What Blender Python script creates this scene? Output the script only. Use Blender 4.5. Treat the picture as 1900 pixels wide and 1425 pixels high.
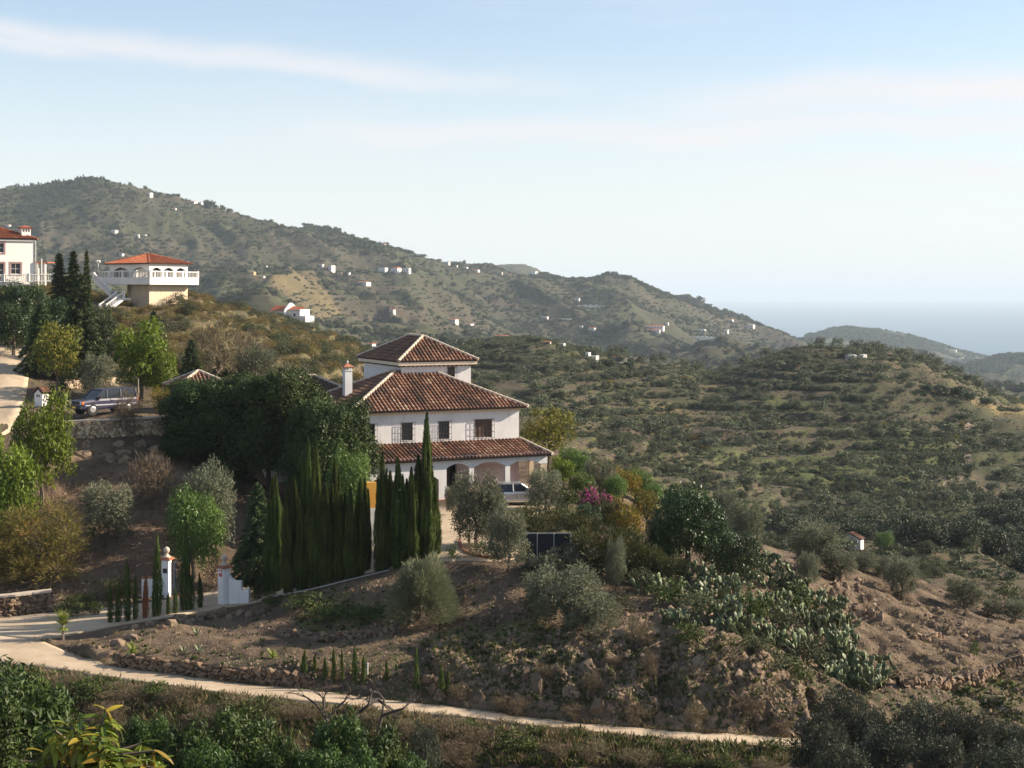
import bpy, math, random
import numpy as np
from mathutils import Vector, Matrix
random.seed(7); RS = np.random.RandomState(11)
for o in list(bpy.data.objects): bpy.data.objects.remove(o, do_unlink=True)
SC = bpy.context.scene
COL = SC.collection
# ---------------------------------------------------------------- camera, sky, sun, exposure
F = 2800.0; U0 = 950.0; VH = 545.0          # focal length, centre and eye level of the 1900 px wide photograph
cam = bpy.data.cameras.new('camera'); camo = bpy.data.objects.new('camera', cam); COL.objects.link(camo)
cam.sensor_width = 36; cam.lens = 36*F/1900; cam.shift_y = -(712.5-VH)/1900
cam.clip_start = 0.5; cam.clip_end = 90000
camo.location = (0, 0, 0); camo.rotation_euler = (math.radians(90), 0, 0)
SC.camera = camo
SUN_AZ, SUN_EL = math.radians(10), math.radians(26)   # azimuth from +x towards +y
sl = bpy.data.lights.new('sun', 'SUN'); so = bpy.data.objects.new('sun', sl); COL.objects.link(so)
sl.energy = 5.0; sl.angle = math.radians(0.53); sl.color = (1.0, 0.86, 0.68)
SD = Vector((math.cos(SUN_AZ)*math.cos(SUN_EL), math.sin(SUN_AZ)*math.cos(SUN_EL), math.sin(SUN_EL)))
so.rotation_euler = SD.to_track_quat('Z', 'Y').to_euler(); so.location = (60, 20, 60)
W = bpy.data.worlds.new('World'); SC.world = W; W.use_nodes = True
def world():
    nt = W.node_tree; N = nt.nodes; L = nt.links; N.clear()
    out = N.new('ShaderNodeOutputWorld'); bg = N.new('ShaderNodeBackground'); sky = N.new('ShaderNodeTexSky')
    sky.sky_type = 'NISHITA'; sky.sun_disc = False; sky.sun_elevation = SUN_EL
    sky.sun_rotation = math.pi/2 - SUN_AZ; sky.altitude = 300; sky.air_density = 1.0; sky.dust_density = 0.6; sky.ozone_density = 2.2
    bg.inputs['Strength'].default_value = 0.080
    # thin cirrus streaks: a flat cloud sheet seen in perspective (direction / height), stretched noise
    tc = N.new('ShaderNodeTexCoord'); sx = N.new('ShaderNodeSeparateXYZ'); L.new(tc.outputs['Generated'], sx.inputs[0])
    def M(op, a, b=None, c=None):
        n = N.new('ShaderNodeMath'); n.operation = op
        for i, v in enumerate((a, b, c)):
            if v is None: continue
            if isinstance(v, (int, float)): n.inputs[i].default_value = v
            else: L.new(v, n.inputs[i])
        return n.outputs[0]
    az = M('ARCTAN2', sx.outputs[0], sx.outputs[1]); el = M('ARCSINE', sx.outputs[2])
    def ss(x, a, b, lo=0.0, hi=1.0):
        n = N.new('ShaderNodeMapRange'); n.interpolation_type = 'SMOOTHSTEP'; L.new(x, n.inputs[0])
        n.inputs[1].default_value = a; n.inputs[2].default_value = b; n.inputs[3].default_value = lo; n.inputs[4].default_value = hi
        return n.outputs[0]
    def noise(scx, scy, off, detail=5, rough=.55):
        cb = N.new('ShaderNodeCombineXYZ'); L.new(M('MULTIPLY', az, scx), cb.inputs[0]); L.new(M('MULTIPLY', el, scy), cb.inputs[1]); cb.inputs[2].default_value = off
        n = N.new('ShaderNodeTexNoise'); n.inputs['Scale'].default_value = 1; n.inputs['Detail'].default_value = detail; n.inputs['Roughness'].default_value = rough
        L.new(cb.outputs[0], n.inputs['Vector']); return n.outputs['Fac']
    wob = M('MULTIPLY', M('SUBTRACT', noise(7, 9, 3.1, 4), .5), .035)
    el2 = M('ADD', el, wob)
    # (elevation of the streak axis as a line in azimuth, half width up, half width down, az range, strength)
    def streak(a0, b, up, dn, az0, az1, az2, az3, s):
        d = M('SUBTRACT', el2, M('ADD', M('MULTIPLY', az, b), a0))
        w = M('MULTIPLY', ss(d, up, 0), ss(d, -dn, 0))
        w = M('MULTIPLY', w, M('MULTIPLY', ss(az, az0, az1), ss(az, az3, az2)))
        return M('MULTIPLY', w, s)
    tex = ss(noise(7, 34, 7.7, 6, .6), .28, .72, .62, 1.0)
    cl = streak(.137, -.085, .016, .011, -.55, -.34, -.12, .12, .72)
    cl = M('MAXIMUM', cl, streak(.150, -.02, .012, .012, -.40, -.31, -.30, -.22, .7))
    cl = M('MAXIMUM', cl, streak(.106, .0, .018, .014, -.22, -.05, .4, .7, .8))
    cl = M('MAXIMUM', cl, streak(.118, .04, .022, .022, .0, .25, .5, .8, 1.0))
    cl = M('MAXIMUM', cl, streak(.092, -.06, .014, .020, .05, .3, .6, .9, .7))
    cl = M('MAXIMUM', cl, streak(.066, -.04, .008, .008, .0, .2, .5, .7, .4))
    gen = M('MULTIPLY', ss(noise(2.2, 16, 1.3, 6, .6), .50, .80), .30)      # faint wisps everywhere else
    cl = M('MAXIMUM', M('MULTIPLY', cl, tex), gen)
    veil = ss(el, .215, -.01, .20, .96)                                       # bright thin haze layer towards the horizon
    veil = M('MULTIPLY', veil, .97)
    mx = N.new('ShaderNodeMix'); mx.data_type = 'RGBA'; L.new(veil, mx.inputs[0]); L.new(sky.outputs[0], mx.inputs[6]); mx.inputs[7].default_value = (5.1, 5.2, 5.15, 1)
    m2 = N.new('ShaderNodeMix'); m2.data_type = 'RGBA'; L.new(cl, m2.inputs[0]); L.new(mx.outputs[2], m2.inputs[6]); m2.inputs[7].default_value = (5.2, 5.05, 5.1, 1)
    L.new(m2.outputs[2], bg.inputs[0]); L.new(bg.outputs[0], out.inputs[0])
world()
SC.view_settings.view_transform = 'Standard'; SC.view_settings.look = 'None'
SC.view_settings.exposure = 1.18; SC.view_settings.gamma = 1.0; SC.view_settings.use_curve_mapping = False
SC.render.engine = 'CYCLES'
cy = SC.cycles
cy.use_denoising = True; cy.max_bounces = 5; cy.diffuse_bounces = 2; cy.glossy_bounces = 2; cy.transmission_bounces = 3
cy.transparent_max_bounces = 6; cy.volume_bounces = 0; cy.caustics_reflective = False; cy.caustics_refractive = False
cy.sample_clamp_indirect = 4

# ---------------------------------------------------------------- numeric helpers
def _h(ix, iy, seed):
    n = (ix.astype(np.int64)*374761393 + iy.astype(np.int64)*668265263 + seed*1274126177) & 0x7fffffff
    n = ((n ^ (n >> 13))*1274126177) & 0x7fffffff
    return ((n ^ (n >> 16)) & 0xffff)/65535.0
def vnoise(x, y, seed=0):
    x = np.asarray(x, float); y = np.asarray(y, float)
    ix = np.floor(x); iy = np.floor(y); fx = x-ix; fy = y-iy
    fx = fx*fx*fx*(fx*(fx*6-15)+10); fy = fy*fy*fy*(fy*(fy*6-15)+10)
    a = _h(ix, iy, seed); b = _h(ix+1, iy, seed); c = _h(ix, iy+1, seed); d = _h(ix+1, iy+1, seed)
    return (a*(1-fx)+b*fx)*(1-fy)+(c*(1-fx)+d*fx)*fy
def fbm(x, y, oct=4, seed=0, gain=.5):
    s = 0; a = 1; t = 0
    for i in range(oct):
        s = s+a*vnoise(x*2**i+17.3*i, y*2**i-9.1*i, seed+i*13); t += a; a *= gain
    return s/t
def sstep(x, a, b):
    t = np.clip((x-a)/(b-a), 0, 1); return t*t*(3-2*t)
def pchip(X, Y, x):
    """X (K,), Y (K,...) -> values at x (n,)"""
    X = np.asarray(X, float); Y = np.asarray(Y, float); h = np.diff(X); d = np.diff(Y)/h
    m = np.zeros_like(Y); w1 = 2*h[1:]+h[:-1]; w2 = h[1:]+2*h[:-1]
    with np.errstate(all='ignore'):
        mm = (w1+w2)/(w1/d[:-1]+w2/d[1:])
    m[1:-1] = np.where(d[:-1]*d[1:] > 0, mm, 0); m[0] = d[0]; m[-1] = d[-1]
    x = np.clip(x, X[0], X[-1]); i = np.clip(np.searchsorted(X, x)-1, 0, len(X)-2)
    t = (x-X[i])/h[i]
    return (2*t**3-3*t**2+1)*Y[i]+(t**3-2*t**2+t)*h[i]*m[i]+(-2*t**3+3*t**2)*Y[i+1]+(t**3-t**2)*h[i]*m[i+1]
def inpoly(u, v, P):
    r = np.zeros(u.shape, bool); n = len(P)
    for i in range(n):
        x1, y1 = P[i]; x2, y2 = P[(i+1) % n]
        if y1 == y2: continue
        r ^= ((y1 > v) != (y2 > v)) & (u < (x2-x1)*(v-y1)/(y2-y1)+x1)
    return r

# ---------------------------------------------------------------- terrain: ridge, bank and terrace lines, front to back
K = 1.4   # depths below are in units of 1.4 m; a negative third value is a height instead
def Hc(Y, z): return [(-900, 545-z*2000/Y, Y), (2900, 545-z*2000/Y, Y)]
TRK = [(-900,1218,1160,-17.8),(-400,1225,1165,-17.8),(0,1233,1180,-17.8),(70,1238,1188,-17.83),(130,1247,1212,-17.86),(200,1258,1236,-17.9),(350,1279,1257,-17.95),(450,1291,1270,-18.0),(600,1304,1284,-18.15),(700,1317,1299,-18.3),(850,1330,1314,-18.45),(1000,1349,1335,-18.6),(1150,1364,1350,-18.7),(1300,1377,1361,-18.8),(1490,1391,1371,-19.0),(1700,1403,1388,-19.1),(1900,1413,1398,-19.2),(2900,1420,1405,-19.2)]
LAY = [
 Hc(2,-1.7), Hc(9,-6.5), Hc(30,-16.2),
 [(-900,1475,43),(700,1470,42),(1400,1470,41),(1500,1460,40),(1700,1455,39.5),(2900,1455,39.5)],
 [(a,b,d) for a,b,c,d in TRK], [(a,c,d) for a,b,c,d in TRK],
 [(-900,1150,-17.8),(-400,1157,-17.8),(0,1168,-17.8),(70,1178,-17.83),(130,1204,52.4),(210,1213,52.6),(300,1222,51.6),(450,1228,50.8),(550,1222,50.3),(640,1240,49.9),(750,1255,49.2),(850,1235,49.3),(1000,1235,48.9),(1150,1210,49),(1300,1215,48.5),(1430,1240,48.3),(1500,1300,47.8),(1700,1290,50.5),(1900,1262,54),(2900,1250,56)],
 [(-900,1140,-17.8),(-400,1148,-17.8),(0,1158,-17.8),(70,1166,-17.8),(130,1182,55.6),(200,1180,55.2),(300,1175,54.5),(450,1180,54),(600,1188,53.3),(770,1165,53.3),(900,1172,53),(1000,1180,52),(1100,1160,52.5),(1300,1140,53),(1500,1190,54),(1700,1205,57),(1900,1200,60),(2900,1190,63)],
 [(-900,1135,-17.8),(-400,1142,-17.8),(0,1150,-17.8),(100,1150,-17.75),(200,1161,-17.6),(300,1146,-17.5),(400,1130,-17.4),(470,1122,-17.2),(540,1097,58.7),(620,1078,58.2),(700,1060,57.9),(800,1043,57.5),(870,1040,57.3),(1000,1050,57),(1100,1068,57.5),(1200,1070,58),(1300,1075,59),(1400,1085,60),(1500,1090,62),(1700,1130,66),(1900,1170,67),(2900,1180,68)],
 [(-900,1125,62),(-400,1125,62),(0,1132,60.6),(100,1132,60.3),(200,1126,60.6),(300,1112,61.7),(400,1095,63),(470,1075,64),(540,1050,64),(620,1020,63.5),(700,1000,62.5),(800,995,62.7),(950,995,62.7),(1100,1010,63),(1200,1010,64),(1300,1020,65),(1400,1040,67),(1500,1052,68),(1700,1100,72),(1900,1140,73),(2900,1150,74)],
 [(-900,1000,67),(0,990,67),(200,980,67),(300,990,67),(400,1010,68),(470,1010,69),(540,1000,69),(620,960,69),(700,952,69.4),(950,952,69.4),(1050,958,69),(1150,960,70),(1250,975,70),(1350,1000,71),(1500,1035,73),(1700,1080,79),(1800,1100,80),(1900,1135,78),(2900,1145,80)],
 [(-900,835,74),(0,818,73),(120,817,73),(330,806,75.4),(400,832,76.4),(500,880,76),(600,915,76),(700,916,76),(1000,916,76),(1120,920,76),(1200,945,76),(1300,1000,77),(1500,1080,85),(1700,1120,95),(1900,1160,95),(2900,1160,95)],
 [(-900,805,74.3),(0,800,74.2),(60,792,74.2),(120,784,74.2),(200,781,75.0),(330,781,76.6),(400,808,78),(500,860,80),(600,890,81.7),(1000,885,83),(1100,885,84),(1180,905,84),(1300,1010,84),(1500,1080,105),(1700,1060,125),(1900,1100,125),(2900,1100,125)],
 [(-900,740,82),(0,740,82),(120,745,83),(250,745,84),(350,735,88),(450,745,92),(560,800,95),(700,830,98),(1000,830,98),(1080,850,98),(1150,900,98),(1250,1000,105),(1500,1060,130),(1620,1020,150),(1700,1000,158),(1800,1015,155),(1900,1060,150),(2900,1060,150)],
 [(-900,640,98),(0,640,98),(100,665,97),(250,680,98),(400,690,102),(500,710,110),(600,760,115),(750,820,120),(1000,850,130),(1150,900,135),(1300,960,150),(1500,1010,165),(1620,1030,175),(1700,1030,180),(1900,1040,180),(2900,1040,180)],
 [(-900,560,135),(0,545,135),(100,570,138),(200,580,140),(300,577,147),(340,580,148),(450,625,150),(600,655,155),(700,700,170),(850,780,180),(1000,850,185),(1150,900,190),(1300,945,195),(1500,975,200),(1700,975,205),(1900,990,205),(2900,1000,205)],
 [(-900,510,165),(0,515,165),(100,530,162),(200,545,160),(300,555,158),(345,548,165),(450,572,200),(520,595,240),(600,618,265),(670,645,280),(800,710,270),(1000,790,222),(1150,840,220),(1300,880,222),(1500,900,230),(1700,900,235),(1900,920,235),(2900,930,240)],
 [(-900,545,300),(0,545,300),(345,590,300),(450,605,290),(520,602,310),(600,640,300),(700,680,320),(850,715,295),(1000,720,285),(1150,770,270),(1300,790,268),(1500,790,272),(1700,800,272),(1900,830,272),(2900,850,272)],
 [(-900,600,420),(0,600,420),(345,610,420),(530,615,400),(600,650,400),(700,672,400),(850,650,380),(900,640,375),(980,632,370),(1080,655,360),(1190,682,350),(1270,692,345),(1330,705,340),(1400,682,338),(1480,656,338),(1540,650,338),(1620,655,335),(1700,672,332),(1770,700,328),(1850,745,320),(1900,760,315),(2300,840,310),(2900,860,310)],
 [(-900,620,600),(0,620,600),(530,640,600),(700,665,600),(980,690,600),(1270,720,600),(1500,720,620),(1700,740,620),(1900,800,600),(2900,880,600)],
 [(-900,560,800),(0,560,800),(345,590,800),(530,612,800),(700,640,800),(980,660,900),(1270,700,900),(1400,690,1000),(1500,672,1200),(1620,668,1500),(1700,675,1600),(1770,700,1500),(1900,745,1300),(2900,800,1200)],
 [(-900,470,1150),(0,460,1150),(345,498,1150),(530,525,1150),(700,560,1200),(860,575,1250),(980,592,1300),(1130,610,1350),(1270,640,1400),(1400,655,1500),(1500,660,1700),(1620,664,1900),(1700,672,1950),(1770,688,1900),(1900,705,1800),(2900,740,1800)],
 [(-900,430,1500),(-400,405,1500),(-100,378,1500),(0,357,1500),(60,347,1500),(120,334,1500),(165,328,1500),(200,334,1500),(290,356,1500),(380,380,1500),(460,402,1500),(560,427,1520),(640,444,1540),(720,457,1550),(800,480,1570),(870,498,1590),(900,506,1600),(960,516,1650),(1010,515,1660),(1060,522,1700),(1100,519,1720),(1130,511,1750),(1165,514,1750),(1190,525,1760),(1250,550,1780),(1300,568,1800),(1350,583,1850),(1400,603,1870),(1450,622,1900),(1490,640,1950),(1560,656,2050),(1640,670,2150),(1700,680,2250),(1760,682,2250),(1830,666,2250),(1900,662,2250),(2900,650,2250)],
 [(-900,470,2250),(0,430,2250),(560,480,2250),(870,530,2250),(960,540,2250),(1130,550,2300),(1300,595,2400),(1490,655,2500),(1640,682,2500),(1760,698,2600),(1900,690,2700),(2900,680,2700)],
 [(-900,480,2900),(0,440,2900),(560,490,2900),(800,520,2900),(870,510,2900),(900,500,2900),(925,493,2900),(965,492,2900),(990,498,2900),(1020,513,2900),(1080,535,2900),(1200,565,3000),(1350,615,3100),(1430,645,3100),(1480,630,3150),(1530,614,3150),(1570,609,3150),(1620,612,3150),(1680,622,3150),(1720,633,3150),(1780,651,3150),(1830,662,3150),(1900,673,3150),(2900,690,3150)],
 [(-900,690,3600),(2900,690,3600)],
]
SEA = -225.0
UC = np.concatenate([np.arange(-760,-60,24), np.arange(-60,1961,5), np.arange(1984,2700,24)]).astype(float)
UC = np.concatenate([[-900], UC, [2800]])
YC = np.concatenate([np.geomspace(2.9,58,90)[:-1], np.geomspace(58,125,240)[:-1], np.geomspace(125,620,230)[:-1], np.geomspace(620,5030,470)])
nU, nY = len(UC), len(YC)
LY, LV = [], []
for lay in LAY:
    a = np.array(lay, float)
    Yk = np.where(a[:,2] > 0, a[:,2], -a[:,2]*2000/(a[:,1]-545))*K
    LY.append(np.exp(pchip(a[:,0], np.log(Yk), UC))); LV.append(pchip(a[:,0], a[:,1], UC))
LY = np.array(LY); LV = np.array(LV)
for i in range(1, len(LY)): LY[i] = np.maximum(LY[i], LY[i-1]*1.004)
LZ = -(LV-VH)/F*LY
ZB = np.empty((nY, nU))
for j in range(nU): ZB[:, j] = pchip(LY[:, j], LZ[:, j], YC)
CC = (UC-U0)/F
GX = CC[None, :]*YC[:, None]; GY = np.repeat(YC[:, None], nU, 1)
GV = VH-F*ZB/GY; GU = np.repeat(UC[None, :], nY, 0)
# concrete strips as pairs of edges in the photograph, smooth ground under them
ROADS = {
 'track': ([(a,b-0) for a,b,c,d in TRK if -400 <= a <= 1490], [(a,c) for a,b,c,d in TRK if -400 <= a <= 1490], (0, 95)),
 'driveway': ([(-400,1170),(0,1181),(70,1190),(100,1185),(200,1164),(300,1148),(400,1131),(470,1120),(560,1092)], [(-400,1142),(0,1149),(70,1141),(120,1136),(200,1129),(300,1116),(400,1099),(470,1082),(560,1055)], (70, 100)),
 'court': ([(560,1092),(640,1073),(700,1059),(760,1050),(800,1042),(860,1041),(925,1042),(1000,1030)], [(560,1055),(640,1010),(700,985),(760,960),(800,943),(860,938),(935,932),(1035,930)], (78, 112)),
 'upper_road': ([(-150,830),(-60,822),(0,812),(22,790)], [(-60,642),(0,641),(35,643),(62,655)], (96, 145)),
}
def road_uv(n):
    lo, up, yr = ROADS[n]; return lo+up[::-1], yr
FLAT = np.zeros(GX.shape)
for n in ROADS:
    P, (y0, y1) = road_uv(n)
    if n == 'upper_road': P = [(-150,830),(-60,822),(0,812),(40,770),(52,715),(62,655),(35,643),(0,641),(-150,640)]
    FLAT = np.maximum(FLAT, inpoly(GU, GV, P) & (GY > y0) & (GY < y1))
HP0 = np.array([-10.9, 103.6]); HEX = np.array([math.cos(math.radians(25)), math.sin(math.radians(25))]); HEY = np.array([-HEX[1], HEX[0]])
hx = (GX-HP0[0])*HEX[0]+(GY-HP0[1])*HEX[1]; hy = (GX-HP0[0])*HEY[0]+(GY-HP0[1])*HEY[1]
HFLAT = sstep(hx, -7, -3)*sstep(-hx, -18, -15)*sstep(hy, -9, -5)*sstep(-hy, -16, -12)
ZB = ZB*(1-HFLAT)+(-14.12)*HFLAT
FLAT = np.maximum(FLAT, HFLAT)
for _ in range(2):
    f = FLAT.copy(); f[1:] = np.maximum(f[1:], FLAT[:-1]*.8); f[:-1] = np.maximum(f[:-1], FLAT[1:]*.8)
    f[:, 1:] = np.maximum(f[:, 1:], FLAT[:, :-1]*.8); f[:, :-1] = np.maximum(f[:, :-1], FLAT[:, 1:]*.8); FLAT = f
crest = np.zeros(GX.shape)
# relief
z = ZB.copy()
n1 = fbm(GX/3.1, GY/3.1, 5, 3)-.5; n2 = fbm(GX/1.1, GY/1.1, 3, 9)-.5
near = sstep(-GY, -190, -120)
z += near*(1-FLAT)*(n1*.75+n2*.28)
ero = (inpoly(GU, GV, [(1480,1040),(1700,1080),(1950,1150),(1950,1420),(1560,1400),(1480,1250)]) & (GY < 115)).astype(float)
rocky = (inpoly(GU, GV, [(780,1200),(1000,1190),(1150,1180),(1320,1100),(1480,1200),(1510,1395),(850,1330)]) & (GY < 95)).astype(float)
rr = 1-abs(2*fbm(GX/1.7, GY/1.2+z*.5, 4, 31)-1)
z += rocky*(1-FLAT)*((rr-.6)*1.5+(fbm(GX/.7, GY/.5+z, 2, 19)-.5)*.5)
er = 1-abs(2*fbm(GX/2.6+GY/5, GY/4.5, 4, 35)-1)
z += ero*(er-.6)*1.1
mid = sstep(GY, 120, 200)*sstep(-GY, -820, -650)
z += mid*(1-FLAT)*((fbm(GX/34, GY/34, 5, 21)-.5)*6.5+(fbm(GX/7, GY/7, 3, 5)-.5)*1.3)
far = sstep(GY, 700, 1100)
def ridged(x, y, s, o=4): 
    t = 0; a = 1; w = 0
    for i in range(o):
        t = t+a*(1-abs(2*vnoise(x*2**i+i*7.7, y*2**i, s+i)-1)); w += a; a *= .5
    return t/w
wx = GX+60*(fbm(GX/300, GY/300, 3, 71)-.5)*2; wy = GY
edge = np.clip(1-np.min(np.abs(np.log(GY[None]/LY[[22]][:, None, :])), axis=0)/.11, 0, 1)
gul = ridged((wx*.95+wy*.25)/230, (wy*.95-wx*.25)/620, 55, 4)
z += far*(gul-.62)*84*(1-.95*edge)*sstep(-GY, -4300, -3000)+far*(fbm(GX/45, GY/45, 4, 8)-.5)*11*(1-.55*edge)
# cultivation terraces
def terr(z, h, amt):
    t = z/h+.8*fbm(GX/60, GY/60, 2, 91); fr = t-np.floor(t); s = sstep(fr, .62, .98)
    return z+amt*h*(s-fr)
tm = sstep(fbm(GX/90, GY/90, 3, 33), .30, .46)
z = z+mid*(1-FLAT)*tm*(terr(z, 2.2, .95)-z)
tf = sstep(fbm(GX/260, GY/260, 3, 37), .34, .48)
z = z+far*tf*(terr(z, 5.0, .95)-z)
Z = z
def surf(x, y, A=None):
    A = Z if A is None else A
    x = np.asarray(x, float); y = np.asarray(y, float)
    c = U0+F*x/y
    i = np.clip(np.searchsorted(YC, y)-1, 0, nY-2); j = np.clip(np.searchsorted(UC, c)-1, 0, nU-2)
    t = np.clip((y-YC[i])/(YC[i+1]-YC[i]), 0, 1); s = np.clip((c-UC[j])/(UC[j+1]-UC[j]), 0, 1)
    return (A[i,j]*(1-s)+A[i,j+1]*s)*(1-t)+(A[i+1,j]*(1-s)+A[i+1,j+1]*s)*t
def hit(u, v, ymin=40.0, ymax=5000.0):
    """point where the line of sight through pixel (u, v) meets the ground beyond ymin"""
    ys = YC[(YC >= ymin) & (YC <= ymax)]; xs = (u-U0)/F*ys
    d = (VH-v)/F*ys-surf(xs, ys)
    k = np.where((d[:-1] > 0) & (d[1:] <= 0))[0]
    if len(k) == 0:
        i = int(np.argmin(np.abs(VH-F*surf(xs, ys)/ys-v))); y = ys[i]
    else:
        i = k[0]; y = ys[i]+(ys[i+1]-ys[i])*d[i]/(d[i]-d[i+1])
    x = (u-U0)/F*y; return Vector((x, y, float(surf(x, y))))

# ---------------------------------------------------------------- materials
MATS = {}
def lin(r, g, b): return tuple(((c/255+.055)/1.055)**2.4 if c > 10 else c/255/12.92 for c in (r, g, b))
class NT:
    def __init__(s, name):
        s.m = bpy.data.materials.new(name); s.m.use_nodes = True; s.n = s.m.node_tree.nodes; s.l = s.m.node_tree.links
        s.b = s.n['Principled BSDF']; s.out = s.n['Material Output']; MATS[name] = s.m
    def new(s, t, **k):
        n = s.n.new(t)
        for a, v in k.items(): setattr(n, a, v)
        return n
    def set(s, sock, v):
        if isinstance(v, bpy.types.NodeSocket): s.l.new(v, sock)
        elif isinstance(v, (tuple, list)) and len(v) == 3 and sock.type == 'RGBA': sock.default_value = (*v, 1)
        else: sock.default_value = v
    def math(s, op, a, b=0.0, clamp=False):
        n = s.new('ShaderNodeMath', operation=op, use_clamp=clamp); s.set(n.inputs[0], a); s.set(n.inputs[1], b); return n.outputs[0]
    def mix(s, f, a, b, mode='MIX'):
        n = s.new('ShaderNodeMix', data_type='RGBA', blend_type=mode); s.set(n.inputs[0], f); s.set(n.inputs[6], a); s.set(n.inputs[7], b); return n.outputs[2]
    def mixf(s, f, a, b):
        n = s.new('ShaderNodeMix', data_type='FLOAT'); s.set(n.inputs[0], f); s.set(n.inputs[2], a); s.set(n.inputs[3], b); return n.outputs[0]
    def coord(s, kind='Object'):
        return s.new('ShaderNodeTexCoord').outputs[kind]
    def pos(s): return s.new('ShaderNodeNewGeometry').outputs['Position']
    def map(s, v, scale=(1,1,1), rot=(0,0,0)):
        n = s.new('ShaderNodeMapping'); s.set(n.inputs[0], v); n.inputs['Scale'].default_value = scale; n.inputs['Rotation'].default_value = rot; return n.outputs[0]
    def noise(s, v, scale, detail=4, rough=.55, out='Fac'):
        n = s.new('ShaderNodeTexNoise'); s.set(n.inputs['Vector'], v); n.inputs['Scale'].default_value = scale; n.inputs['Detail'].default_value = detail; n.inputs['Roughness'].default_value = rough; return n.outputs[out]
    def voro(s, v, scale, feature='F1', out='Distance'):
        n = s.new('ShaderNodeTexVoronoi', feature=feature); s.set(n.inputs['Vector'], v); n.inputs['Scale'].default_value = scale; return n.outputs[out]
    def ramp(s, f, a, b, lo=0.0, hi=1.0):
        n = s.new('ShaderNodeMapRange', interpolation_type='SMOOTHSTEP'); s.set(n.inputs[0], f)
        for i, q in enumerate((a, b, lo, hi)): n.inputs[i+1].default_value = q
        return n.outputs[0]
    def attr(s, name, out='Fac'):
        n = s.new('ShaderNodeAttribute', attribute_name=name); return n.outputs[out]
    def rnd(s): return s.new('ShaderNodeObjectInfo').outputs['Random']
    def bump(s, h, strength=.4, dist=.05):
        n = s.new('ShaderNodeBump'); s.set(n.inputs['Height'], h); n.inputs['Strength'].default_value = strength; n.inputs['Distance'].default_value = dist
        s.l.new(n.outputs[0], s.b.inputs['Normal']); return n
    def fin(s, col, rough=.85, spec=.3, metal=0.0):
        s.set(s.b.inputs['Base Color'], col); s.set(s.b.inputs['Roughness'], rough); s.set(s.b.inputs['Specular IOR Level'], spec); s.set(s.b.inputs['Metallic'], metal); return s.m

def mat_plaster(name, c, dirt=.12, rough=.9, sc=1.0):
    t = NT(name); p = t.pos()
    n = t.noise(p, .7*sc, 5); n2 = t.noise(t.map(p, (3, 3, .35)), 1.0*sc, 4)
    col = t.mix(t.math('MULTIPLY', t.ramp(n, .4, .75), dirt), c, tuple(x*.62 for x in c))
    col = t.mix(t.math('MULTIPLY', t.ramp(n2, .52, .8), dirt*1.6), col, (c[0]*.55, c[1]*.5, c[2]*.45))
    t.bump(t.noise(p, 9, 4), .25, .02); return t.fin(col, rough)
def mat_flat(name, c, rough=.6, metal=0, spec=.5, var=.15):
    t = NT(name); n = t.noise(t.pos(), 6, 3); col = t.mix(t.math('MULTIPLY', n, var*2), c, tuple(x*.6 for x in c)); return t.fin(col, rough, spec, metal)
def mat_leaf(name, a, b, c=None, ct=.86, rough=.6, trans=.25, spec=.18, objvar=.25):
    """leaf colours a (dark) .. b (light), a few of c; picked per leaf by the attribute 'tint'"""
    t = NT(name); f = t.attr('tint'); col = t.mix(f, a, b)
    if c: col = t.mix(t.ramp(f, ct, ct+.04), col, c)
    r = t.math('ADD', t.math('MULTIPLY', t.rnd(), objvar), 1-objvar/2)
    hs = t.new('ShaderNodeHueSaturation'); t.set(hs.inputs['Color'], col); t.set(hs.inputs['Value'], r)
    t.set(hs.inputs['Hue'], t.math('ADD', t.math('MULTIPLY', t.rnd(), .03), .485)); col = hs.outputs[0]
    t.fin(col, rough, spec)
    if trans:
        tr = t.new('ShaderNodeBsdfTranslucent'); t.set(tr.inputs[0], col); mx = t.new('ShaderNodeMixShader'); mx.inputs[0].default_value = trans
        t.l.new(t.b.outputs[0], mx.inputs[1]); t.l.new(tr.outputs[0], mx.inputs[2]); t.l.new(mx.outputs[0], t.out.inputs[0])
    return t.m
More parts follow.
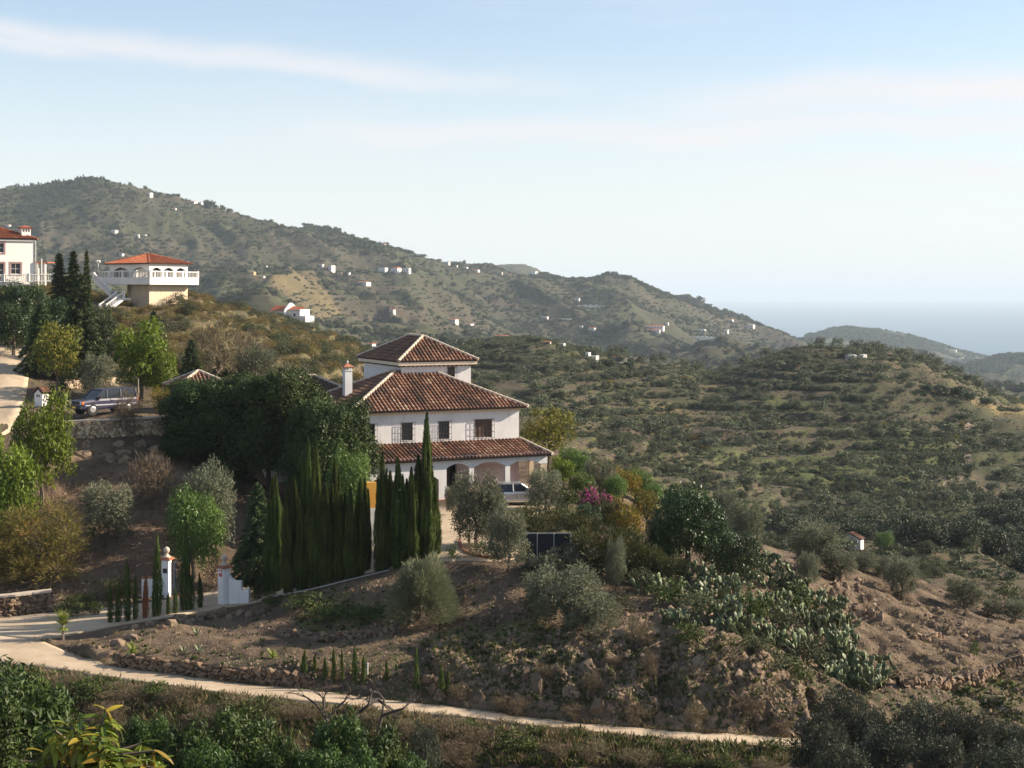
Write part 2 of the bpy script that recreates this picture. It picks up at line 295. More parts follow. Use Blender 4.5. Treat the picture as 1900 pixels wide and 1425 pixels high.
def mat_ground():
    t = NT('ground_soil'); p = t.pos(); z1 = t.attr('zone', 'Color')
    sp = t.new('ShaderNodeSeparateColor'); t.set(sp.inputs[0], z1); dry, grn, scr = sp.outputs
    sp2 = t.new('ShaderNodeSeparateColor'); t.set(sp2.inputs[0], t.attr('zone2', 'Color')); rock, red, farf = sp2.outputs
    nb = t.noise(p, .035, 6, .6); nm = t.noise(p, .35, 6, .62); nf = t.noise(p, 3.2, 5, .65); nv = t.noise(p, 12, 3, .6)
    soil = t.mix(t.ramp(nm, .35, .68), (.080,.058,.040), (.16,.115,.076))
    soil = t.mix(t.math('MULTIPLY', t.ramp(nf, .55, .75), .6), soil, (.22,.165,.115))
    soil = t.mix(t.math('MULTIPLY', t.ramp(nv, .62, .72), .5), soil, (.36,.30,.23))
    soil = t.mix(t.math('MULTIPLY', t.ramp(nm, .52, .3), .4), soil, (.08,.056,.04))
    redc = t.mix(nf, (.14,.085,.058), (.24,.155,.105)); soil = t.mix(red, soil, redc)
    n1 = t.noise(p, 1.1, 4, .7); soil = t.mix(farf, soil, t.mix(t.ramp(n1, .38, .62), (.042,.036,.026), (.112,.084,.058)))
    rk = t.mix(t.ramp(nm, .3, .7), (.13,.092,.065), (.28,.20,.135)); rk = t.mix(t.ramp(nf, .5, .8), rk, (.34,.25,.17)); soil = t.mix(rock, soil, rk)
    wob = t.math('ADD', t.math('MULTIPLY', t.math('SUBTRACT', t.mixf(farf, nf, n1), .5), 2.0), t.math('MULTIPLY', t.math('SUBTRACT', nm, .5), 1.3))
    dc = t.mix(t.ramp(nf, .3, .7), (.11,.082,.038), (.25,.175,.08)); dc = t.mix(t.ramp(nm, .42, .66), dc, (.115,.105,.04))
    col = t.mix(t.ramp(t.math('ADD', dry, wob), .38, .62), soil, dc)
    gc = t.mix(t.ramp(nf, .3, .7), (.045,.060,.018), (.105,.122,.036)); 
    col = t.mix(t.ramp(t.math('ADD', grn, wob), .40, .62), col, gc)
    sc = t.mix(t.ramp(nf, .3, .7), (.026,.032,.015), (.072,.075,.034)); sc = t.mix(t.ramp(nm, .55, .75), sc, (.12,.092,.05))
    col = t.mix(t.ramp(t.math('ADD', scr, wob), .42, .60), col, sc)
    hgt = t.math('ADD', t.math('MULTIPLY', nf, .7), t.math('MULTIPLY', nv, .3)); t.bump(hgt, .9, .22)
    return t.fin(col, .95, .15)
def mat_concrete():
    t = NT('road_concrete'); p = t.pos(); a = t.noise(p, .5, 5, .6); b = t.noise(p, 5, 4, .6); c = t.noise(p, .12, 3)
    col = t.mix(t.ramp(a, .35, .7), (.35,.27,.185), (.47,.375,.265)); col = t.mix(t.math('MULTIPLY', t.ramp(b, .5, .75), .35), col, (.25,.20,.15))
    col = t.mix(t.math('MULTIPLY', t.ramp(c, .5, .7), .5), col, (.40,.335,.255))
    t.bump(b, .3, .03); return t.fin(col, .9, .25)
def mat_tiles(name, cs, rough=.8):
    t = NT(name); f = t.attr('tint'); cr = t.new('ShaderNodeValToRGB'); t.set(cr.inputs[0], f); e = cr.color_ramp.elements; cr.color_ramp.interpolation = 'LINEAR'
    while len(e) < len(cs): e.new(.5)
    for i, (q, c) in enumerate(cs): e[i].position = q; e[i].color = (*c, 1)
    n = t.noise(t.pos(), 4, 4, .6); col = t.mix(t.math('MULTIPLY', t.ramp(n, .48, .7), .55), cr.outputs[0], (.035,.026,.020))
    n2 = t.noise(t.pos(), 9, 3); col = t.mix(t.math('MULTIPLY', t.ramp(n2, .6, .75), .4), col, (.42,.33,.22))
    return t.fin(col, rough, .3)
def mat_stone(name, cols):
    t = NT(name); r = t.rnd(); p = t.coord('Object'); n = t.noise(p, 3.5, 5, .6); cr = t.new('ShaderNodeValToRGB'); t.set(cr.inputs[0], r); e = cr.color_ramp.elements
    while len(e) < len(cols): e.new(.5)
    for i, c in enumerate(cols): e[i].position = i/(len(cols)-1); e[i].color = (*c, 1)
    col = t.mix(t.ramp(n, .4, .75), cr.outputs[0], (.06,.045,.033)); t.bump(n, .5, .03); return t.fin(col, .92, .2)
def mat_glass(name='window_glass', c=(.012,.014,.018)):
    t = NT(name); t.fin(c, .08, .35); return t.m
def mat_paint(name, c, rough=.25, coat=.6, metal=.0):
    t = NT(name); n = t.noise(t.pos(), 3, 4); col = t.mix(t.math('MULTIPLY', n, .3), c, (.16,.12,.09)); t.fin(col, t.math('ADD', t.math('MULTIPLY', n, .15), rough), .5, metal)
    t.b.inputs['Coat Weight'].default_value = coat; t.b.inputs['Coat Roughness'].default_value = .06; return t.m
def mat_sea():
    t = NT('sea_water'); p = t.pos(); n = t.noise(t.map(p, (.004,.0012,1)), 1, 6, .6); n2 = t.noise(p, .05, 4)
    col = t.mix(n, (.07,.125,.17), (.10,.165,.21)); t.bump(n2, .6, 6.0); return t.fin(col, .42, .5)
M_GROUND = mat_ground(); M_CONC = mat_concrete(); M_SEA = mat_sea()
M_WHITE = mat_plaster('white_plaster', (.64,.625,.61), .3); M_WHITE2 = mat_plaster('white_render_far', (.66,.63,.59), .2)
M_WHITEG = mat_plaster('gate_plaster', (.80,.78,.76), .15); M_CREAM = mat_plaster('cream_cornice', (.60,.50,.38), .2); M_BEIGE = mat_plaster('beige_stone_render', (.52,.42,.30), .45, sc=2)
M_WOOD = mat_flat('brown_wood', (.085,.042,.026), .6); M_IRON = mat_flat('wrought_iron', (.03,.028,.028), .5, .3)
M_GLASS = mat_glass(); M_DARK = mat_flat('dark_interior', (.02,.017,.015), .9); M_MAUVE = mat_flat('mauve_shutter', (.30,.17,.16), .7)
M_OCHRE = mat_plaster('ochre_paint', (.62,.31,.055), .2); M_ROOFB = mat_flat('roof_base', (.05,.034,.026), .95); M_CORE = mat_flat('wall_earth', (.13,.092,.066), .95)
M_MORTAR = mat_plaster('ridge_mortar', (.48,.40,.32), .35, sc=4); M_BRICK = mat_flat('terracotta', (.34,.13,.07), .85)
M_TILE = mat_tiles('old_roof_tiles', [(0,(.05,.036,.028)),(.28,(.12,.068,.046)),(.52,(.26,.12,.07)),(.78,(.42,.215,.125)),(1,(.60,.42,.28))])
M_TILESH = mat_tiles('shaded_roof_tiles', [(0,(.05,.033,.025)),(.4,(.12,.068,.045)),(1,(.24,.13,.08))])  # old tiles with shade painted in for left slopes; rear wing shares it
M_TILEN = mat_tiles('new_roof_tiles', [(0,(.24,.065,.032)),(.5,(.36,.10,.045)),(1,(.44,.17,.08))])
M_BARK = mat_flat('bark', (.11,.085,.06), .95); M_BARKP = mat_flat('pale_bark', (.24,.20,.16), .9); M_DEAD = mat_flat('dead_wood', (.07,.055,.045), .95)
M_STONE = mat_stone('wall_stone', [(.16,.105,.068),(.27,.17,.105),(.20,.145,.10),(.33,.235,.155),(.14,.10,.075),(.30,.19,.11)])
M_STONEP = mat_stone('pale_wall_stone', [(.42,.32,.22),(.55,.44,.32),(.34,.25,.17),(.50,.36,.22),(.60,.50,.38)])
M_ROCK = mat_stone('cliff_rock', [(.18,.125,.085),(.25,.175,.12),(.15,.11,.078),(.29,.21,.145),(.21,.145,.10)])

# ---------------------------------------------------------------- object helpers
def tag(o, label=None, cat=None, group=None, kind=None):
    if label: o['label'] = label
    if cat: o['category'] = cat
    if group: o['group'] = group
    if kind: o['kind'] = kind
    return o
def empty(name, loc=(0,0,0), rz=0, label=None, cat=None, group=None):
    o = bpy.data.objects.new(name, None); COL.objects.link(o); o.location = loc; o.rotation_euler = (0, 0, rz); o.empty_display_size = .2
    return tag(o, label, cat, group)
def link(me, name, parent=None, loc=None):
    o = bpy.data.objects.new(name, me); COL.objects.link(o)
    if parent is not None: o.parent = parent
    if loc is not None: o.location = loc
    return o
def mesh_np(name, V, Fc, mat, tint=None, smooth=False, fsize=None):
    """V (n,3), Fc (m,k) one polygon size, or a list of such arrays; tint per face"""
    Fl = Fc if isinstance(Fc, list) else [Fc]
    me = bpy.data.meshes.new(name); V = np.asarray(V, np.float32); me.vertices.add(len(V)); me.vertices.foreach_set('co', V.ravel())
    tot = sum(len(f)*f.shape[1] for f in Fl); nf = sum(len(f) for f in Fl)
    me.loops.add(tot); me.loops.foreach_set('vertex_index', np.concatenate([f.ravel() for f in Fl]).astype(np.int32))
    me.polygons.add(nf); cnt = np.concatenate([np.full(len(f), f.shape[1]) for f in Fl]); st = np.concatenate([[0], np.cumsum(cnt)[:-1]])
    me.polygons.foreach_set('loop_start', st.astype(np.int32))
    try: me.polygons.foreach_set('loop_total', cnt.astype(np.int32))
    except Exception: pass
    if smooth: me.polygons.foreach_set('use_smooth', np.ones(nf, bool))
    if tint is not None:
        a = me.attributes.new('tint', 'FLOAT', 'FACE'); a.data.foreach_set('value', np.asarray(tint, np.float32))
    me.update(calc_edges=True)
    for m in (mat if isinstance(mat, (list, tuple)) else [mat]): me.materials.append(m)
    return me
class MB:
    """collects faces (quads, tris, ngons) for one mesh"""
    def __init__(s): s.v = []; s.f = []; s.t = []
    def add(s, V, Fs, t=.5):
        b = len(s.v); s.v += [tuple(p) for p in V]
        for f in Fs: s.f.append([b+i for i in f]); s.t.append(t)
    def box(s, x0, x1, y0, y1, z0, z1, t=.5):
        s.add([(x0,y0,z0),(x1,y0,z0),(x1,y1,z0),(x0,y1,z0),(x0,y0,z1),(x1,y0,z1),(x1,y1,z1),(x0,y1,z1)],
              [(0,3,2,1),(4,5,6,7),(0,1,5,4),(1,2,6,5),(2,3,7,6),(3,0,4,7)], t)
    def bar(s, a, b, r, r2=None, n=6, t=.5, cap=True):
        a = Vector(a); b = Vector(b); d = b-a
        if d.length < 1e-6: return
        q = d.to_track_quat('Z', 'Y').to_matrix(); r2 = r if r2 is None else r2
        V = []
        for p, rr_ in ((a, r), (b, r2)):
            for i in range(n):
                an = 2*math.pi*i/n; V.append(p+q@Vector((math.cos(an)*rr_, math.sin(an)*rr_, 0)))
        Fs = [(i, (i+1) % n, n+(i+1) % n, n+i) for i in range(n)]
        if cap: Fs += [tuple(range(n))[::-1], tuple(range(n, 2*n))]
        s.add(V, Fs, t)
    def lathe(s, prof, c=(0,0,0), n=12, t=.5):
        V = [(c[0]+r*math.cos(2*math.pi*i/n), c[1]+r*math.sin(2*math.pi*i/n), c[2]+z) for r, z in prof for i in range(n)]
        Fs = [(k*n+i, k*n+(i+1) % n, (k+1)*n+(i+1) % n, (k+1)*n+i) for k in range(len(prof)-1) for i in range(n)]
        Fs += [tuple(range(n))[::-1], tuple(range((len(prof)-1)*n, len(prof)*n))]; s.add(V, Fs, t)
    def prism(s, P, ax, a, b, t=.5):
        """polygon P in the two other axes, extruded along axis ax from a to b"""
        def q(p, w): 
            l = list(p); l.insert(ax, w); return tuple(l)
        n = len(P); V = [q(p, a) for p in P]+[q(p, b) for p in P]
        s.add(V, [tuple(range(n)), tuple(range(n, 2*n))[::-1]]+[(i, n+i, n+(i+1) % n, (i+1) % n) for i in range(n)], t)
    def xf(s, M): s.v = [tuple(M@Vector(p)) for p in s.v]; return s
    def mesh(s, name, mat, smooth=False):
        me = bpy.data.meshes.new(name); me.from_pydata(s.v, [], s.f)
        a = me.attributes.new('tint', 'FLOAT', 'FACE'); a.data.foreach_set('value', np.array(s.t, np.float32))
        me.materials.append(mat)
        if smooth: me.polygons.foreach_set('use_smooth', [True]*len(s.f))
        me.update(); return me
    def build(s, name, mat, parent=None, smooth=False, loc=None): return link(s.mesh(name, mat, smooth), name, parent, loc)
def fixn(o):
    import bmesh
    bm = bmesh.new(); bm.from_mesh(o.data); bmesh.ops.recalc_face_normals(bm, faces=bm.faces); bm.to_mesh(o.data); bm.free(); return o

# ---------------------------------------------------------------- the ground sheet, sea, haze
def zones():
    d = np.zeros(GX.shape); g = np.zeros(GX.shape); s = np.zeros(GX.shape); rk = rocky.copy(); rd = np.zeros(GX.shape)
    u, v, y = GU, GV, GY
    def P(poly, y0=0, y1=1e9): return inpoly(u, v, poly) & (y >= y0) & (y <= y1)
    # bank below the track: dry stalks and weeds over soil
    k = (y < 72) & (v > 1200); s[k] = .45; d[k] = .40; g[k] = .2
    # brown worked soil round the house, moss and weeds in places
    k = (y >= 66) & (y < 130); d[k] = .05; g[k] = .04
    k = P([(860,1150),(1010,1150),(1080,1215),(1060,1260),(840,1230),(780,1190)], 60, 95); g[k] = .50
    k = P([(520,1105),(620,1085),(760,1140),(770,1160),(600,1185),(540,1160)], 70, 95); g[k] = .42
    k = P([(1750,1275),(1900,1275),(1900,1340),(1760,1330)], 60, 80); g[k] = .48
    k = P([(100,1190),(200,1180),(330,1190),(520,1215),(330,1250),(130,1215)], 66, 82); g[k] = .22; d[k] = .15
    k = P([(940,930),(1080,945),(1100,1000),(960,1000)], 80, 105); d[k] = .3; g[k] = .5
    rd[P([(60,870),(330,860),(420,960),(300,1100),(60,1100)], 84, 108)] = .45
    pass
    # golden hillside under the pavilion
    k = (y >= 128) & (y < 420) & (u < 900); d[k] = .50; g[k] = .40; s[k] = .32
    k = P([(-900,500),(120,520),(340,600),(420,760),(-900,830)], 112, 300); g[k] = .3; s[k] = .4; d[k] = .4
    # slope right of the garden
    k = (y > 120) & (y < 300) & (u > 1100) & (v > 880); d[k] = .3; g[k] = .3; s[k] = .45
    k = P([(1150,880),(1230,900),(1270,960),(1200,960)], 100, 200); d[k] = .75; s[k] = .1
    # middle ridge
    k = (y >= 250) & (y < 640) & (u >= 800); d[k] = .34; g[k] = .46; s[k] = .30
    k = P([(900,632),(1080,655),(1270,690),(1270,760),(1100,760),(900,720)], 350, 700); d[k] = .36; g[k] = .34; s[k] = .3
    k = P([(1370,725),(1480,735),(1560,752),(1450,755)], 300, 600); g[k] = .8; s[k] = .2; d[k] = .15
    k = P([(1430,650),(1700,655),(1850,745),(1800,800),(1600,760),(1440,700)], 350, 700); d[k] = .40; g[k] = .34; s[k] = .30
    k = P([(1790,740),(1950,745),(1950,810),(1860,800)], 300, 700); d[k] = .7; g[k] = .1; s[k] = .2
    k = P([(1180,700),(1260,690),(1330,850),(1280,900),(1210,800)], 250, 700); d[k] = .42; rd[k] = .2; s[k] = .3
    k = P([(1600,880),(1950,860),(1950,960),(1640,940)], 200, 500); d[k] = .3; g[k] = .35; s[k] = .4
    k = P([(1430,880),(1700,930),(1950,900),(1950,1020),(1500,1010)], 230, 520); s[k] = .75; g[k] = .3
    # far hills
    k = (y >= 640); d[k] = .30; s[k] = .54; g[k] = .0; rd[k] = .4; d[k] = .16
    k = P([(455,500),(520,515),(640,590),(600,600),(540,590),(480,560)], 1000, 2200); d[k] = .55; s[k] = .05; rd[k] = .9
    k = P([(715,512),(790,520),(800,528),(710,520)], 1000, 2400); d[k] = .2; s[k] = 0; rd[k] = 1
    k = P([(-900,340),(250,340),(300,420),(0,480),(-900,480)], 900, 2300); s[k] = .55
    k = (y > 2600); s[k] = .95; d[k] = .1; rd[k] = 0
    # the steep gully sides carry darker scrub
    sm = fbm(GX/70, GY/70, 4, 44); s += (y > 300)*(sm-.5)*.9; d += (y > 300)*(fbm(GX/50, GY/50, 4, 45)-.5)*np.where(y > 640, .35, .7)
    g += (y > 250)*(fbm(GX/26, GY/26, 4, 46)-.5)*.6; s += (y > 250)*(y < 640)*(fbm(GX/16, GY/16, 4, 47)-.5)*.9
    for A in (d, g, s, rk, rd):
        for _ in range(2):
            A[1:-1, 1:-1] = (A[1:-1, 1:-1]*2+A[2:, 1:-1]+A[:-2, 1:-1]+A[1:-1, 2:]+A[1:-1, :-2])/6
    return d, g, s, rk, rd
def ground():
    idx = np.arange(nU*nY).reshape(nY, nU)
    Fq = np.stack([idx[:-1,:-1], idx[:-1,1:], idx[1:,1:], idx[1:,:-1]], -1).reshape(-1, 4)
    me = mesh_np('ground', np.stack([GX, GY, Z], -1).reshape(-1, 3), Fq, M_GROUND, smooth=True)
    d, g, s, rk, rd = zones(); one = np.ones(d.size)
    for nm, c in (('zone', (d, g, s)), ('zone2', (rk, rd, sstep(GY, 190, 300)*(1-.0*far)))):
        a = me.attributes.new(nm, 'FLOAT_COLOR', 'POINT'); a.data.foreach_set('color', np.stack([np.clip(q.ravel(), 0, 1.5) for q in c]+[one], -1).astype(np.float32).ravel())
    o = link(me, 'ground'); tag(o, kind='structure'); return d, g, s
ZD, ZG, ZS = ground()
def ribbon(name, lo, up, y0, y1, lift=.05, thick=.16):
    def dens(P, n):
        P = np.array(P, float); t = np.concatenate([[0], np.cumsum(np.hypot(*np.diff(P, axis=0).T))]); q = np.linspace(0, t[-1], n)
        return np.stack([np.interp(q, t, P[:,0]), np.interp(q, t, P[:,1])], -1)
    n = 150; A = dens(lo, n); B = dens(up, n); m = 9
    pa = [hit(u, v, y0, y1) for u, v in A]; pb = [hit(u, v, y0, y1) for u, v in B]
    V = np.zeros((n, m, 3))
    for i in range(n):
        for j in range(m):
            x = pa[i].x+(pb[i].x-pa[i].x)*j/(m-1); y = pa[i].y+(pb[i].y-pa[i].y)*j/(m-1)
            V[i, j] = (x, y, 0)
    wob = (fbm(V[..., 0]*1.3, V[..., 1]*1.3, 3, 77)-.5)*.25; V[:, 0, 1] += wob[:, 0]; V[:, -1, 1] += wob[:, -1]
    V[..., 2] = surf(V[..., 0], V[..., 1], ZSM)+lift
    lowr = V.copy(); lowr[..., 2] -= thick
    VV = np.concatenate([V.reshape(-1,3), lowr.reshape(-1,3)]); I = np.arange(n*m).reshape(n, m); J = I+n*m
    top = np.stack([I[:-1,:-1], I[1:,:-1], I[1:,1:], I[:-1,1:]], -1).reshape(-1, 4)
    sd = np.concatenate([np.stack([I[:-1,0], J[:-1,0], J[1:,0], I[1:,0]], -1), np.stack([I[:-1,-1], I[1:,-1], J[1:,-1], J[:-1,-1]], -1)])
    o = link(mesh_np(name, VV, np.concatenate([top, sd]), M_CONC, smooth=False), name); tag(o, kind='structure'); return o
ZSM = Z
ribbon('track', [(a,b) for a,b,c,d in TRK if -400 <= a <= 1490], [(a,c) for a,b,c,d in TRK if -400 <= a <= 1490], 60, 84, .05)
ribbon('driveway', *ROADS['driveway'][:2], 70, 100, .075)
ribbon('courtyard', *ROADS['court'][:2], 76, 112, .06)
ribbon('upper_road', [(-150,830),(-60,822),(0,812),(22,800),(38,770),(48,735),(55,690),(62,655)], [(-150,640),(-120,640),(-90,640),(-60,640),(-40,640),(-20,640),(0,641),(30,642)], 96, 150, .06)
def sea():
    m = MB(); ys = [3500, 5000, 8000, 14000, 24000, 43000]
    for a, b in zip(ys[:-1], ys[1:]): m.add([(-a*.9,a,SEA),(a*.9,a,SEA),(b*.9,b,SEA),(-b*.9,b,SEA)], [(0,1,2,3)])
    tag(m.build('sea', M_SEA), kind='structure')
sea()
HAZE = 7e-5
def haze():
    t = NT('haze_air'); t.n.remove(t.b); v = t.new('ShaderNodeVolumePrincipled'); v.inputs['Color'].default_value = (.72,.86,1.0,1); v.inputs['Density'].default_value = HAZE
    v.inputs['Anisotropy'].default_value = 0.0
    t.l.new(v.outputs[0], t.out.inputs['Volume']); m = MB(); m.box(-40000, 40000, -60, 44000, -260, 190); o = m.build('haze', t.m); fixn(o); tag(o, kind='stuff', label='thin bright haze in the air over the hills and the sea')
haze()

# ---------------------------------------------------------------- building helpers
def tiled(poly, name, mat, parent, pitch=.28, rad=.074, tl=.42, seed=1, base=True, ev=.06, kind=True):
    """barrel-tile courses laid up a flat roof slope; poly: eave left, eave right (seen from outside), then the rest"""
    P = [Vector(p) for p in poly]; e = (P[1]-P[0]).normalized()
    n = (P[1]-P[0]).cross(P[2]-P[0]).normalized(); n = n if n.z > 0 else -n
    s = n.cross(e).normalized(); s = s if s.z > 0 else -s
    q = [((p-P[0]).dot(e), (p-P[0]).dot(s)) for p in P]
    rs = np.random.RandomState(seed); a0 = min(x for x, y in q); a1 = max(x for x, y in q)
    V = []; Fq = []; T = []; k = 4; nb = 0
    a = a0+pitch*.5
    while a < a1:
        ys = []
        for i in range(len(q)):
            (xa, ya), (xb, yb) = q[i], q[(i+1) % len(q)]
            if (xa > a) != (xb > a): ys.append(ya+(yb-ya)*(a-xa)/(xb-xa))
        if len(ys) >= 2:
            b0, b1 = min(ys), max(ys)
            if b0 < .05: b0 -= ev
            b = b0; wv = rs.uniform(-.012, .012); ct = rs.rand()
            while b < b1-.05:
                t1 = min(b+tl, b1); c = rs.rand()*.38+ct*.3+.45*float(vnoise(a*1.1+seed*9, b*.8, seed)); c = min(max(c, 0), 1)
                for w, (bb, r, h) in enumerate(((b, rad*1.12, .035), (t1, rad*.86, .012))):
                    for i in range(k+1):
                        an = math.pi*i/k; p = P[0]+e*(a+wv+r*math.cos(an))+s*bb+n*(h+r*math.sin(an)); V.append(p)
                for i in range(k): Fq.append((nb+i, nb+i+1, nb+k+1+i+1, nb+k+1+i)); T.append(c)
                nb += 2*(k+1); b += tl
        a += pitch
    me = mesh_np(name, np.array([tuple(p) for p in V]), np.array(Fq), mat, T); o = link(me, name, parent)
    if kind: tag(o, kind='stuff')
    if base:
        m = MB(); L = len(P); m.add([tuple(p-n*.01) for p in P]+[tuple(p-n*.12) for p in P], [tuple(range(L)), tuple(range(L, 2*L))[::-1]]+[(i, L+i, L+(i+1) % L, (i+1) % L) for i in range(L)])
        m.build('roof_deck', M_ROOFB, parent)  # deck colour nearly black: the shadow between tile courses is painted in
    return o
def ridge(name, a, b, mat, parent, r=.12, step=.42, up=.03):
    a = Vector(a); b = Vector(b); L = (b-a).length; d = (b-a)/L; m = MB(); n = max(1, int(L/step)); U = Vector((0,0,up))
    for i in range(n):
        p = a+d*(L*i/n); q = a+d*(L*(i+1)/n); m.bar(p+U, q+U, r*1.12, r*.9, 7, random.random())
    return m.build(name, mat, parent)
def hiproof(parent, x0, x1, y0, y1, ze, pitch, tm, tml=None, oh=.0, seed=3, ridge_mat=None, pitchm=.28, rad=.074, sides=(0,1,2,3)):
    """hip roof on a rectangle; returns height of the ridge"""
    w, d = x1-x0, y1-y0; h = min(w, d)/2; zr = ze+h*pitch; tml = tml or tm; rm = ridge_mat or M_MORTAR
    if w >= d: A = (x0+h, (y0+y1)/2, zr); B = (x1-h, (y0+y1)/2, zr)
    else: A = ((x0+x1)/2, y0+h, zr); B = ((x0+x1)/2, y1-h, zr)
    c = [(x0,y0,ze),(x1,y0,ze),(x1,y1,ze),(x0,y1,ze)]
    if w >= d: S = [[c[0],c[1],B,A],[c[1],c[2],B],[c[2],c[3],A,B],[c[3],c[0],A]]; hp = [(c[0],A),(c[1],B),(c[2],B),(c[3],A)]
    else: S = [[c[0],c[1],A],[c[1],c[2],B,A],[c[2],c[3],B],[c[3],c[0],A,B]]; hp = [(c[0],A),(c[1],A),(c[2],B),(c[3],B)]
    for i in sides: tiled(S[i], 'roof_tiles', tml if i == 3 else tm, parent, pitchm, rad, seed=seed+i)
    for a, b in hp: ridge('hip_ridge', a, b, rm, parent)
    if (Vector(A)-Vector(B)).length > .3: ridge('roof_ridge', A, B, rm, parent)
    return zr
def wall(m, x0, x1, z0, z1, y, ops, dep, flip=1):
    """front face at y with openings (xa,xb,za,zb), reveals to y+dep*flip"""
    xs = sorted({x0, x1, *[o[0] for o in ops], *[o[1] for o in ops]}); zs = sorted({z0, z1, *[o[2] for o in ops], *[o[3] for o in ops]})
    for i in range(len(xs)-1):
        for j in range(len(zs)-1):
            cx, cz = (xs[i]+xs[i+1])/2, (zs[j]+zs[j+1])/2
            if any(o[0] < cx < o[1] and o[2] < cz < o[3] for o in ops): continue
            m.add([(xs[i],y,zs[j]),(xs[i+1],y,zs[j]),(xs[i+1],y,zs[j+1]),(xs[i],y,zs[j+1])], [(0,1,2,3)])
    for xa, xb, za, zb in ops:
        d = y+dep*flip
        m.add([(xa,y,za),(xb,y,za),(xb,y,zb),(xa,y,zb),(xa,d,za),(xb,d,za),(xb,d,zb),(xa,d,zb)], [(0,4,5,1),(1,5,6,2),(2,6,7,3),(3,7,4,0)])
def archbeam(m, xa, xb, zs, rise, zt, y0, y1, n=12):
    P = [(xa,zt),(xb,zt)]+[(xb-(xb-xa)*i/n, zs+rise*(1-(2*i/n-1)**2)) for i in range(n+1)]
    # slices keep every face convex
    for i in range(n):
        a, b = P[2+i], P[3+i]
        m.prism([(b[0],b[1]),(a[0],a[1]),(a[0],zt),(b[0],zt)], 1, y0, y1)
def grille(parent, x0, x1, z0, z1, y, out=.16, nx=5, name='grille'):
    m = MB(); r = .013
    for i in range(nx+1):
        x = x0+(x1-x0)*i/nx; m.bar((x,y-out,z0),(x,y-out,z1), r, n=4)
    for z in (z0, z0+(z1-z0)*.33, z0+(z1-z0)*.67, z1):
        m.bar((x0,y-out,z),(x1,y-out,z), r*1.3, n=4); m.bar((x0,y-out,z),(x0,y+.02,z), r, n=4); m.bar((x1,y-out,z),(x1,y+.02,z), r, n=4)
    return m.build(name, M_IRON, parent)
def window(parent, x0, x1, z0, z1, y, dep=.16, frame=None, nx=2, nz=3, gr=True, shutter=False, muntin=.03):
    fm = MB(); t = .06; yy = y+dep
    for a in ((x0,x0+t,z0,z1),(x1-t,x1,z0,z1),(x0+t,x1-t,z0,z0+t),(x0+t,x1-t,z1-t,z1)): fm.box(a[0],a[1],yy-.03,yy+.04,a[2],a[3])
    for i in range(1, nx): xx = x0+(x1-x0)*i/nx; fm.box(xx-muntin/2,xx+muntin/2,yy-.025,yy+.03,z0+t,z1-t)
    for i in range(1, nz): zz = z0+(z1-z0)*i/nz; fm.box(x0+t,x1-t,yy-.022,yy+.028,zz-muntin/2,zz+muntin/2)
    w = fm.build('window', frame or M_WOOD, parent)
    for i in range(nx):
        for j in range(nz):
            g = MB(); xa = x0+(x1-x0)*i/nx+.01; xb = x0+(x1-x0)*(i+1)/nx-.01; za = z0+(z1-z0)*j/nz+.01; zb = z0+(z1-z0)*(j+1)/nz-.01
            g.box(xa,xb,yy+.005,yy+.017,za,zb); g.build('pane', M_GLASS if not shutter else M_WOOD, w)
    if gr: grille(w, x0-.1, x1+.1, z0-.04, z1+.04, y)
    return w
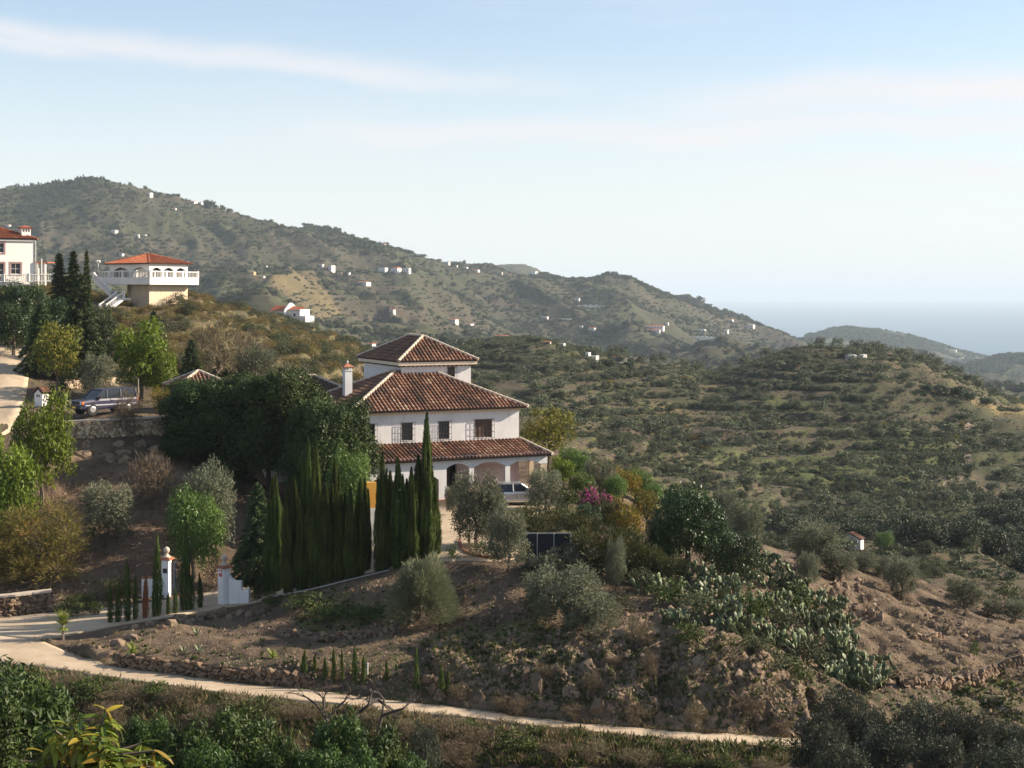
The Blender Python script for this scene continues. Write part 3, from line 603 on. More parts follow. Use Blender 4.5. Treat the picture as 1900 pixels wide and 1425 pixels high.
# ---------------------------------------------------------------- the villa
def villa():
    G = -14.12; h = empty('villa', (HP0[0], HP0[1], 0), math.radians(25), 'large white villa with weathered barrel-tile roofs and a square tower room', 'house')
    W_, D_ = 12.58, 10.3
    wins = [(.76,1.59,-10.22,-9.02),(3.54,4.38,-10.24,-9.02),(6.33,7.15,-10.26,-9.02),(9.11,10.47,-10.26,-8.98)]
    door = (8.0-1.2, 8.0-.3, G, -12.0)
    m = MB(); wall(m, 0, W_, G-.6, -8.22, 0, wins+[door], .3)
    m.add([(0,0,G-.6),(0,D_,G-.6),(0,D_,-8.22),(0,0,-8.22)], [(3,2,1,0)]); m.add([(W_,0,G-.6),(W_,D_,G-.6),(W_,D_,-8.22),(W_,0,-8.22)], [(0,1,2,3)])
    m.add([(0,D_,G-.6),(W_,D_,G-.6),(W_,D_,-8.22),(0,D_,-8.22)], [(3,2,1,0)]); m.build('wall', M_WHITE, h)
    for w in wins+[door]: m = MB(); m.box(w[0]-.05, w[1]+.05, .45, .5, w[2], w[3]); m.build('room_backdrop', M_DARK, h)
    for w in wins[:3]: window(h, *w, 0)
    window(h, *wins[3], 0, nx=4, nz=1, shutter=True)
    # cornice under the eaves
    m = MB(); m.box(-.10, W_+.10, -.10, -.002, -8.42, -8.30); m.box(-.24, W_+.24, -.24, -.003, -8.298, -8.18); m.box(-.10,-.002,0.0,D_,-8.42,-8.30); m.box(-.24,-.003,0.0,D_,-8.298,-8.18)
    m.build('cornice', M_CREAM, h)
    ze = -8.12; p = .456; X0, X1, Y0, Y1 = -.5, W_+.5, -.5, D_+.5
    pk = (5.0, 5.0, ze+5.5*p); pb = (5.0, 5.3, ze+5.5*p); rg = (X1-5.5, 5.0, ze+5.5*p)
    tiled([(X0,Y0,ze),(X1,Y0,ze),(rg[0],4.98,ze+5.48*p),(5.0,4.98,ze+5.48*p)], 'roof_tiles', M_TILE, h, seed=5)
    tiled([(X0,Y1,ze),(X0,Y0,ze),pk,pb], 'roof_tiles', M_TILESH, h, seed=6)
    tiled([(X1,Y0,ze),(X1,Y1,ze),(rg[0],5.3,rg[2]),rg], 'roof_tiles', M_TILE, h, seed=7)
    tiled([(X1,Y1,ze),(X0,Y1,ze),pb,(rg[0],5.3,rg[2])], 'roof_tiles', M_TILE, h, seed=8)
    ridge('hip_ridge', (X0,Y0,ze), pk, M_MORTAR, h); ridge('hip_ridge', (X1,Y0,ze), rg, M_MORTAR, h); ridge('hip_ridge', (X0,Y1,ze), pb, M_MORTAR, h); ridge('hip_ridge', (X1,Y1,ze), (rg[0],5.3,rg[2]), M_MORTAR, h)
    # tower room
    TX0, TX1, TY0, TY1 = 5.27, 10.75, 4.5, 12.8; tz = -4.9
    m = MB(); tw = (8.9, 9.45, -6.75, -5.42); wall(m, TX0, TX1, -7.6, tz-.1, TY0, [tw], .25)
    m.add([(TX0,TY0,-7.6),(TX0,TY1,-7.6),(TX0,TY1,tz-.1),(TX0,TY0,tz-.1)], [(3,2,1,0)]); m.add([(TX1,TY0,-8.2),(TX1,TY1,-8.2),(TX1,TY1,tz-.1),(TX1,TY0,tz-.1)], [(0,1,2,3)])
    m.add([(TX0,TY1,-8.2),(TX1,TY1,-8.2),(TX1,TY1,tz-.1),(TX0,TY1,tz-.1)], [(3,2,1,0)]); m.build('tower_wall', M_WHITE, h)
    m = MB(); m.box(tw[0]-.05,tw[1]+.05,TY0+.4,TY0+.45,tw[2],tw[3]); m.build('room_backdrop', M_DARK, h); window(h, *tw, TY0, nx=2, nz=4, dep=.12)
    ex = .42; m = MB(); m.box(TX0-ex+.06, TX1+ex-.06, TY0-ex+.06, TY1+ex-.06, tz-.33, tz-.10); m.build('eaves_board', M_CREAM, h)
    m = MB()
    for i in range(18):
        x = TX0-.2+i*(TX1-TX0+.4)/17; m.box(x-.05,x+.05,TY0-.22,TY0-.003,tz-.44,tz-.335)
    for i in range(22):
        y = TY0-.1+i*(TY1-TY0)/21; m.box(TX0-.22,TX0-.003,y-.05,y+.05,tz-.44,tz-.335)
    tag(m.build('rafter_ends', M_WOOD, h), kind='stuff')
    hiproof(h, TX0-ex, TX1+ex, TY0-ex, TY1+ex, tz, .54, M_TILE, M_TILESH, seed=21)
    # porch roof and arcade
    pz = -11.32; py = -3.1; px1 = 13.75; m_ = (pz, py)
    tiled([(-.6,py,pz),(px1,py,pz),(W_+.08,-.004,-10.44),(-.6,-.004,-10.44)], 'porch_roof_tiles', M_TILE, h, seed=31)
    tiled([(px1,py,pz),(px1,D_-2,pz),(W_+.08,D_-3.2,-10.44),(W_+.08,-.004,-10.44)], 'porch_roof_tiles', M_TILE, h, seed=32)
    ridge('hip_ridge', (px1,py,pz), (W_+.05,0,-10.44), M_MORTAR, h)
    yf0, yf1 = -2.75, -2.42; zt = pz-.03
    m = MB(); 
    archbeam(m, 3.55, 5.22, -12.75, .35, zt, yf0, yf1); m.box(5.22,5.79,yf0,yf1,G-.3,zt); m.box(1.9,3.55,yf0,yf1,G-.3,zt)
    archbeam(m, .25, 1.9, -12.75, .35, zt, yf0, yf1); m.box(-.6,.25,yf0,yf1,G-.3,zt)
    for a, b in ((5.79,7.48),(7.84,10.23),(10.6,12.95)): archbeam(m, a, b, -12.0, .30, zt, yf0, yf1)
    m.box(7.48,7.84,yf0,yf1,-13.35,zt); m.box(10.23,10.6,yf0,yf1,-13.35,zt); m.box(12.95,13.5,yf0,yf1,-12.0,zt)
    for a, b in ((-2.42,-.1),): m.box(13.1,13.5,a,b+.0,-11.9,zt)
    m.box(5.5,5.78,yf1,-.002,G-.2,zt)
    m.build('arcade', M_WHITE, h)
    for a, b in ((3.55,5.22),(.25,1.9)): m = MB(); m.box(a,b,yf1-.08,yf1-.02,G,-12.3); m.build('garage_door', M_WOOD, h)
    m = MB(); m.box(-.5,W_+.1,yf0+.02,-.004,-11.25,-11.18); m.box(W_+.1,13.5,yf0+.02,6,-11.25,-11.18); m.build('porch_ceiling', M_WHITE, h)
    for nm, bx in (('corner_pillar',(12.98,13.47,yf0+.03,yf1-.03,G-.3,-12.0)),('corner_pillar',(13.12,13.47,-.6,-.2,G-.3,-11.95)),('stone_pier',(7.44,7.88,yf0-.04,yf1+.04,G-.3,-13.35)),('stone_pier',(10.19,10.64,yf0-.04,yf1+.04,G-.3,-13.35)),('stone_pier',(5.80,6.05,yf0-.04,yf1+.04,G-.3,-13.35)),('parapet',(10.64,12.98,yf0+.04,yf1-.05,G-.3,-13.4)),('parapet',(7.88,10.19,yf0+.04,yf1-.05,G-.3,-13.4))):
        m = MB(); m.box(*bx); m.build(nm, M_BEIGE, h)
    m = MB(); m.box(-.6,13.6,yf0-.12,-.002,G-.4,G+.03); m.build('porch_floor', M_BRICK, h)
    # front door with its iron gate leaf standing open
    m = MB(); m.box(6.85,7.25,.22,.28,G+.04,-12.02); m.build('door', M_WOOD, h)
    g = empty('iron_gate', (0,0,0)); g.parent = h; m = MB(); x0, x1, y = 7.0, 7.85, -2.3
    for i in range(7): x = 6.35+i*.18; m.bar((x,-2.5,G+.05),(x,-2.5,-12.35 if i < 6 else -12.35), .012, n=4)
    for z in (G+.1, -13.3, -12.4): m.bar((6.35,-2.5,z),(7.43,-2.5,z), .016, n=4)
    m.build('gate_leaf', M_IRON, g)
    # chimney on the left slope
    m = MB(); m.box(1.0,1.55,4.7,5.25,-7.9,-5.55); m.box(.96,1.59,4.66,5.29,-5.549,-5.49)
    for a, b in ((1.03,4.73),(1.44,4.73),(1.03,5.14),(1.44,5.14),(1.24,4.73),(1.03,4.94)): m.box(a,a+.09,b,b+.09,-5.488,-5.3)
    c = m.build('chimney', M_WHITE, h); m = MB(); m.box(.92,1.63,4.62,5.33,-5.298,-5.26); m.add([(.86,4.56,-5.258),(1.69,4.56,-5.258),(1.69,5.39,-5.258),(.86,5.39,-5.258),(1.275,4.975,-4.98)], [(0,1,4),(1,2,4),(2,3,4),(3,0,4),(3,2,1,0)])
    m.build('chimney_cap', M_BRICK, c); m = MB(); m.lathe([(.05,-5.0),(.08,-4.92),(.05,-4.84),(.01,-4.80)], (1.275,4.975,0), 8); m.build('finial', M_WHITE, c)
    # rear wing
    m = MB(); m.box(-2.6,5.0,11.0,17.6,G-.3,-8.3); m.build('wing_wall', M_WHITE, h)
    hiproof(h, -3.0, 5.4, 10.6, 18.0, -8.22, .50, M_TILESH, M_TILESH, seed=41, sides=(0,3))
villa()
def small_house(name, loc, rz, w, d, zb, ze, pitch, label, cat='house', tm=None, wins=(), wm=None, oh=.35, seed=3, sides=(0,1,3), frame=None, ridge_mat=None):
    h = empty(name, loc, rz, label, cat); m = MB(); wall(m, -w/2, w/2, zb, ze, -d/2, [x[:4] for x in wins], .18)
    a, b = w/2, d/2; m.add([(-a,-b,zb),(-a,b,zb),(-a,b,ze),(-a,-b,ze)], [(3,2,1,0)]); m.add([(a,-b,zb),(a,b,zb),(a,b,ze),(a,-b,ze)], [(0,1,2,3)]); m.add([(-a,b,zb),(a,b,zb),(a,b,ze),(-a,b,ze)], [(3,2,1,0)])
    m.build('wall', wm or M_WHITE, h); hiproof(h, -w/2-oh, w/2+oh, -d/2-oh, d/2+oh, ze, pitch, tm or M_TILE, None, seed=seed, sides=sides, ridge_mat=ridge_mat)
    if wins:
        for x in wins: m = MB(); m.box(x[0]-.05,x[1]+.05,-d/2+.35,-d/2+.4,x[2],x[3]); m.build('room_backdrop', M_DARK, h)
        for x in wins: window(h, *x[:4], -d/2, dep=.1, gr=False, frame=frame)
    return h
def at(u, v, Y): return Vector(((u-U0)/F*Y, Y, -(v-VH)/F*Y))
p = at(368, 716, 112); small_house('garage', (p.x, p.y, 0), math.radians(25), 3.6, 3.6, -9.8, -6.8, .5, 'small outbuilding with a pyramid tile roof behind the dark carob tree', 'outbuilding', seed=51)
# house at the top left
def hill_house():
    Y = 200; h = empty('hill_house', at(64, 545, Y), math.radians(35), 'tall white house with orange tile roof and mauve window surrounds at the left edge', 'house')
    k = Y/F; z = lambda v: (VH-v)*k; W_ = 13.0
    q = 1.27; w = [(-4.05*q,-3.15*q,z(470),z(452)),(-2.45*q,-1.45*q,z(509),z(489)),(-5.2*q,-3.15*q,z(514),z(489))]
    m = MB(); wall(m, -W_, 0, z(530), z(444), 0, w, .2); m.add([(0,0,z(530)),(0,9,z(530)),(0,9,z(444)),(0,0,z(444))], [(0,1,2,3)]); m.add([(-W_,0,z(530)),(-W_,9,z(530)),(-W_,9,z(444)),(-W_,0,z(444))], [(3,2,1,0)])
    m.build('wall', M_WHITE2, h)
    m = MB(); m.box(-W_-.25,.12,-.25,-.002,z(444)-.28,z(444)); m.build('cornice', M_WHITE2, h)
    hiproof(h, -W_-.3, .3, -.4, 9.3, z(444)+.02, .40, M_TILEN, M_TILEN, seed=61, sides=(0,1), ridge_mat=M_TILEN, pitchm=.3, rad=.1)
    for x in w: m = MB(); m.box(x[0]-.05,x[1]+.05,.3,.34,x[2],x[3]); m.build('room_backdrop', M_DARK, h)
    for x in w:
        wd = window(h, *x, 0, dep=.1, gr=False, frame=M_WHITE2, nz=2); s = MB(); t = .2
        for a in ((x[0]-t,x[0],x[2]-t,x[3]+t),(x[1],x[1]+t,x[2]-t,x[3]+t),(x[0],x[1],x[3],x[3]+t),(x[0],x[1],x[2]-t,x[2])): s.box(a[0],a[1],-.05,-.002,a[2],a[3])
        s.build('surround', M_MAUVE, wd)
    c = MB(); c.box(-1.5,-.3,.6,1.8,z(450),z(424)); ch = c.build('chimney', M_WHITE2, h); c = MB(); c.box(-1.65,-.15,.45,1.95,z(424)+.002,z(422)); c.add([(-1.75,.35,z(422)),(-.05,.35,z(422)),(-.05,2.05,z(422)),(-1.75,2.05,z(422)),(-.9,1.2,z(418))], [(0,1,4),(1,2,4),(2,3,4),(3,0,4)])
    c.build('chimney_cap', M_TILEN, ch)
    c = MB(); 
    for a in (-1.35,-1.0,-.65): c.box(a,a+.2,.585,.598,z(430),z(426))
    c.build('vent', M_DARK, ch)
    c = MB(); c.bar((.12,-.1,z(530)),(.12,-.1,z(448)), .05, n=6); c.build('drainpipe', M_WHITE2, h)
    # side porch and terrace balustrade
    b = balustrade(at(-40, 524, 196), at(98, 522, 200), 1.0); tag(b, 'white terrace balustrade in front of the tall left-edge house', 'balustrade')
    s = empty('garden_shelter', at(68, 524, 203), math.radians(-8), 'small white porch beside the tall left-edge house', 'porch')
    m = MB(); m.box(0,.25,0,.25,-.4,2.6); m.box(1.0,1.25,0,.25,-.4,2.6); m.build('post', M_WHITE2, s); m = MB(); m.box(-.2,1.6,-.2,2.2,2.602,2.75); m.build('roof', M_TILEN, s)
    m = MB(); m.bar((0,0,-.5),(0,0,3.0), .09, n=8); o = m.build('post', M_WHITE2, None, loc=at(77, 522, 200)); tag(o, 'slim white post standing on the terrace by the tall left-edge house', 'post')
def balustrade(a, b, hgt, name='balustrade', parent=None, step=.28, mat=None, bt=.05):
    mat = mat or M_WHITE2; a = Vector(a); b = Vector(b); e = bpy.data.objects.new(name, None); COL.objects.link(e); e.location = a if parent is None else a; e.parent = parent
    d = b-a; L = d.length; m = MB(); U = Vector((0,0,hgt)); q = d.normalized(); sd = q.cross(Vector((0,0,1))).normalized()*.1
    for lo, hi in ((hgt-.12, hgt), (0.0, .12)):
        m = MB(); P = [Vector((0,0,lo))+sd, Vector((0,0,lo))-sd, Vector((0,0,hi))-sd, Vector((0,0,hi))+sd]; m.add(P+[p+d for p in P], [(0,1,2,3),(7,6,5,4),(0,4,5,1),(1,5,6,2),(2,6,7,3),(3,7,4,0)]); m.build('rail', mat, e)
    m = MB(); n = max(2, int(L/step))
    for i in range(1, n):
        p = d*(i/n); m.bar(p+Vector((0,0,.122)), p+Vector((0,0,hgt-.122)), bt, n=5, cap=False)
    o = m.build('baluster_row', mat, e); tag(o, kind='stuff')
    for t in (0, 1) if L < 3.5 else np.linspace(0, 1, int(L/2.4)+1):
        m = MB(); p = d*t; m.box(p.x-.13,p.x+.13,p.y-.13,p.y+.13,p.z-.02,p.z+hgt+.08); m.build('pedestal', mat, e)
    return e
hill_house()
def pavilion():
    Y = 205; h = empty('pavilion', at(277, 545, Y), math.radians(-30), 'square white pavilion with red tile roof and arched windows on a beige stone base', 'pavilion')
    k = Y/F; z = lambda v: (VH-v)*k; W_, D_ = 7.3, 7.6; ze = z(490.5); zf = z(516)
    la = [(-6.6,-3.85),(-3.1,-.55)]; ra = [(.55,2.35),(2.85,4.75),(5.3,7.1)]
    m = MB(); t = .25
    def face(m, spans, L, zs, rise, axis):
        mm = MB(); c = 0; xs = [0 if axis else -L]+[q for s in spans for q in s]+[L if axis else 0]
        for i in range(0, len(xs), 2): mm.box(xs[i]+.001,xs[i+1]-.001,0,t,zf,ze)
        for a, b in spans: archbeam(mm, a, b, zs, rise, ze-.002, 0, t)
        if axis: mm.v = [(-y, x, zz) for x, y, zz in mm.v]
        for v_ in mm.f: pass
        b0 = len(m.v); m.v += mm.v; m.f += [[i+b0 for i in f] for f in mm.f]; m.t += mm.t
    face(m, la, W_, z(502), z(496)-z(502), 0); face(m, ra, D_, z(501), z(496)-z(501), 1)
    m.box(-W_,-W_+t,t+.001,D_,zf,ze); m.box(-W_+t,0-t-.001,D_-t,D_,zf,ze); m.build('wall', M_WHITE2, h)
    m = MB()
    for a, b in la: m.box(a,b,.4,.42,zf,ze-.2)
    gl = m.build('glazing', M_GLASS, h); m = MB()
    for a, b in ra: m.box(-.42,-.4,a,b,zf,ze-.2)
    m.build('glazing', M_GLASS, h)
    m = MB()
    for a, b in ra:
        m.box(-.36,-.30,(a+b)/2-.06,(a+b)/2+.06,zf,z(502)); m.box(-.36,-.30,a,b,z(503),z(502)); m.box(-.36,-.30,a,a+.12,zf,z(503)-.002); m.box(-.36,-.30,b-.12,b,zf,z(503)-.002)
    for a, b in la:
        for q in (.25,.5,.75): m.box(a+(b-a)*q-.05,a+(b-a)*q+.05,.30,.36,zf,z(500))
        m.box(a,b,.30,.36,z(502),z(501))
    m.build('window_frame', M_WHITE2, h)
    m = MB(); m.box(la[1][0],la[1][1],.26,.29,zf,z(502)+.3); m.build('curtain', M_CREAM, h)
    m = MB(); m.box(-6.8,-.3,2.5,2.55,zf,ze-.3); m.build('curtain', M_CREAM, h)
    m = MB(); m.box(-W_-.12,.12,-.12,D_+.12,ze+.002,ze+.14); m.build('cornice', M_WHITE2, h)
    hiproof(h, -W_-.5, .5, -.5, D_+.5, ze+.15, .34, M_TILEN, M_TILEN, seed=71, sides=(0,1,3), ridge_mat=M_TILEN, pitchm=.3, rad=.1)
    m = MB(); m.box(-W_-1.2,1.5,-1.5,D_+.6,z(528),zf-.003); m.build('balcony_slab', M_WHITE2, h)
    m = MB(); m.box(-3.3,0,0,D_,z(600),z(528)-.003); m.build('base', M_BEIGE, h)
    m = MB(); m.box(-6.5,-3.31,2.5,D_,z(600),z(528)-.003); m.build('undercroft', M_BEIGE, h)
    for a, b in (((-W_-1.1,-1.4),(1.4,-1.4)),((1.4,-1.4),(1.4,D_+.5)),((-W_-1.1,-1.4),(-W_-1.1,3))): balustrade((*a,zf),(*b,zf), .95, 'balustrade', h, bt=.045)
    # stair: one flight down along the front, a landing, a second flight towards the viewer
    m = MB(); zl = z(553)
    def slope(m, x0, x1, y0, y1, za, zb, th=.25):
        m.add([(x0,y0,za-th),(x1,y0,zb-th),(x1,y1,zb-th),(x0,y1,za-th),(x0,y0,za),(x1,y0,zb),(x1,y1,zb),(x0,y1,za)], [(0,3,2,1),(4,5,6,7),(0,1,5,4),(1,2,6,5),(2,3,7,6),(3,0,4,7)])
    slope(m, -7.4, -3.9, -2.9, -1.55, zf-.2, zl); m.box(-3.9,-1.9,-2.9,-1.55,zl-.3,zl)
    m.add([(-3.1,-2.9,zl-.35),(-1.9,-2.9,zl-.35),(-1.9,-6.1,z(576)-.4),(-3.1,-6.1,z(576)-.4),(-3.1,-2.9,zl-.02),(-1.9,-2.9,zl-.02),(-1.9,-6.1,z(576)),(-3.1,-6.1,z(576))], [(0,1,2,3),(4,7,6,5),(0,4,5,1),(1,5,6,2),(2,6,7,3),(3,7,4,0)])
    st = m.build('staircase', M_WHITE2, h)
    balustrade((-7.4,-2.9,zf-.2),(-3.9,-2.9,zl), .95, 'stair_rail', h, bt=.045); balustrade((-3.9,-2.9,zl),(-3.1,-2.9,zl), .95, 'stair_rail', h, bt=.045)
    balustrade((-3.1,-2.9,zl),(-3.1,-6.1,z(576)), .9, 'stair_rail', h, bt=.045); balustrade((-1.9,-2.9,zl),(-1.9,-6.1,z(576)), .9, 'stair_rail', h, bt=.045)
    m = MB(); m.bar((-8.2,-1.3,zf),(-8.2,-1.3,zf+2.1), .05, n=6); m.lathe([(.05,2.1),(.16,2.2),(.18,2.35),(.1,2.5)], (-8.4,-1.3,zf), 8); m.lathe([(.05,2.1),(.16,2.2),(.18,2.35),(.1,2.5)], (-8.0,-1.3,zf), 8)
    m.build('lamp_standard', M_WHITE2, h)
pavilion()
def white_farmhouse():
    Y = 455; k = Y/F; z = lambda v: (VH-v)*k; h = empty('farmhouse', at(527, 545, Y), math.radians(-28), 'white farmhouse with gabled parapet and red roofs behind the golden slope', 'house')
    m = MB(); m.box(-5.2,0,0,6,z(625),z(577)); m.prism([(-.3,z(640)),(6.2,z(640)),(6.2,z(572)),(3.5,z(562)),(2.2,z(562.5)),(-.3,z(575))], 0, 0.002, .45); m.build('wall', M_WHITE2, h)
    m = MB(); m.box(.46,5.0,1.2,6.2,z(625),z(574)); m.build('wall', M_WHITE2, h); m = MB(); m.box(5.01,7.5,.6,5,z(640),z(586)); m.build('annex', M_WHITE2, h)
    m = MB(); m.add([(-5.5,-.3,z(577)),(0,-.3,z(577)),(0,3,z(567)),(-5.5,3,z(567)),(0,6.3,z(577)),(-5.5,6.3,z(577))], [(0,1,2,3),(3,2,4,5)]); m.add([(.46,.9,z(575)),(5.2,.9,z(576)),(5.2,4,z(570)),(.46,4,z(568))], [(0,1,2,3)])
    m.build('roof', M_TILEN, h)
    for x, y, v in ((-1.2,-.03,585),(-4.3,-.03,586),(-2.9,-.03,586),(3.0,1.17,584)):
        m = MB(); m.box(x-.35,x+.35,y,y+.02,z(v)-.5,z(v)+.4); m.build('window', M_GLASS, h)
white_farmhouse()
# the far white houses: (u, v of the base, width px, height px, roof, yaw, label)
FAR = [
 (275,364,13,7,'f',20,'white house highest on the far hill, just under the bare brow'),(355,377,16,5,'f',5,'long pale flat building on the skyline, left of its shorter neighbour'),(370,380,10,5,'f',5,'short pale flat building on the skyline beside the dark tree clump'),
 (322,390,9,5,'r',-10,'small cream cottage below the long pale skyline building'),(210,433,12,8,'g',10,'small house with a grey roof among olives above the pavilion'),(253,440,9,5,'f',0,'low white hut above the pavilion, left of the pair'),(267,440,7,5,'f',0,'low white hut above the pavilion, right of the pair'),
 (12,421,14,6,'r',5,'white cottage peeking over the roof at the left edge'),(224,475,9,5,'f',8,'pale hut just above the pavilion roof'),(351,486,9,3,'f',0,'flat white shed right of the pavilion roof'),
 (467,510,11,6,'y',5,'ochre cottage on the bare terrace above the farmhouse'),(486,516,9,4,'f',5,'pale shed on the bare terrace beside the ochre cottage'),(492,497,7,4,'f',0,'tiny white hut over the bare terrace'),
 (595,495,9,5,'f',0,'pale hut at the left of the hamlet under the ridge'),(612,502,9,11,'f',10,'small white tower house in the hamlet under the ridge'),(630,511,11,6,'y',0,'ochre house with brown terrace in the hamlet under the ridge'),(646,511,4,6,'f',0,'narrow white store at the right of the hamlet'),
 (670,528,26,7,'f',4,'long low white house on the middle of the far slope'),(708,504,17,8,'f',5,'pale house at the left of the three above the red field'),(731,506,18,13,'f',10,'tallest white house of the three above the red field'),(753,505,14,8,'f',0,'low white house at the right above the red field'),
 (708,457,13,6,'f',0,'white house half hidden by conifers on the ridge line'),(828,491,11,6,'f',5,'cream house on the ridge line above the scrub gully'),(845,496,7,4,'f',0,'tiny white hut on the ridge road'),(863,500,8,5,'f',5,'small white house at the foot of the round knoll'),
 (881,503,14,4,'f',0,'low white row at the left foot of the round knoll'),(925,510,12,5,'f',0,'pale house under the round knoll'),(944,512,8,4,'y',0,'cream hut under the round knoll'),(987,508,16,5,'f',5,'white row at the right end of the round knoll'),
 (726,579,11,7,'r',10,'pinkish cottage alone on the orchard terraces'),(837,598,20,8,'r',5,'white house with red roof above the villa roof'),(862,602,26,2,'f',0,'long white retaining wall beside the red-roofed house'),(934,628,34,7,'r',5,'long white farm with a red roof left of the terraced knoll'),
 (685,643,17,8,'r',10,'small white house with red roof left of the villa tower'),(603,600,13,5,'f',0,'white shed right of the farmhouse'),(1012,638,16,6,'f',8,'white house on the terraced knoll, left of the pair'),(1040,643,14,6,'f',0,'white house on the terraced knoll, right of the pair'),
 (1070,559,10,6,'f',0,'white hut above the big plastic greenhouse'),(1010,592,12,5,'f',0,'white shed left of the brown yard'),(1045,595,30,3,'y',0,'low brown walled yard on the far slope'),(1078,609,6,5,'f',0,'tiny white hut left of the cottage below the greenhouse'),(1097,613,14,7,'r',10,'white cottage below the big plastic greenhouse'),
 (1212,609,40,6,'r',5,'upper range of the large farm on the far slope'),(1210,616,30,6,'f',5,'lower white range of the large farm on the far slope'),(1237,603,6,5,'f',0,'white hut right above the large farm'),(1300,614,16,4,'g',0,'grey-roofed shed between the farm and the long greenhouse'),
 (1346,618,9,7,'f',0,'white hut right of the long greenhouse'),(1353,596,13,5,'r',5,'pink cottage beside a dark tree near the sea'),(1390,608,17,6,'f',5,'white house lowest on the ridge towards the sea'),
 (1089,664,7,11,'f',0,'narrow white store left of the ruined-looking farm'),(1101,668,14,9,'f',20,'grey-white farm shed beside the narrow store'),(1145,674,22,17,'f',25,'bright white farmhouse on the middle ridge'),(1172,672,12,11,'f',20,'small white cube right of the bright farmhouse'),
 (1577,668,18,12,'g',5,'white hut behind a flat grey shed on the right knoll'),(1598,667,12,10,'f',30,'small white cube on top of the right knoll'),
 (1684,658,16,4,'f',0,'pale houses on the coastal hill saddle'),(1718,675,20,3,'f',0,'long pale wall below the coastal hill saddle'),(1783,667,9,4,'f',0,'single pale house at the coastal valley road'),(1768,652,12,3,'f',0,'pale hamlet dot high on the coastal hill'),
]
M_GREY = mat_flat('grey_sheet_roof', (.35,.34,.33), .6); M_PLAST = mat_flat('greenhouse_plastic', (.62,.58,.50), .5); M_OCH2 = mat_plaster('ochre_far', (.55,.36,.18), .2)
def far_house(u, v, w, hp, roof, yaw, label, name='cottage', cat='house'):
    ym = 600 if v < 660 and u < 1560 and not (u in (1012,1040)) else 380
    if u in (685, 603): ym = 450
    if u > 1600: ym = 2000
    p = hit(u, v, ym); k = p.y/F; W_, H_ = w*k*.92, hp*k*.85; D_ = max(W_*.6, H_*1.1); D_ = min(D_, W_*1.6)
    h = empty(name, p, math.radians(-yaw-28 if w < 30 else -yaw-8), label, cat); m = MB(); m.box(-W_/2,W_/2,0,D_,-H_*1.2,H_*(.78 if roof in 'rg' else 1)); hz = H_*(.78 if roof in 'rg' else 1)
    m.build('wall', M_OCH2 if roof == 'y' else M_WHITE2, h)
    if roof in 'rg':
        m = MB(); o = .3; z0, z1 = hz+.002, H_*1.05; m.add([(-W_/2-o,-o,z0),(W_/2+o,-o,z0),(W_/2+o,D_+o,z0),(-W_/2-o,D_+o,z0),(-W_/2+D_*.25,D_/2,z1),(W_/2-D_*.25,D_/2,z1)], [(0,1,5,4),(1,2,5),(2,3,4,5),(3,0,4),(3,2,1,0)])
        m.build('roof', M_TILEN if roof == 'r' else M_GREY, h)
    else:
        m = MB(); t = W_*.03+.1; m.box(-W_/2-t*.3,W_/2+t*.3,-t*.3,D_,hz+.002,hz+t); m.build('parapet', M_WHITE2, h)
    if hp >= 5:
        n = max(1, int(w/6))
        for i in range(n):
            m = MB(); x = -W_/2+W_*(i+.5)/n; s = min(.55, W_/n*.2); m.box(x-s,x+s,-.06,-.01,hz*.30,hz*.30+s*2.1); m.build('window', M_GLASS if i % 3 else M_WOOD, h)
    return h
for i_, a in enumerate(FAR): far_house(*a[:4], 'r' if a[4] == 'f' and a[2] >= 11 and i_ % 2 else a[4], *a[5:])
for u, v, w, hp, lab in ((1097,573,74,8,'big pale plastic greenhouse with pointed bays on the far slope'),(1298,631,58,8,'long pale curved greenhouse above the orchard valley'),(1427,653,56,4,'low pale greenhouse close to the coastal hills')):
    p = hit(u, v, 900); k = p.y/F; W_ = w*k; h = empty('greenhouse', p, 0, lab, 'greenhouse'); n = 7; m = MB()
    for i in range(n):
        x0 = -W_/2+W_*i/n; x1 = x0+W_/n*.98; hh = hp*k*(.65+.35*math.sin(math.pi*(i+.5)/n)); m.prism([(x0,-3),(x1,-3),(x1,hh*.75),((x0+x1)/2,hh),(x0,hh*.75)], 1, 0, W_*.35)
    m.build('plastic_cover', M_PLAST, h)
# stone hut in the valley and its pole
p = hit(1586, 1020, 150); k = p.y/F
h = empty('hut', p, math.radians(-38), 'small white hut with a sloping red tile roof in the valley', 'hut'); m = MB(); w = 23*k; d = 14*k; z1 = 30*k; z0 = 21*k
m.prism([(-w/2,-1.5),(w/2,-1.5),(w/2,z0),(-w/2,z1)], 1, 0, d); m.build('wall', M_WHITE, h)
tiled([(w/2+.2,-.15,z0+.02-.1*.4),(w/2+.2,d+.15,z0+.02-.1*.4),(-w/2-.1,d+.15,z1+.06),(-w/2-.1,-.15,z1+.06)], 'roof_tiles', M_TILE, h, seed=81)
m = MB(); m.box(-.4,.4,-.04,-.01,z0*.45,z0*.45+.8); m.build('window', M_DARK, h)
p = hit(1623, 995, 150); m = MB(); e = empty('signal_post', p, 0, 'thin pole carrying a small white box behind the valley hut', 'pole')
m.bar((0,0,-.5),(0,0,1.3), .06, n=6); m.build('pole', M_GREY, e); m = MB(); m.box(-.38,.38,-.2,.2,1.15,2.0); m.build('box', M_WHITE, e)

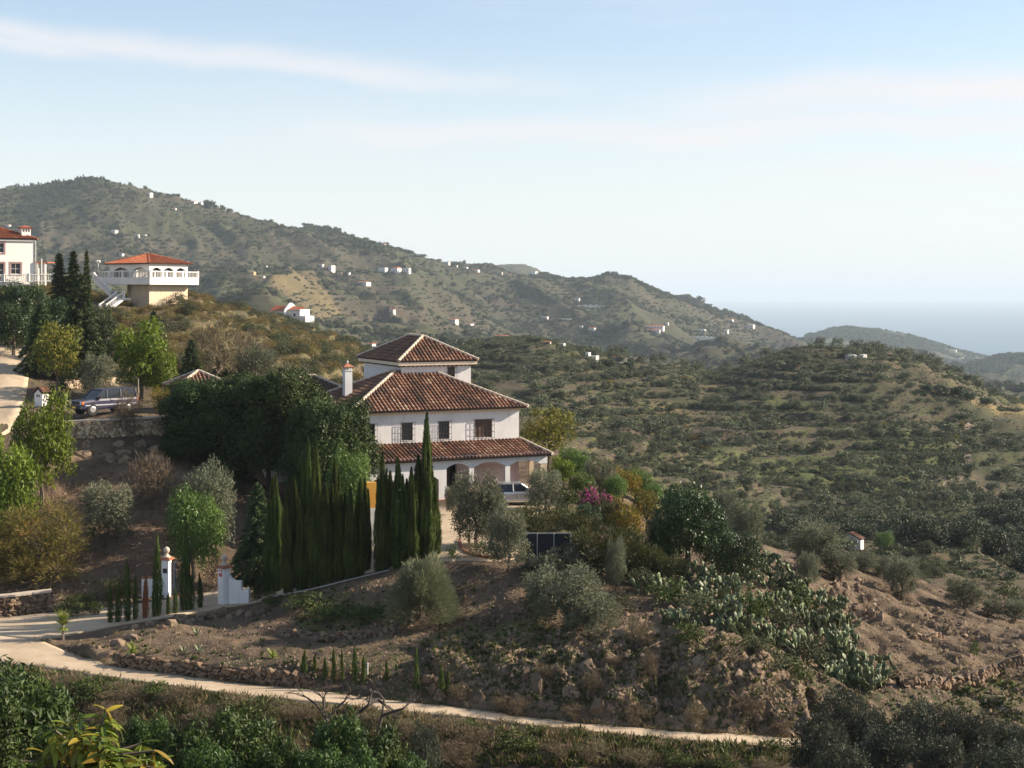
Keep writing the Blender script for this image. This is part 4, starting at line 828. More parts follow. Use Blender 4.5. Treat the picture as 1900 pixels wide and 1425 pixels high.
# ---------------------------------------------------------------- vegetation library
L_OLIVE = mat_leaf('olive_leaf', (0.071,0.078,0.045), (0.223,0.228,0.149), trans=.25)
L_OLIVED = mat_leaf('dark_olive_leaf', (0.029,0.035,0.024), (0.095,0.104,0.069), trans=.15)
L_PALE = mat_leaf('pale_broom', (0.117,0.135,0.070), (0.269,0.274,0.164), trans=.2)
L_DARK = mat_leaf('carob_leaf', (0.017,0.031,0.009), (0.065,0.099,0.022), rough=.5, trans=.2)
L_AVO = mat_leaf('avocado_leaf', (.012,.026,.006), (.075,.125,.026), rough=.5, trans=.25, spec=.22)
L_AVOD = mat_leaf('dark_avocado_leaf', (0.015,0.029,0.009), (0.052,0.086,0.022), rough=.42, trans=.2, spec=.3)
L_BRIGHT = mat_leaf('bright_leaf', (0.052,0.087,0.009), (0.190,0.246,0.024), rough=.45, trans=.35)
L_GREEN = mat_leaf('citrus_leaf', (0.044,0.083,0.017), (0.136,0.204,0.044), rough=.4, trans=.3)
L_YELLOW = mat_leaf('yellow_green_leaf', (0.070,0.077,0.014), (0.210,0.189,0.032), (0.238,0.126,0.021), trans=.35)
L_AUT = mat_leaf('autumn_leaf', (0.050,0.061,0.014), (0.285,0.185,0.021), (0.328,0.121,0.021), trans=.35)
L_ORA = mat_leaf('tamarisk_leaf', (0.075,0.066,0.018), (0.228,0.167,0.048), (0.211,0.088,0.035), trans=.3)
L_CYP = mat_leaf('cypress_leaf', (0.015,0.025,0.006), (0.076,0.101,0.020), trans=.12)
L_CYPS = mat_leaf('young_cypress_leaf', (0.034,0.055,0.013), (0.098,0.138,0.032), trans=.1, rough=.6)
L_DEADC = mat_leaf('dead_cypress_leaf', (0.220,0.070,0.030), (0.400,0.150,0.070), trans=.1)
L_CON = mat_leaf('cedar_needle', (0.022,0.040,0.019), (0.086,0.116,0.045), trans=.12)
L_PINK = mat_leaf('bougainvillea', (.022,.030,.012), (.060,.070,.025), (.36,.045,.19), ct=.50, trans=.3)
L_HEDGE = mat_leaf('feathery_hedge', (0.026,0.033,0.010), (0.082,0.082,0.024), (0.086,0.052,0.022), trans=.2)
L_SCRUB = mat_leaf('scrub_leaf', (0.035,0.045,0.019), (0.099,0.104,0.047), (0.138,0.104,0.052), trans=.15, objvar=.6)
L_SCRUBG = mat_leaf('golden_scrub', (.085,.07,.026), (.26,.19,.065), (0.082,0.090,0.024), trans=.2, objvar=.5)
L_BUSHF = mat_leaf('far_tree_leaf', (0.041,0.053,0.025), (0.116,0.128,0.061), trans=.15, objvar=.8)
L_VALLEY = mat_leaf('valley_tree_leaf', (.018,.026,.012), (.066,.078,.036), trans=.1, objvar=.6)
L_OLIVEF = mat_leaf('hillside_olive_leaf', (0.057,0.069,0.036), (0.171,0.182,0.103), trans=.15, objvar=.5)
L_DRY = mat_leaf('dry_grass', (0.130,0.095,0.047), (0.311,0.242,0.130), (0.077,0.086,0.026), trans=.25)
L_BROWN = mat_leaf('dry_shrub', (0.086,0.067,0.042), (0.225,0.173,0.108), (0.077,0.086,0.035), trans=.2)
L_WEED = mat_leaf('weed_leaf', (0.030,0.047,0.012), (0.095,0.121,0.030), trans=.2)
L_YUC = mat_leaf('yucca_blade', (0.119,0.162,0.027), (0.357,0.410,0.086), trans=.3)
L_AGAVE = mat_leaf('agave_blade', (0.138,0.164,0.104), (0.294,0.311,0.190), trans=.1)
L_CACT = mat_leaf('cactus_pad', (0.068,0.088,0.038), (0.168,0.188,0.092), trans=0, rough=.5, spec=.3, objvar=.9)
L_BIG = mat_leaf('big_leaf_surface', (.075,.115,.018), (.21,.24,.04), trans=.35, rough=.35, objvar=.7)
L_BIGY = mat_leaf('big_yellow_leaf_surface', (.20,.17,.025), (.36,.24,.03), trans=.35, rough=.4, objvar=.5)
def unit(a): return a/np.maximum(np.linalg.norm(a, axis=-1, keepdims=True), 1e-9)
def leaves(C, A, N, L, Wd, fold=.0):
    """diamond leaves: centres C, long axes A, normals N, half-length L, half-width Wd -> V, F"""
    n = len(C); A = unit(A); B = unit(np.cross(N, A)); L = np.asarray(L).reshape(-1, 1)*np.ones((n, 1)); Wd = np.asarray(Wd).reshape(-1, 1)*np.ones((n, 1))
    V = np.stack([C-A*L, C+B*Wd+A*L*.1, C+A*L, C-B*Wd+A*L*.1], 1).reshape(-1, 3); F_ = np.arange(4*n).reshape(n, 4); return V, F_
def rvec(rs, n): return unit(rs.normal(size=(n, 3)))
def crown(rs, blobs, dens, L, Wd, up=.25, jit=.8, along=.35, shell=(.62, 1.06), bump=.22):
    Cs, As, Ns, Ts = [], [], [], []
    for c, r in blobs:
        r = np.array(r, float); area = 4*math.pi*((r[0]*r[1])**1.6/3+(r[0]*r[2])**1.6/3+(r[1]*r[2])**1.6/3)**(1/1.6); n = max(8, int(area*dens)); d = rvec(rs, n)
        d[:, 2] = np.where(d[:, 2] < -.55, -d[:, 2]*.5, d[:, 2]); d = unit(d)
        k = 1+bump*(2*fbm(d[:, 0]*2.3+c[0]+9, d[:, 1]*2.3+d[:, 2]*1.7+c[2], 2, 5)-1)*1.6
        rad = rs.uniform(shell[0]**2, shell[1]**2, n)**.5*k
        p = np.array(c)+d*r*rad[:, None]; Cs.append(p); nn = unit(d+rvec(rs, n)*jit+[0, 0, up]); Ns.append(nn)
        As.append(unit(np.cross(nn, rvec(rs, n))+d*along+[0, 0, up*.5])); tb = rs.uniform(-.18, .18); Ts.append(np.clip(rs.beta(2, 2.4, n)+tb, 0, 1))
    C = np.concatenate(Cs); s = rs.uniform(.65, 1.25, len(C)); V, F_ = leaves(C, np.concatenate(As), np.concatenate(Ns), L*s, Wd*s); return V, F_, np.concatenate(Ts)
def limbs(m, base, tips, r0, rs, fork=.35, n=6, lean=.15):
    """a tapered, slightly bent trunk from base to a fork and a limb to each tip"""
    base = Vector(base); top = sum((Vector(t) for t in tips), Vector())/len(tips); f = base.lerp(top, fork); f.x += rs.uniform(-lean, lean); f.y += rs.uniform(-lean, lean)
    mid = base.lerp(f, .5)+Vector((rs.uniform(-lean, lean)*.5, rs.uniform(-lean, lean)*.5, 0)); m.bar(base-Vector((0,0,.5)), mid, r0*1.25, r0*.95, n); m.bar(mid, f, r0*.95, r0*.8, n)
    for t in tips:
        t = Vector(t); k = f.lerp(t, .5)+Vector((rs.uniform(-1, 1), rs.uniform(-1, 1), rs.uniform(0, .6)))*(t-f).length*.12
        m.bar(f, k, r0*.55, r0*.35, 5); m.bar(k, t, r0*.35, r0*.1, 4)
    return f
def tree_mesh(kind, H, R, seed, mat, dens, L, Wd, cb=.25, nb=12, br=.42, flat=1.0, trunk=.06, bark=None, low=0.0, up=.25, bump=.22, along=.35):
    """broadleaf tree of height H, radius R: crown from overlapping clumps; returns (crown mesh, trunk mesh)"""
    rs = np.random.RandomState(seed); blobs = []; hc = H*(cb+1)/2; hr = H*(1-cb)/2
    for i in range(nb):
        a = i*2.39996+rs.uniform(-.4, .4); t = (i+.5)/nb; zz = (1-2*t)*.72; q = math.sqrt(max(0, 1-zz*zz))*(.62+.1*rs.rand()); b = br*rs.uniform(.75, 1.2)
        if zz < -.2: q *= 1.05
        q *= rs.uniform(.8, 1.12); zz *= rs.uniform(.85, 1.12); blobs.append(((R*q*math.cos(a), R*q*math.sin(a), hc+hr*zz), (R*b, R*b, min(R, hr)*b*flat*rs.uniform(.85, 1.25))))
    blobs.append(((0, 0, hc), (R*.5, R*.5, hr*.5)))
    V, F_, T = crown(rs, blobs, dens, L, Wd, up, bump=bump, along=along); cm = mesh_np(kind+'_crown', V, F_, mat, T)
    m = MB(); limbs(m, (0, 0, 0), [b[0] for b in blobs[:-1] if b[0][2] > hc-hr*.6][:9], max(.04, trunk*H*.6), rs); tm = m.mesh(kind+'_trunk', bark or M_BARK); return cm, tm
def cypress_mesh(H, R, seed, mat, n, spires=3, L=.22, Wd=.045, name='cypress'):
    rs = np.random.RandomState(seed); Cs, As, Ns, Ts = [], [], [], []
    sp = [(0, 0, H, R)]+[(R*.55*math.cos(a), R*.55*math.sin(a), H*rs.uniform(.6, .9), R*rs.uniform(.45, .65)) for a in rs.uniform(0, 6.28, spires)]
    w = np.array([s[2]*s[3] for s in sp]); w = w/w.sum()
    for (x, y, h, r), ww in zip(sp, w):
        k = int(n*ww); t = rs.uniform(0, 1, k)**.9; a = rs.uniform(0, 6.283, k)
        prof = np.clip(.45+t/.22*.55, .45, 1)*np.clip((1-t)*1.35, 0, 1)**.66*(1-.1*t)
        fl = 1+.36*np.sin(a*4+t*5+seed)*np.sin(a*3-t*8)+.22*(fbm(a*2.5, t*h*1.6, 3, seed)-.5)*2
        rr = r*prof*fl*rs.uniform(.72, 1.05, k); d = np.stack([np.cos(a), np.sin(a), 0*a], -1)
        Cs.append(np.stack([x+rr*np.cos(a), y+rr*np.sin(a), t*h], -1)); As.append(d*.32+[0, 0, 1]+rvec(rs, k)*.28); Ns.append(unit(d+rvec(rs, k)*.28)); Ts.append(np.clip(.42+.5*(fl-1)/.4+rs.uniform(-.22, .22, k), 0, 1))  # tint falls in the flutes: shade between tufts put into leaf colour
    C = np.concatenate(Cs); s = rs.uniform(.6, 1.3, len(C)); V, F_ = leaves(C, np.concatenate(As), np.concatenate(Ns), L*s, Wd*s)
    cm = mesh_np(name+'_foliage', V, F_, mat, np.concatenate(Ts)); m = MB(); m.bar((0,0,-.4), (0,0,H*.85), R*.16, R*.03, 5); return cm, m.mesh(name+'_trunk', M_BARK)
def conifer_mesh(H, R, seed, mat, nbr=80, L=.17, Wd=.05, droop=.25, top=1.0, per=70):
    rs = np.random.RandomState(seed); Cs, As, Ns, Ts = [], [], [], []; m = MB(); m.bar((0,0,-.4), (0,0,H*.97), R*.11, R*.015, 6)
    for i in range(nbr):
        t = (i+.5)/nbr; t = t**1.05; a = i*2.39996+rs.uniform(-.3, .3); ln = R*(1-t)**.8*rs.uniform(.75, 1.1)+.12; z0 = H*(.05+.93*t); k = int(per*(.35+ln/R)); s = rs.uniform(.12, 1, k)**.8
        dr = droop*(1-t)+.0; x = s*ln; zz = z0-dr*ln*s**1.5+.18*ln*np.sin(s*3); sw = rs.normal(size=k)*.13*ln*(1.15-s*.6)
        C = np.stack([x*math.cos(a)-sw*math.sin(a), x*math.sin(a)+sw*math.cos(a), zz+rs.normal(size=k)*.045*ln], -1)
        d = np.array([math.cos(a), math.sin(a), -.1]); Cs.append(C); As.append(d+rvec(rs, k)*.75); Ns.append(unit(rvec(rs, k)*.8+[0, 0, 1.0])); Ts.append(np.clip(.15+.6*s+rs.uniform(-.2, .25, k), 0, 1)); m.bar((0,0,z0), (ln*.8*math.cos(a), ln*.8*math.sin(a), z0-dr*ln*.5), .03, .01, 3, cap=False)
    C = np.concatenate(Cs); s = rs.uniform(.6, 1.3, len(C)); V, F_ = leaves(C, np.concatenate(As), np.concatenate(Ns), L*s, Wd*s); return mesh_np('conifer_foliage', V, F_, mat, np.concatenate(Ts)), m.mesh('conifer_trunk', M_BARK)
def strands(H, R, seed, mat, n, L=.4, Wd=.018, name='strands', spread=1.0, fill=.25, droop=.0, curve=3):
    """fountain of fine stems: brooms, grasses, bare shrubs"""
    rs = np.random.RandomState(seed); d = rvec(rs, n); d[:, 2] = np.abs(d[:, 2])*1.0+.02; d = unit(d); r = rs.uniform(fill, 1, n)**.6
    k = 1+.3*(2*fbm(d[:, 0]*2.5+4, d[:, 1]*2.5+d[:, 2]*2, 3, seed)-1); C = d*[R*spread, R*spread, H]*(r*k)[:, None]; A = d*[1, 1, .9]+rvec(rs, n)*.28+[0, 0, .2]; A[:, 2] -= droop*r
    N = rvec(rs, n); s = rs.uniform(.6, 1.2, n); V, F_ = leaves(C, A, N, L*s, Wd*s); return mesh_np(name, V, F_, mat, np.clip(rs.beta(2, 2, n)+.2*(k-1), 0, 1))
def rosette(n, L, Wd, seed, mat, name='blades', z0=0., up=.5, seg=3, droop=.5):
    rs = np.random.RandomState(seed); V = []; Fq = []
    for i in range(n):
        a = i*2.4+rs.uniform(-.3, .3); e = math.radians(rs.uniform(8, 85))*up+.15*rs.rand(); l = L*rs.uniform(.75, 1.1); d = np.array([math.cos(a), math.sin(a)]); p = np.array([-math.sin(a), math.cos(a)]); b = len(V); x = 0; z = z0
        for j in range(seg+1):
            t = j/seg; w = Wd*(1-t**1.6)*.5+.002; V.append((x*d[0]-p[0]*w, x*d[1]-p[1]*w, z)); V.append((x*d[0]+p[0]*w, x*d[1]+p[1]*w, z)); an = e-droop*t*1.2; x += l/seg*math.cos(an); z += l/seg*math.sin(an)
        for j in range(seg): Fq.append((b+2*j, b+2*j+1, b+2*j+3, b+2*j+2))
    return mesh_np(name, np.array(V), np.array(Fq), mat, rs.rand(len(Fq)))
def pad_mesh(seed):
    m = MB(); rs = np.random.RandomState(seed); n = 9; rings = []
    for j, (z, r) in enumerate(((0,.05),(.12,.13),(.28,.175),(.44,.15),(.55,.06))):
        rings.append([(r*math.cos(2*math.pi*i/n)*1.0, .035*(1 if 0<j<4 else .5)*math.sin(2*math.pi*i/n), z) for i in range(n)])
    V = [p for q in rings for p in q]; Fs = [(k*n+i, k*n+(i+1)%n, (k+1)*n+(i+1)%n, (k+1)*n+i) for k in range(4) for i in range(n)]+[tuple(range(4*n, 5*n))]
    m.add(V, Fs, rs.rand()); me = m.mesh('cactus_pad', L_CACT, smooth=True); return me
PADS = [pad_mesh(i) for i in range(3)]
def cactus(p, n, spread, hgt, label, seed, group=None):
    """prickly pear: chains of pads growing from pad tips"""
    rs = random.Random(seed); e = empty('prickly_pear', p, rs.uniform(0, 6), label, 'cactus', group); tips = []; c = 0
    for i in range(max(3, n//7)): tips.append((Vector((rs.uniform(-.5,.5)*spread, rs.uniform(-.5,.5)*spread, -.1)), Vector((rs.uniform(-.5,.5), rs.uniform(-.5,.5), 1)).normalized(), 0))
    while c < n and tips:
        b, d, g = tips.pop(0); s = rs.uniform(.5, .78)*(1.2 if g < 2 else 1); o = link(rs.choice(PADS), 'pad', e); q = d.to_track_quat('Z', 'Y'); tw = Matrix.Rotation(rs.uniform(0, 6.28), 3, 'Z')
        o.matrix_local = Matrix.Translation(b)@(q.to_matrix()@tw).to_4x4()@Matrix.Scale(s, 4); c += 1; t = b+d*.50*s
        for _ in range(rs.choice((1, 2, 2, 3) if g < 3 else (0, 1, 1, 2))):
            nd = (d+Vector((rs.uniform(-1, 1), rs.uniform(-1, 1), rs.uniform(-.25, .55)))*.75).normalized()
            if t.z < hgt: tips.append((t-d*.04, nd, g+1))
        if not tips: tips.append((Vector((rs.uniform(-.6,.6)*spread, rs.uniform(-.6,.6)*spread, -.05)), Vector((rs.uniform(-.4,.4), rs.uniform(-.4,.4), 1)).normalized(), 0))
    return e
LIB = {}
def lib(kind, i=0):
    key = (kind, i)
    if key in LIB: return LIB[key]
    s = hash(kind) % 1 + 101*i+7
    f = {
     'olive': lambda: tree_mesh('olive', 4, 2, s+1, L_OLIVE, 100, .095, .026, cb=.03, nb=32, br=.26, trunk=.05, bump=.55, along=.9),
     'dolive': lambda: tree_mesh('olive', 4, 2, s+2, L_OLIVED, 95, .095, .030, cb=.08, nb=18, br=.34, bump=.4, along=.9),
     'dark': lambda: tree_mesh('carob', 8, 4, s+3, L_DARK, 95, .10, .05, cb=.03, nb=40, br=.31, bump=.25, trunk=.035),
     'avo': lambda: tree_mesh('avocado', 3, 1.3, s+4, L_AVO, 120, .095, .030, cb=.02, nb=30, br=.29, bump=.4, up=.3, along=.15),
     'avod': lambda: tree_mesh('avocado', 5, 2.2, s+5, L_AVOD, 85, .10, .036, cb=.04, nb=22, br=.32, bump=.4, up=.1),
     'bright': lambda: tree_mesh('tree', 4, 2, s+6, L_BRIGHT, 60, .11, .045, cb=.12, nb=16, br=.36, bump=.4),
     'green': lambda: tree_mesh('tree', 4, 2, s+7, L_GREEN, 75, .09, .036, cb=.08, nb=16, br=.4, bump=.25),
     'yellow': lambda: tree_mesh('tree', 5, 1.8, s+8, L_YELLOW, 36, .12, .05, cb=.25, nb=18, br=.32, bump=.5, trunk=.04),
     'autumn': lambda: tree_mesh('shrub', 3, 1.6, s+9, L_AUT, 48, .09, .045, cb=.05, nb=12, br=.4, bump=.4),
     'tamarisk': lambda: tree_mesh('shrub', 5, 3, s+10, L_ORA, 34, .22, .022, cb=.05, nb=16, br=.42, bump=.5, along=1.2),
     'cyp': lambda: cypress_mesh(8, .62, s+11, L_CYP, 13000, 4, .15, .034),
     'cyps': lambda: cypress_mesh(2.2, .24, s+12, L_CYPS, 1300, 1, .09, .022),
     'cypd': lambda: cypress_mesh(2.2, .22, s+12, L_DEADC, 1300, 1, .09, .022),
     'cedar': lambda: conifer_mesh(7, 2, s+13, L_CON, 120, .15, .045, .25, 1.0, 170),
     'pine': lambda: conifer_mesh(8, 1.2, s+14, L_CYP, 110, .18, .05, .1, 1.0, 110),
     'hedge': lambda: tree_mesh('hedge', 3, 2.2, s+15, L_HEDGE, 42, .20, .024, cb=.0, nb=12, br=.42, bump=.5, along=1.3, up=.6),
     'pink': lambda: tree_mesh('shrub', 2.4, 1.6, s+16, L_PINK, 60, .075, .05, cb=.0, nb=12, br=.38, bump=.5),
     'bush': lambda: tree_mesh('bush', 1.6, 1.2, s+17, L_SCRUB, 52, .09, .03, cb=.0, nb=8, br=.45, bump=.5, trunk=.03),
     'gbush': lambda: tree_mesh('bush', 1.2, 1.0, s+18, L_SCRUBG, 60, .10, .022, cb=.0, nb=8, br=.45, bump=.5, along=.9, trunk=.03),
     'weed': lambda: tree_mesh('bush', 1.0, .9, s+19, L_WEED, 80, .08, .03, cb=.0, nb=6, br=.45, bump=.5, trunk=.03),
     'hillolive': lambda: tree_mesh('olive', 3.4, 2.0, s+20, L_OLIVEF, 9, .26, .10, cb=.15, nb=7, br=.5, bump=.4, trunk=.05),
     'valley': lambda: tree_mesh('tree', 3.8, 2.2, s+25, L_VALLEY, 10, .24, .11, cb=.0, nb=8, br=.48, bump=.5, trunk=.04),
     'farbush': lambda: tree_mesh('bush', 3.6, 2.4, s+21, L_BUSHF, 2.3, .62, .30, cb=.0, nb=4, br=.6, bump=.4, trunk=.03),
     'lowscrub': lambda: tree_mesh('scrub', 1.0, 1.1, s+22, L_BUSHF, 9, .30, .11, cb=-.2, nb=3, br=.6, bump=.5, trunk=.02),
     'brownbush': lambda: tree_mesh('bush', 1.8, 1.3, s+23, L_BROWN, 70, .16, .012, cb=.0, nb=8, br=.45, bump=.5, along=1.3, up=.5, trunk=.03),
    }[kind]
    LIB[key] = f(); return LIB[key]
NOM = {'olive':(4,2),'dolive':(4,2),'dark':(8,4),'avo':(3,1.3),'avod':(5,2.2),'bright':(4,2),'green':(4,2),'yellow':(5,1.8),'autumn':(3,1.6),'tamarisk':(5,3),'cyp':(8,.62),'cyps':(2.2,.24),'cypd':(2.2,.22),'cedar':(7,2),'pine':(8,1.2),'hedge':(3,2.2),'pink':(2.4,1.6),'bush':(1.6,1.2),'gbush':(1.2,1.0),'weed':(1.0,.9),'hillolive':(3.4,2.0),'valley':(3.8,2.2),'farbush':(3.6,2.4),'lowscrub':(1,1.1),'brownbush':(1.8,1.3)}
CAT = {'cyp':'cypress','cyps':'cypress','cypd':'cypress','cedar':'conifer','pine':'conifer','hedge':'hedge','pink':'shrub','bush':'bush','gbush':'bush','weed':'bush','autumn':'shrub','tamarisk':'shrub','brownbush':'bush'}
NMS = {'olive':'olive_tree','dolive':'olive_tree','dark':'carob_tree','avo':'avocado_tree','avod':'avocado_tree','bright':'leafy_tree','green':'citrus_tree','yellow':'leafy_tree','autumn':'autumn_shrub','tamarisk':'tamarisk','cyp':'cypress','cyps':'cypress','cypd':'cypress','cedar':'cedar','pine':'conifer','hedge':'hedge','pink':'bougainvillea','bush':'bush','gbush':'bush','weed':'bush','hillolive':'olive_tree','valley':'leafy_tree','brownbush':'dry_bush'}
_cnt = {}
def plant_at(kind, p, H, R, label, group=None, var=None, rz=None, trunk=True):
    k = _cnt.get(kind, 0); _cnt[kind] = k+1; nv = {'olive':4,'dolive':3,'dark':2,'cyp':4,'cyps':3,'avo':3,'avod':2,'hillolive':3,'bush':2,'gbush':2}.get(kind, 1)
    cm, tm = lib(kind, k % nv if var is None else var); h0, r0 = NOM[kind]
    e = empty(NMS[kind], p, random.uniform(0, 6.28) if rz is None else rz, label, CAT.get(kind, 'tree'), group); c = link(cm, 'crown', e); zs = H/h0
    if kind == 'avo' and zs > 1.25*R/r0: zs = 1.25*R/r0; c.location.z = H-h0*zs
    c.scale = (R/r0, R/r0, zs)
    if trunk: t = link(tm, 'trunk', e); t.scale = (R/r0, R/r0, H/h0)
    if kind.startswith('cyp'): e.rotation_euler[0] = random.uniform(-.022, .022); e.rotation_euler[1] = random.uniform(-.022, .022); c.scale[0] *= random.uniform(.85, 1.2)
    return e
def plant(kind, u, vb, vt, w, label, ymin=60, group=None, Y=None, var=None, rz=None):
    if Y is None: p = hit(u, vb, ymin)
    else: x = (u-U0)/F*Y; p = Vector((x, Y, float(surf(x, Y))))
    k = p.y/F; ztop = -(vt-VH)*k; return plant_at(kind, p, max(.3, ztop-p.z), w*k/2, label, group, var, rz)

# ---------------------------------------------------------------- stone walls, rocks
def rock_mesh(seed, sub=1, sx=1, sy=.8, sz=.75, amp=.28, cut=True):
    import bmesh
    bm = bmesh.new(); bmesh.ops.create_icosphere(bm, subdivisions=sub, radius=.5); rs = random.Random(seed); o = [rs.uniform(0, 50) for _ in range(3)]
    pl = [(Vector((rs.uniform(-1,1), rs.uniform(-1,1), rs.uniform(-1,1))).normalized(), rs.uniform(.28, .42)) for _ in range(7)]
    for v in bm.verts:
        c = v.co.copy()
        if cut:
            for n, d in pl:
                k = c.dot(n)
                if k > d: c -= n*(k-d)
        c *= 1+amp*(float(vnoise(c.x*3+o[0], c.y*3+c.z*2+o[1], seed))-.5)
        v.co = Vector((c.x*sx*1.15, c.y*sy*1.15, c.z*sz*1.15))
    me = bpy.data.meshes.new('rock'); bm.to_mesh(me); bm.free(); return me
def hull_mesh(seed, n=13):
    import bmesh
    rs = random.Random(seed); bm = bmesh.new()
    for i in range(n):
        d = Vector((rs.gauss(0,1), rs.gauss(0,1), rs.gauss(0,1))).normalized(); k = max(abs(d.x), abs(d.y), abs(d.z)); d = d*(.5/k**.75)*rs.uniform(.85, 1.05); bm.verts.new(d)
    bmesh.ops.convex_hull(bm, input=bm.verts); bmesh.ops.delete(bm, geom=[v for v in bm.verts if not v.link_faces], context='VERTS')
    me = bpy.data.meshes.new('rock'); bm.to_mesh(me); bm.free(); return me
STN = [hull_mesh(i, 12) for i in range(10)]; STNP = [hull_mesh(i+20, 14) for i in range(10)]; ROCKS = [hull_mesh(i+40, 11+i) for i in range(9)]
for me in STN: me.materials.append(M_STONE)
for me in STNP: me.materials.append(M_STONEP)
for me in ROCKS: me.materials.append(M_ROCK)
def stone_wall(P, rows, size, hgt, label, meshes=STN, name='dry_stone_wall', core=M_CORE, pale=False, lim=300, batter=.12, topcap=None, base=-.06):
    """P: ground points from end to end; every stone an object of its own"""
    P = [Vector(p) for p in P]; e = empty(name, P[0], 0, label, 'stone wall'); seg = [(b-a).length for a, b in zip(P[:-1], P[1:])]; L = sum(seg); rh = hgt/rows
    def pt(s):
        for (a, b), l in zip(zip(P[:-1], P[1:]), seg):
            if s <= l: return a.lerp(b, s/l), (b-a).normalized()
            s -= l
        return P[-1].copy(), (P[-1]-P[-2]).normalized()
    m = MB(); n = max(2, int(L/.8)); prev = None
    for i in range(n+1):
        c, d = pt(L*i/n); nrm = Vector((d.y, -d.x, 0)).normalized(); c = c-P[0]; q = [c+nrm*.02+Vector((0,0,-.6)), c+nrm*.02-nrm*batter+Vector((0,0,hgt*.82)), c-nrm*(.25+batter)+Vector((0,0,hgt*.72)), c-nrm*.3+Vector((0,0,-.6))]
        if prev: m.add(prev+q, [(0,4,5,1),(1,5,6,2),(2,6,7,3)])
        prev = q
    m.build('wall_core', core, e); cnt = 0; rest = MB()
    for r in range(rows):
        s = random.uniform(0, size*.5)
        while s < L:
            w = size*random.uniform(.5, 1.8); c, d = pt(s+w/2); nrm = Vector((d.y, -d.x, 0)).normalized(); zz = base+rh*(r+.5)+random.uniform(-.35, .35)*rh
            if r == rows-1 and random.random() < .3: s += w; continue
            pos = c-P[0]+nrm*(.05-batter*r/rows+random.uniform(-.03, .04))+Vector((0, 0, zz)); yaw = math.atan2(d.y, d.x)+random.uniform(-.3, .3)+(math.pi if random.random() < .5 else 0)
            M = Matrix.Translation(pos)@Matrix.Rotation(yaw, 4, 'Z')@Matrix.Rotation(random.uniform(-.25, .25), 4, 'Y')@Matrix.Diagonal((w*1.15, size*.9, rh*random.uniform(.95, 2.1), 1)); me = random.choice(meshes)
            if cnt < lim: o = link(me, 'stone', e); o.matrix_local = M; cnt += 1
            else: rest.add([M@v.co for v in me.vertices], [tuple(p.vertices) for p in me.polygons])
            s += w
    if rest.v: tag(rest.build('stones', meshes[0].materials[0], e), kind='stuff')
    if topcap:
        m = MB(); n = 24; prev = None
        for i in range(n+1):
            c, d = pt(L*i/n); nrm = Vector((d.y, -d.x, 0)).normalized(); c = c-P[0]; w = fbm(np.array([i*.7]), np.array([1.]), 2, 3)[0]*.12; q = [c+nrm*(.14+w-batter), c+nrm*(.14+w-batter), c-nrm*.5, c-nrm*.5]; z = [hgt-.02, hgt+.09, hgt+.09, hgt-.02]; q = [a+Vector((0,0,b)) for a, b in zip(q, z)]
            if prev: m.add(prev+q, [(0,4,5,1),(1,5,6,2),(2,6,7,3),(3,7,4,0)])
            prev = q
        m.build('coping', topcap, e)
    return e
def gline(pts, ymin=66, ymax=200): return [hit(u, v, ymin, ymax) for u, v in pts]
stone_wall(gline([(212,1236),(260,1243),(310,1249),(360,1254),(420,1261),(480,1267),(540,1272),(575,1274)], 68, 80), 4, .30, .72, 'low dry stone wall of rusty stones directly above the concrete track')
stone_wall(gline([(-30,1146),(20,1142),(60,1137),(95,1133)], 70, 100), 5, .30, 1.05, 'brown stone retaining wall beside the driveway at the left edge', topcap=M_MORTAR)
stone_wall(gline([(0,1105),(30,1104),(60,1100)], 84, 100), 2, .25, .4, 'short row of stones above the retaining wall at the left edge')
stone_wall(gline([(112,815),(160,812),(210,810),(260,807),(310,804),(345,803)], 98, 112), 5, .27, 1.12, 'pale stone parapet in front of the parked blue car', STNP, core=M_STONEP, topcap=M_MORTAR)
stone_wall(gline([(528,1180),(580,1188),(640,1184),(700,1180),(735,1173),(765,1160),(778,1148)], 70, 90), 2, .26, .42, 'curved terrace wall of small ochre stones on the bare slope')
stone_wall(gline([(1672,1276),(1720,1277),(1770,1275),(1820,1265),(1850,1250),(1880,1236),(1905,1232)], 66, 90), 3, .24, .58, 'curving dry stone terrace wall at the lower right')
stone_wall(gline([(1690,1185),(1720,1188),(1750,1183)], 72, 100), 2, .22, .35, 'short heap of stones on the right terrace')
stone_wall(gline([(120,722),(150,720),(180,718),(215,715)], 112, 135), 3, .35, .75, 'rough wall of pale boulders behind the parked blue car', STNP, base=-.1)
stone_wall(gline([(1055,905),(1080,908),(1105,906)], 106, 122), 3, .3, .9, 'curved brown stone planter in the garden right of the villa')
stone_wall(gline([(760,1262),(800,1268),(840,1274)], 66, 75), 2, .28, .4, 'few dark wall stones beside the small cypress above the track')
def rock(u, v, w, h, label, ymin=62, group=None, mesh=None, sink=.25, ry=.8, tilt=0):
    p = hit(u, v, ymin); k = p.y/F; o = link(mesh or random.choice(ROCKS), 'rock'); W_ = w*k*1.1; H_ = h*k*1.15
    o.location = p+Vector((0, W_*.2, H_*(.5-sink))); o.scale = (W_, W_*ry, H_); o.rotation_euler = (random.uniform(-.35, .35)-.2*tilt, random.uniform(-.3, .3)-.55*tilt, random.uniform(-.6, .6)*(1-.5*tilt)); tag(o, label, 'rock', group); return o
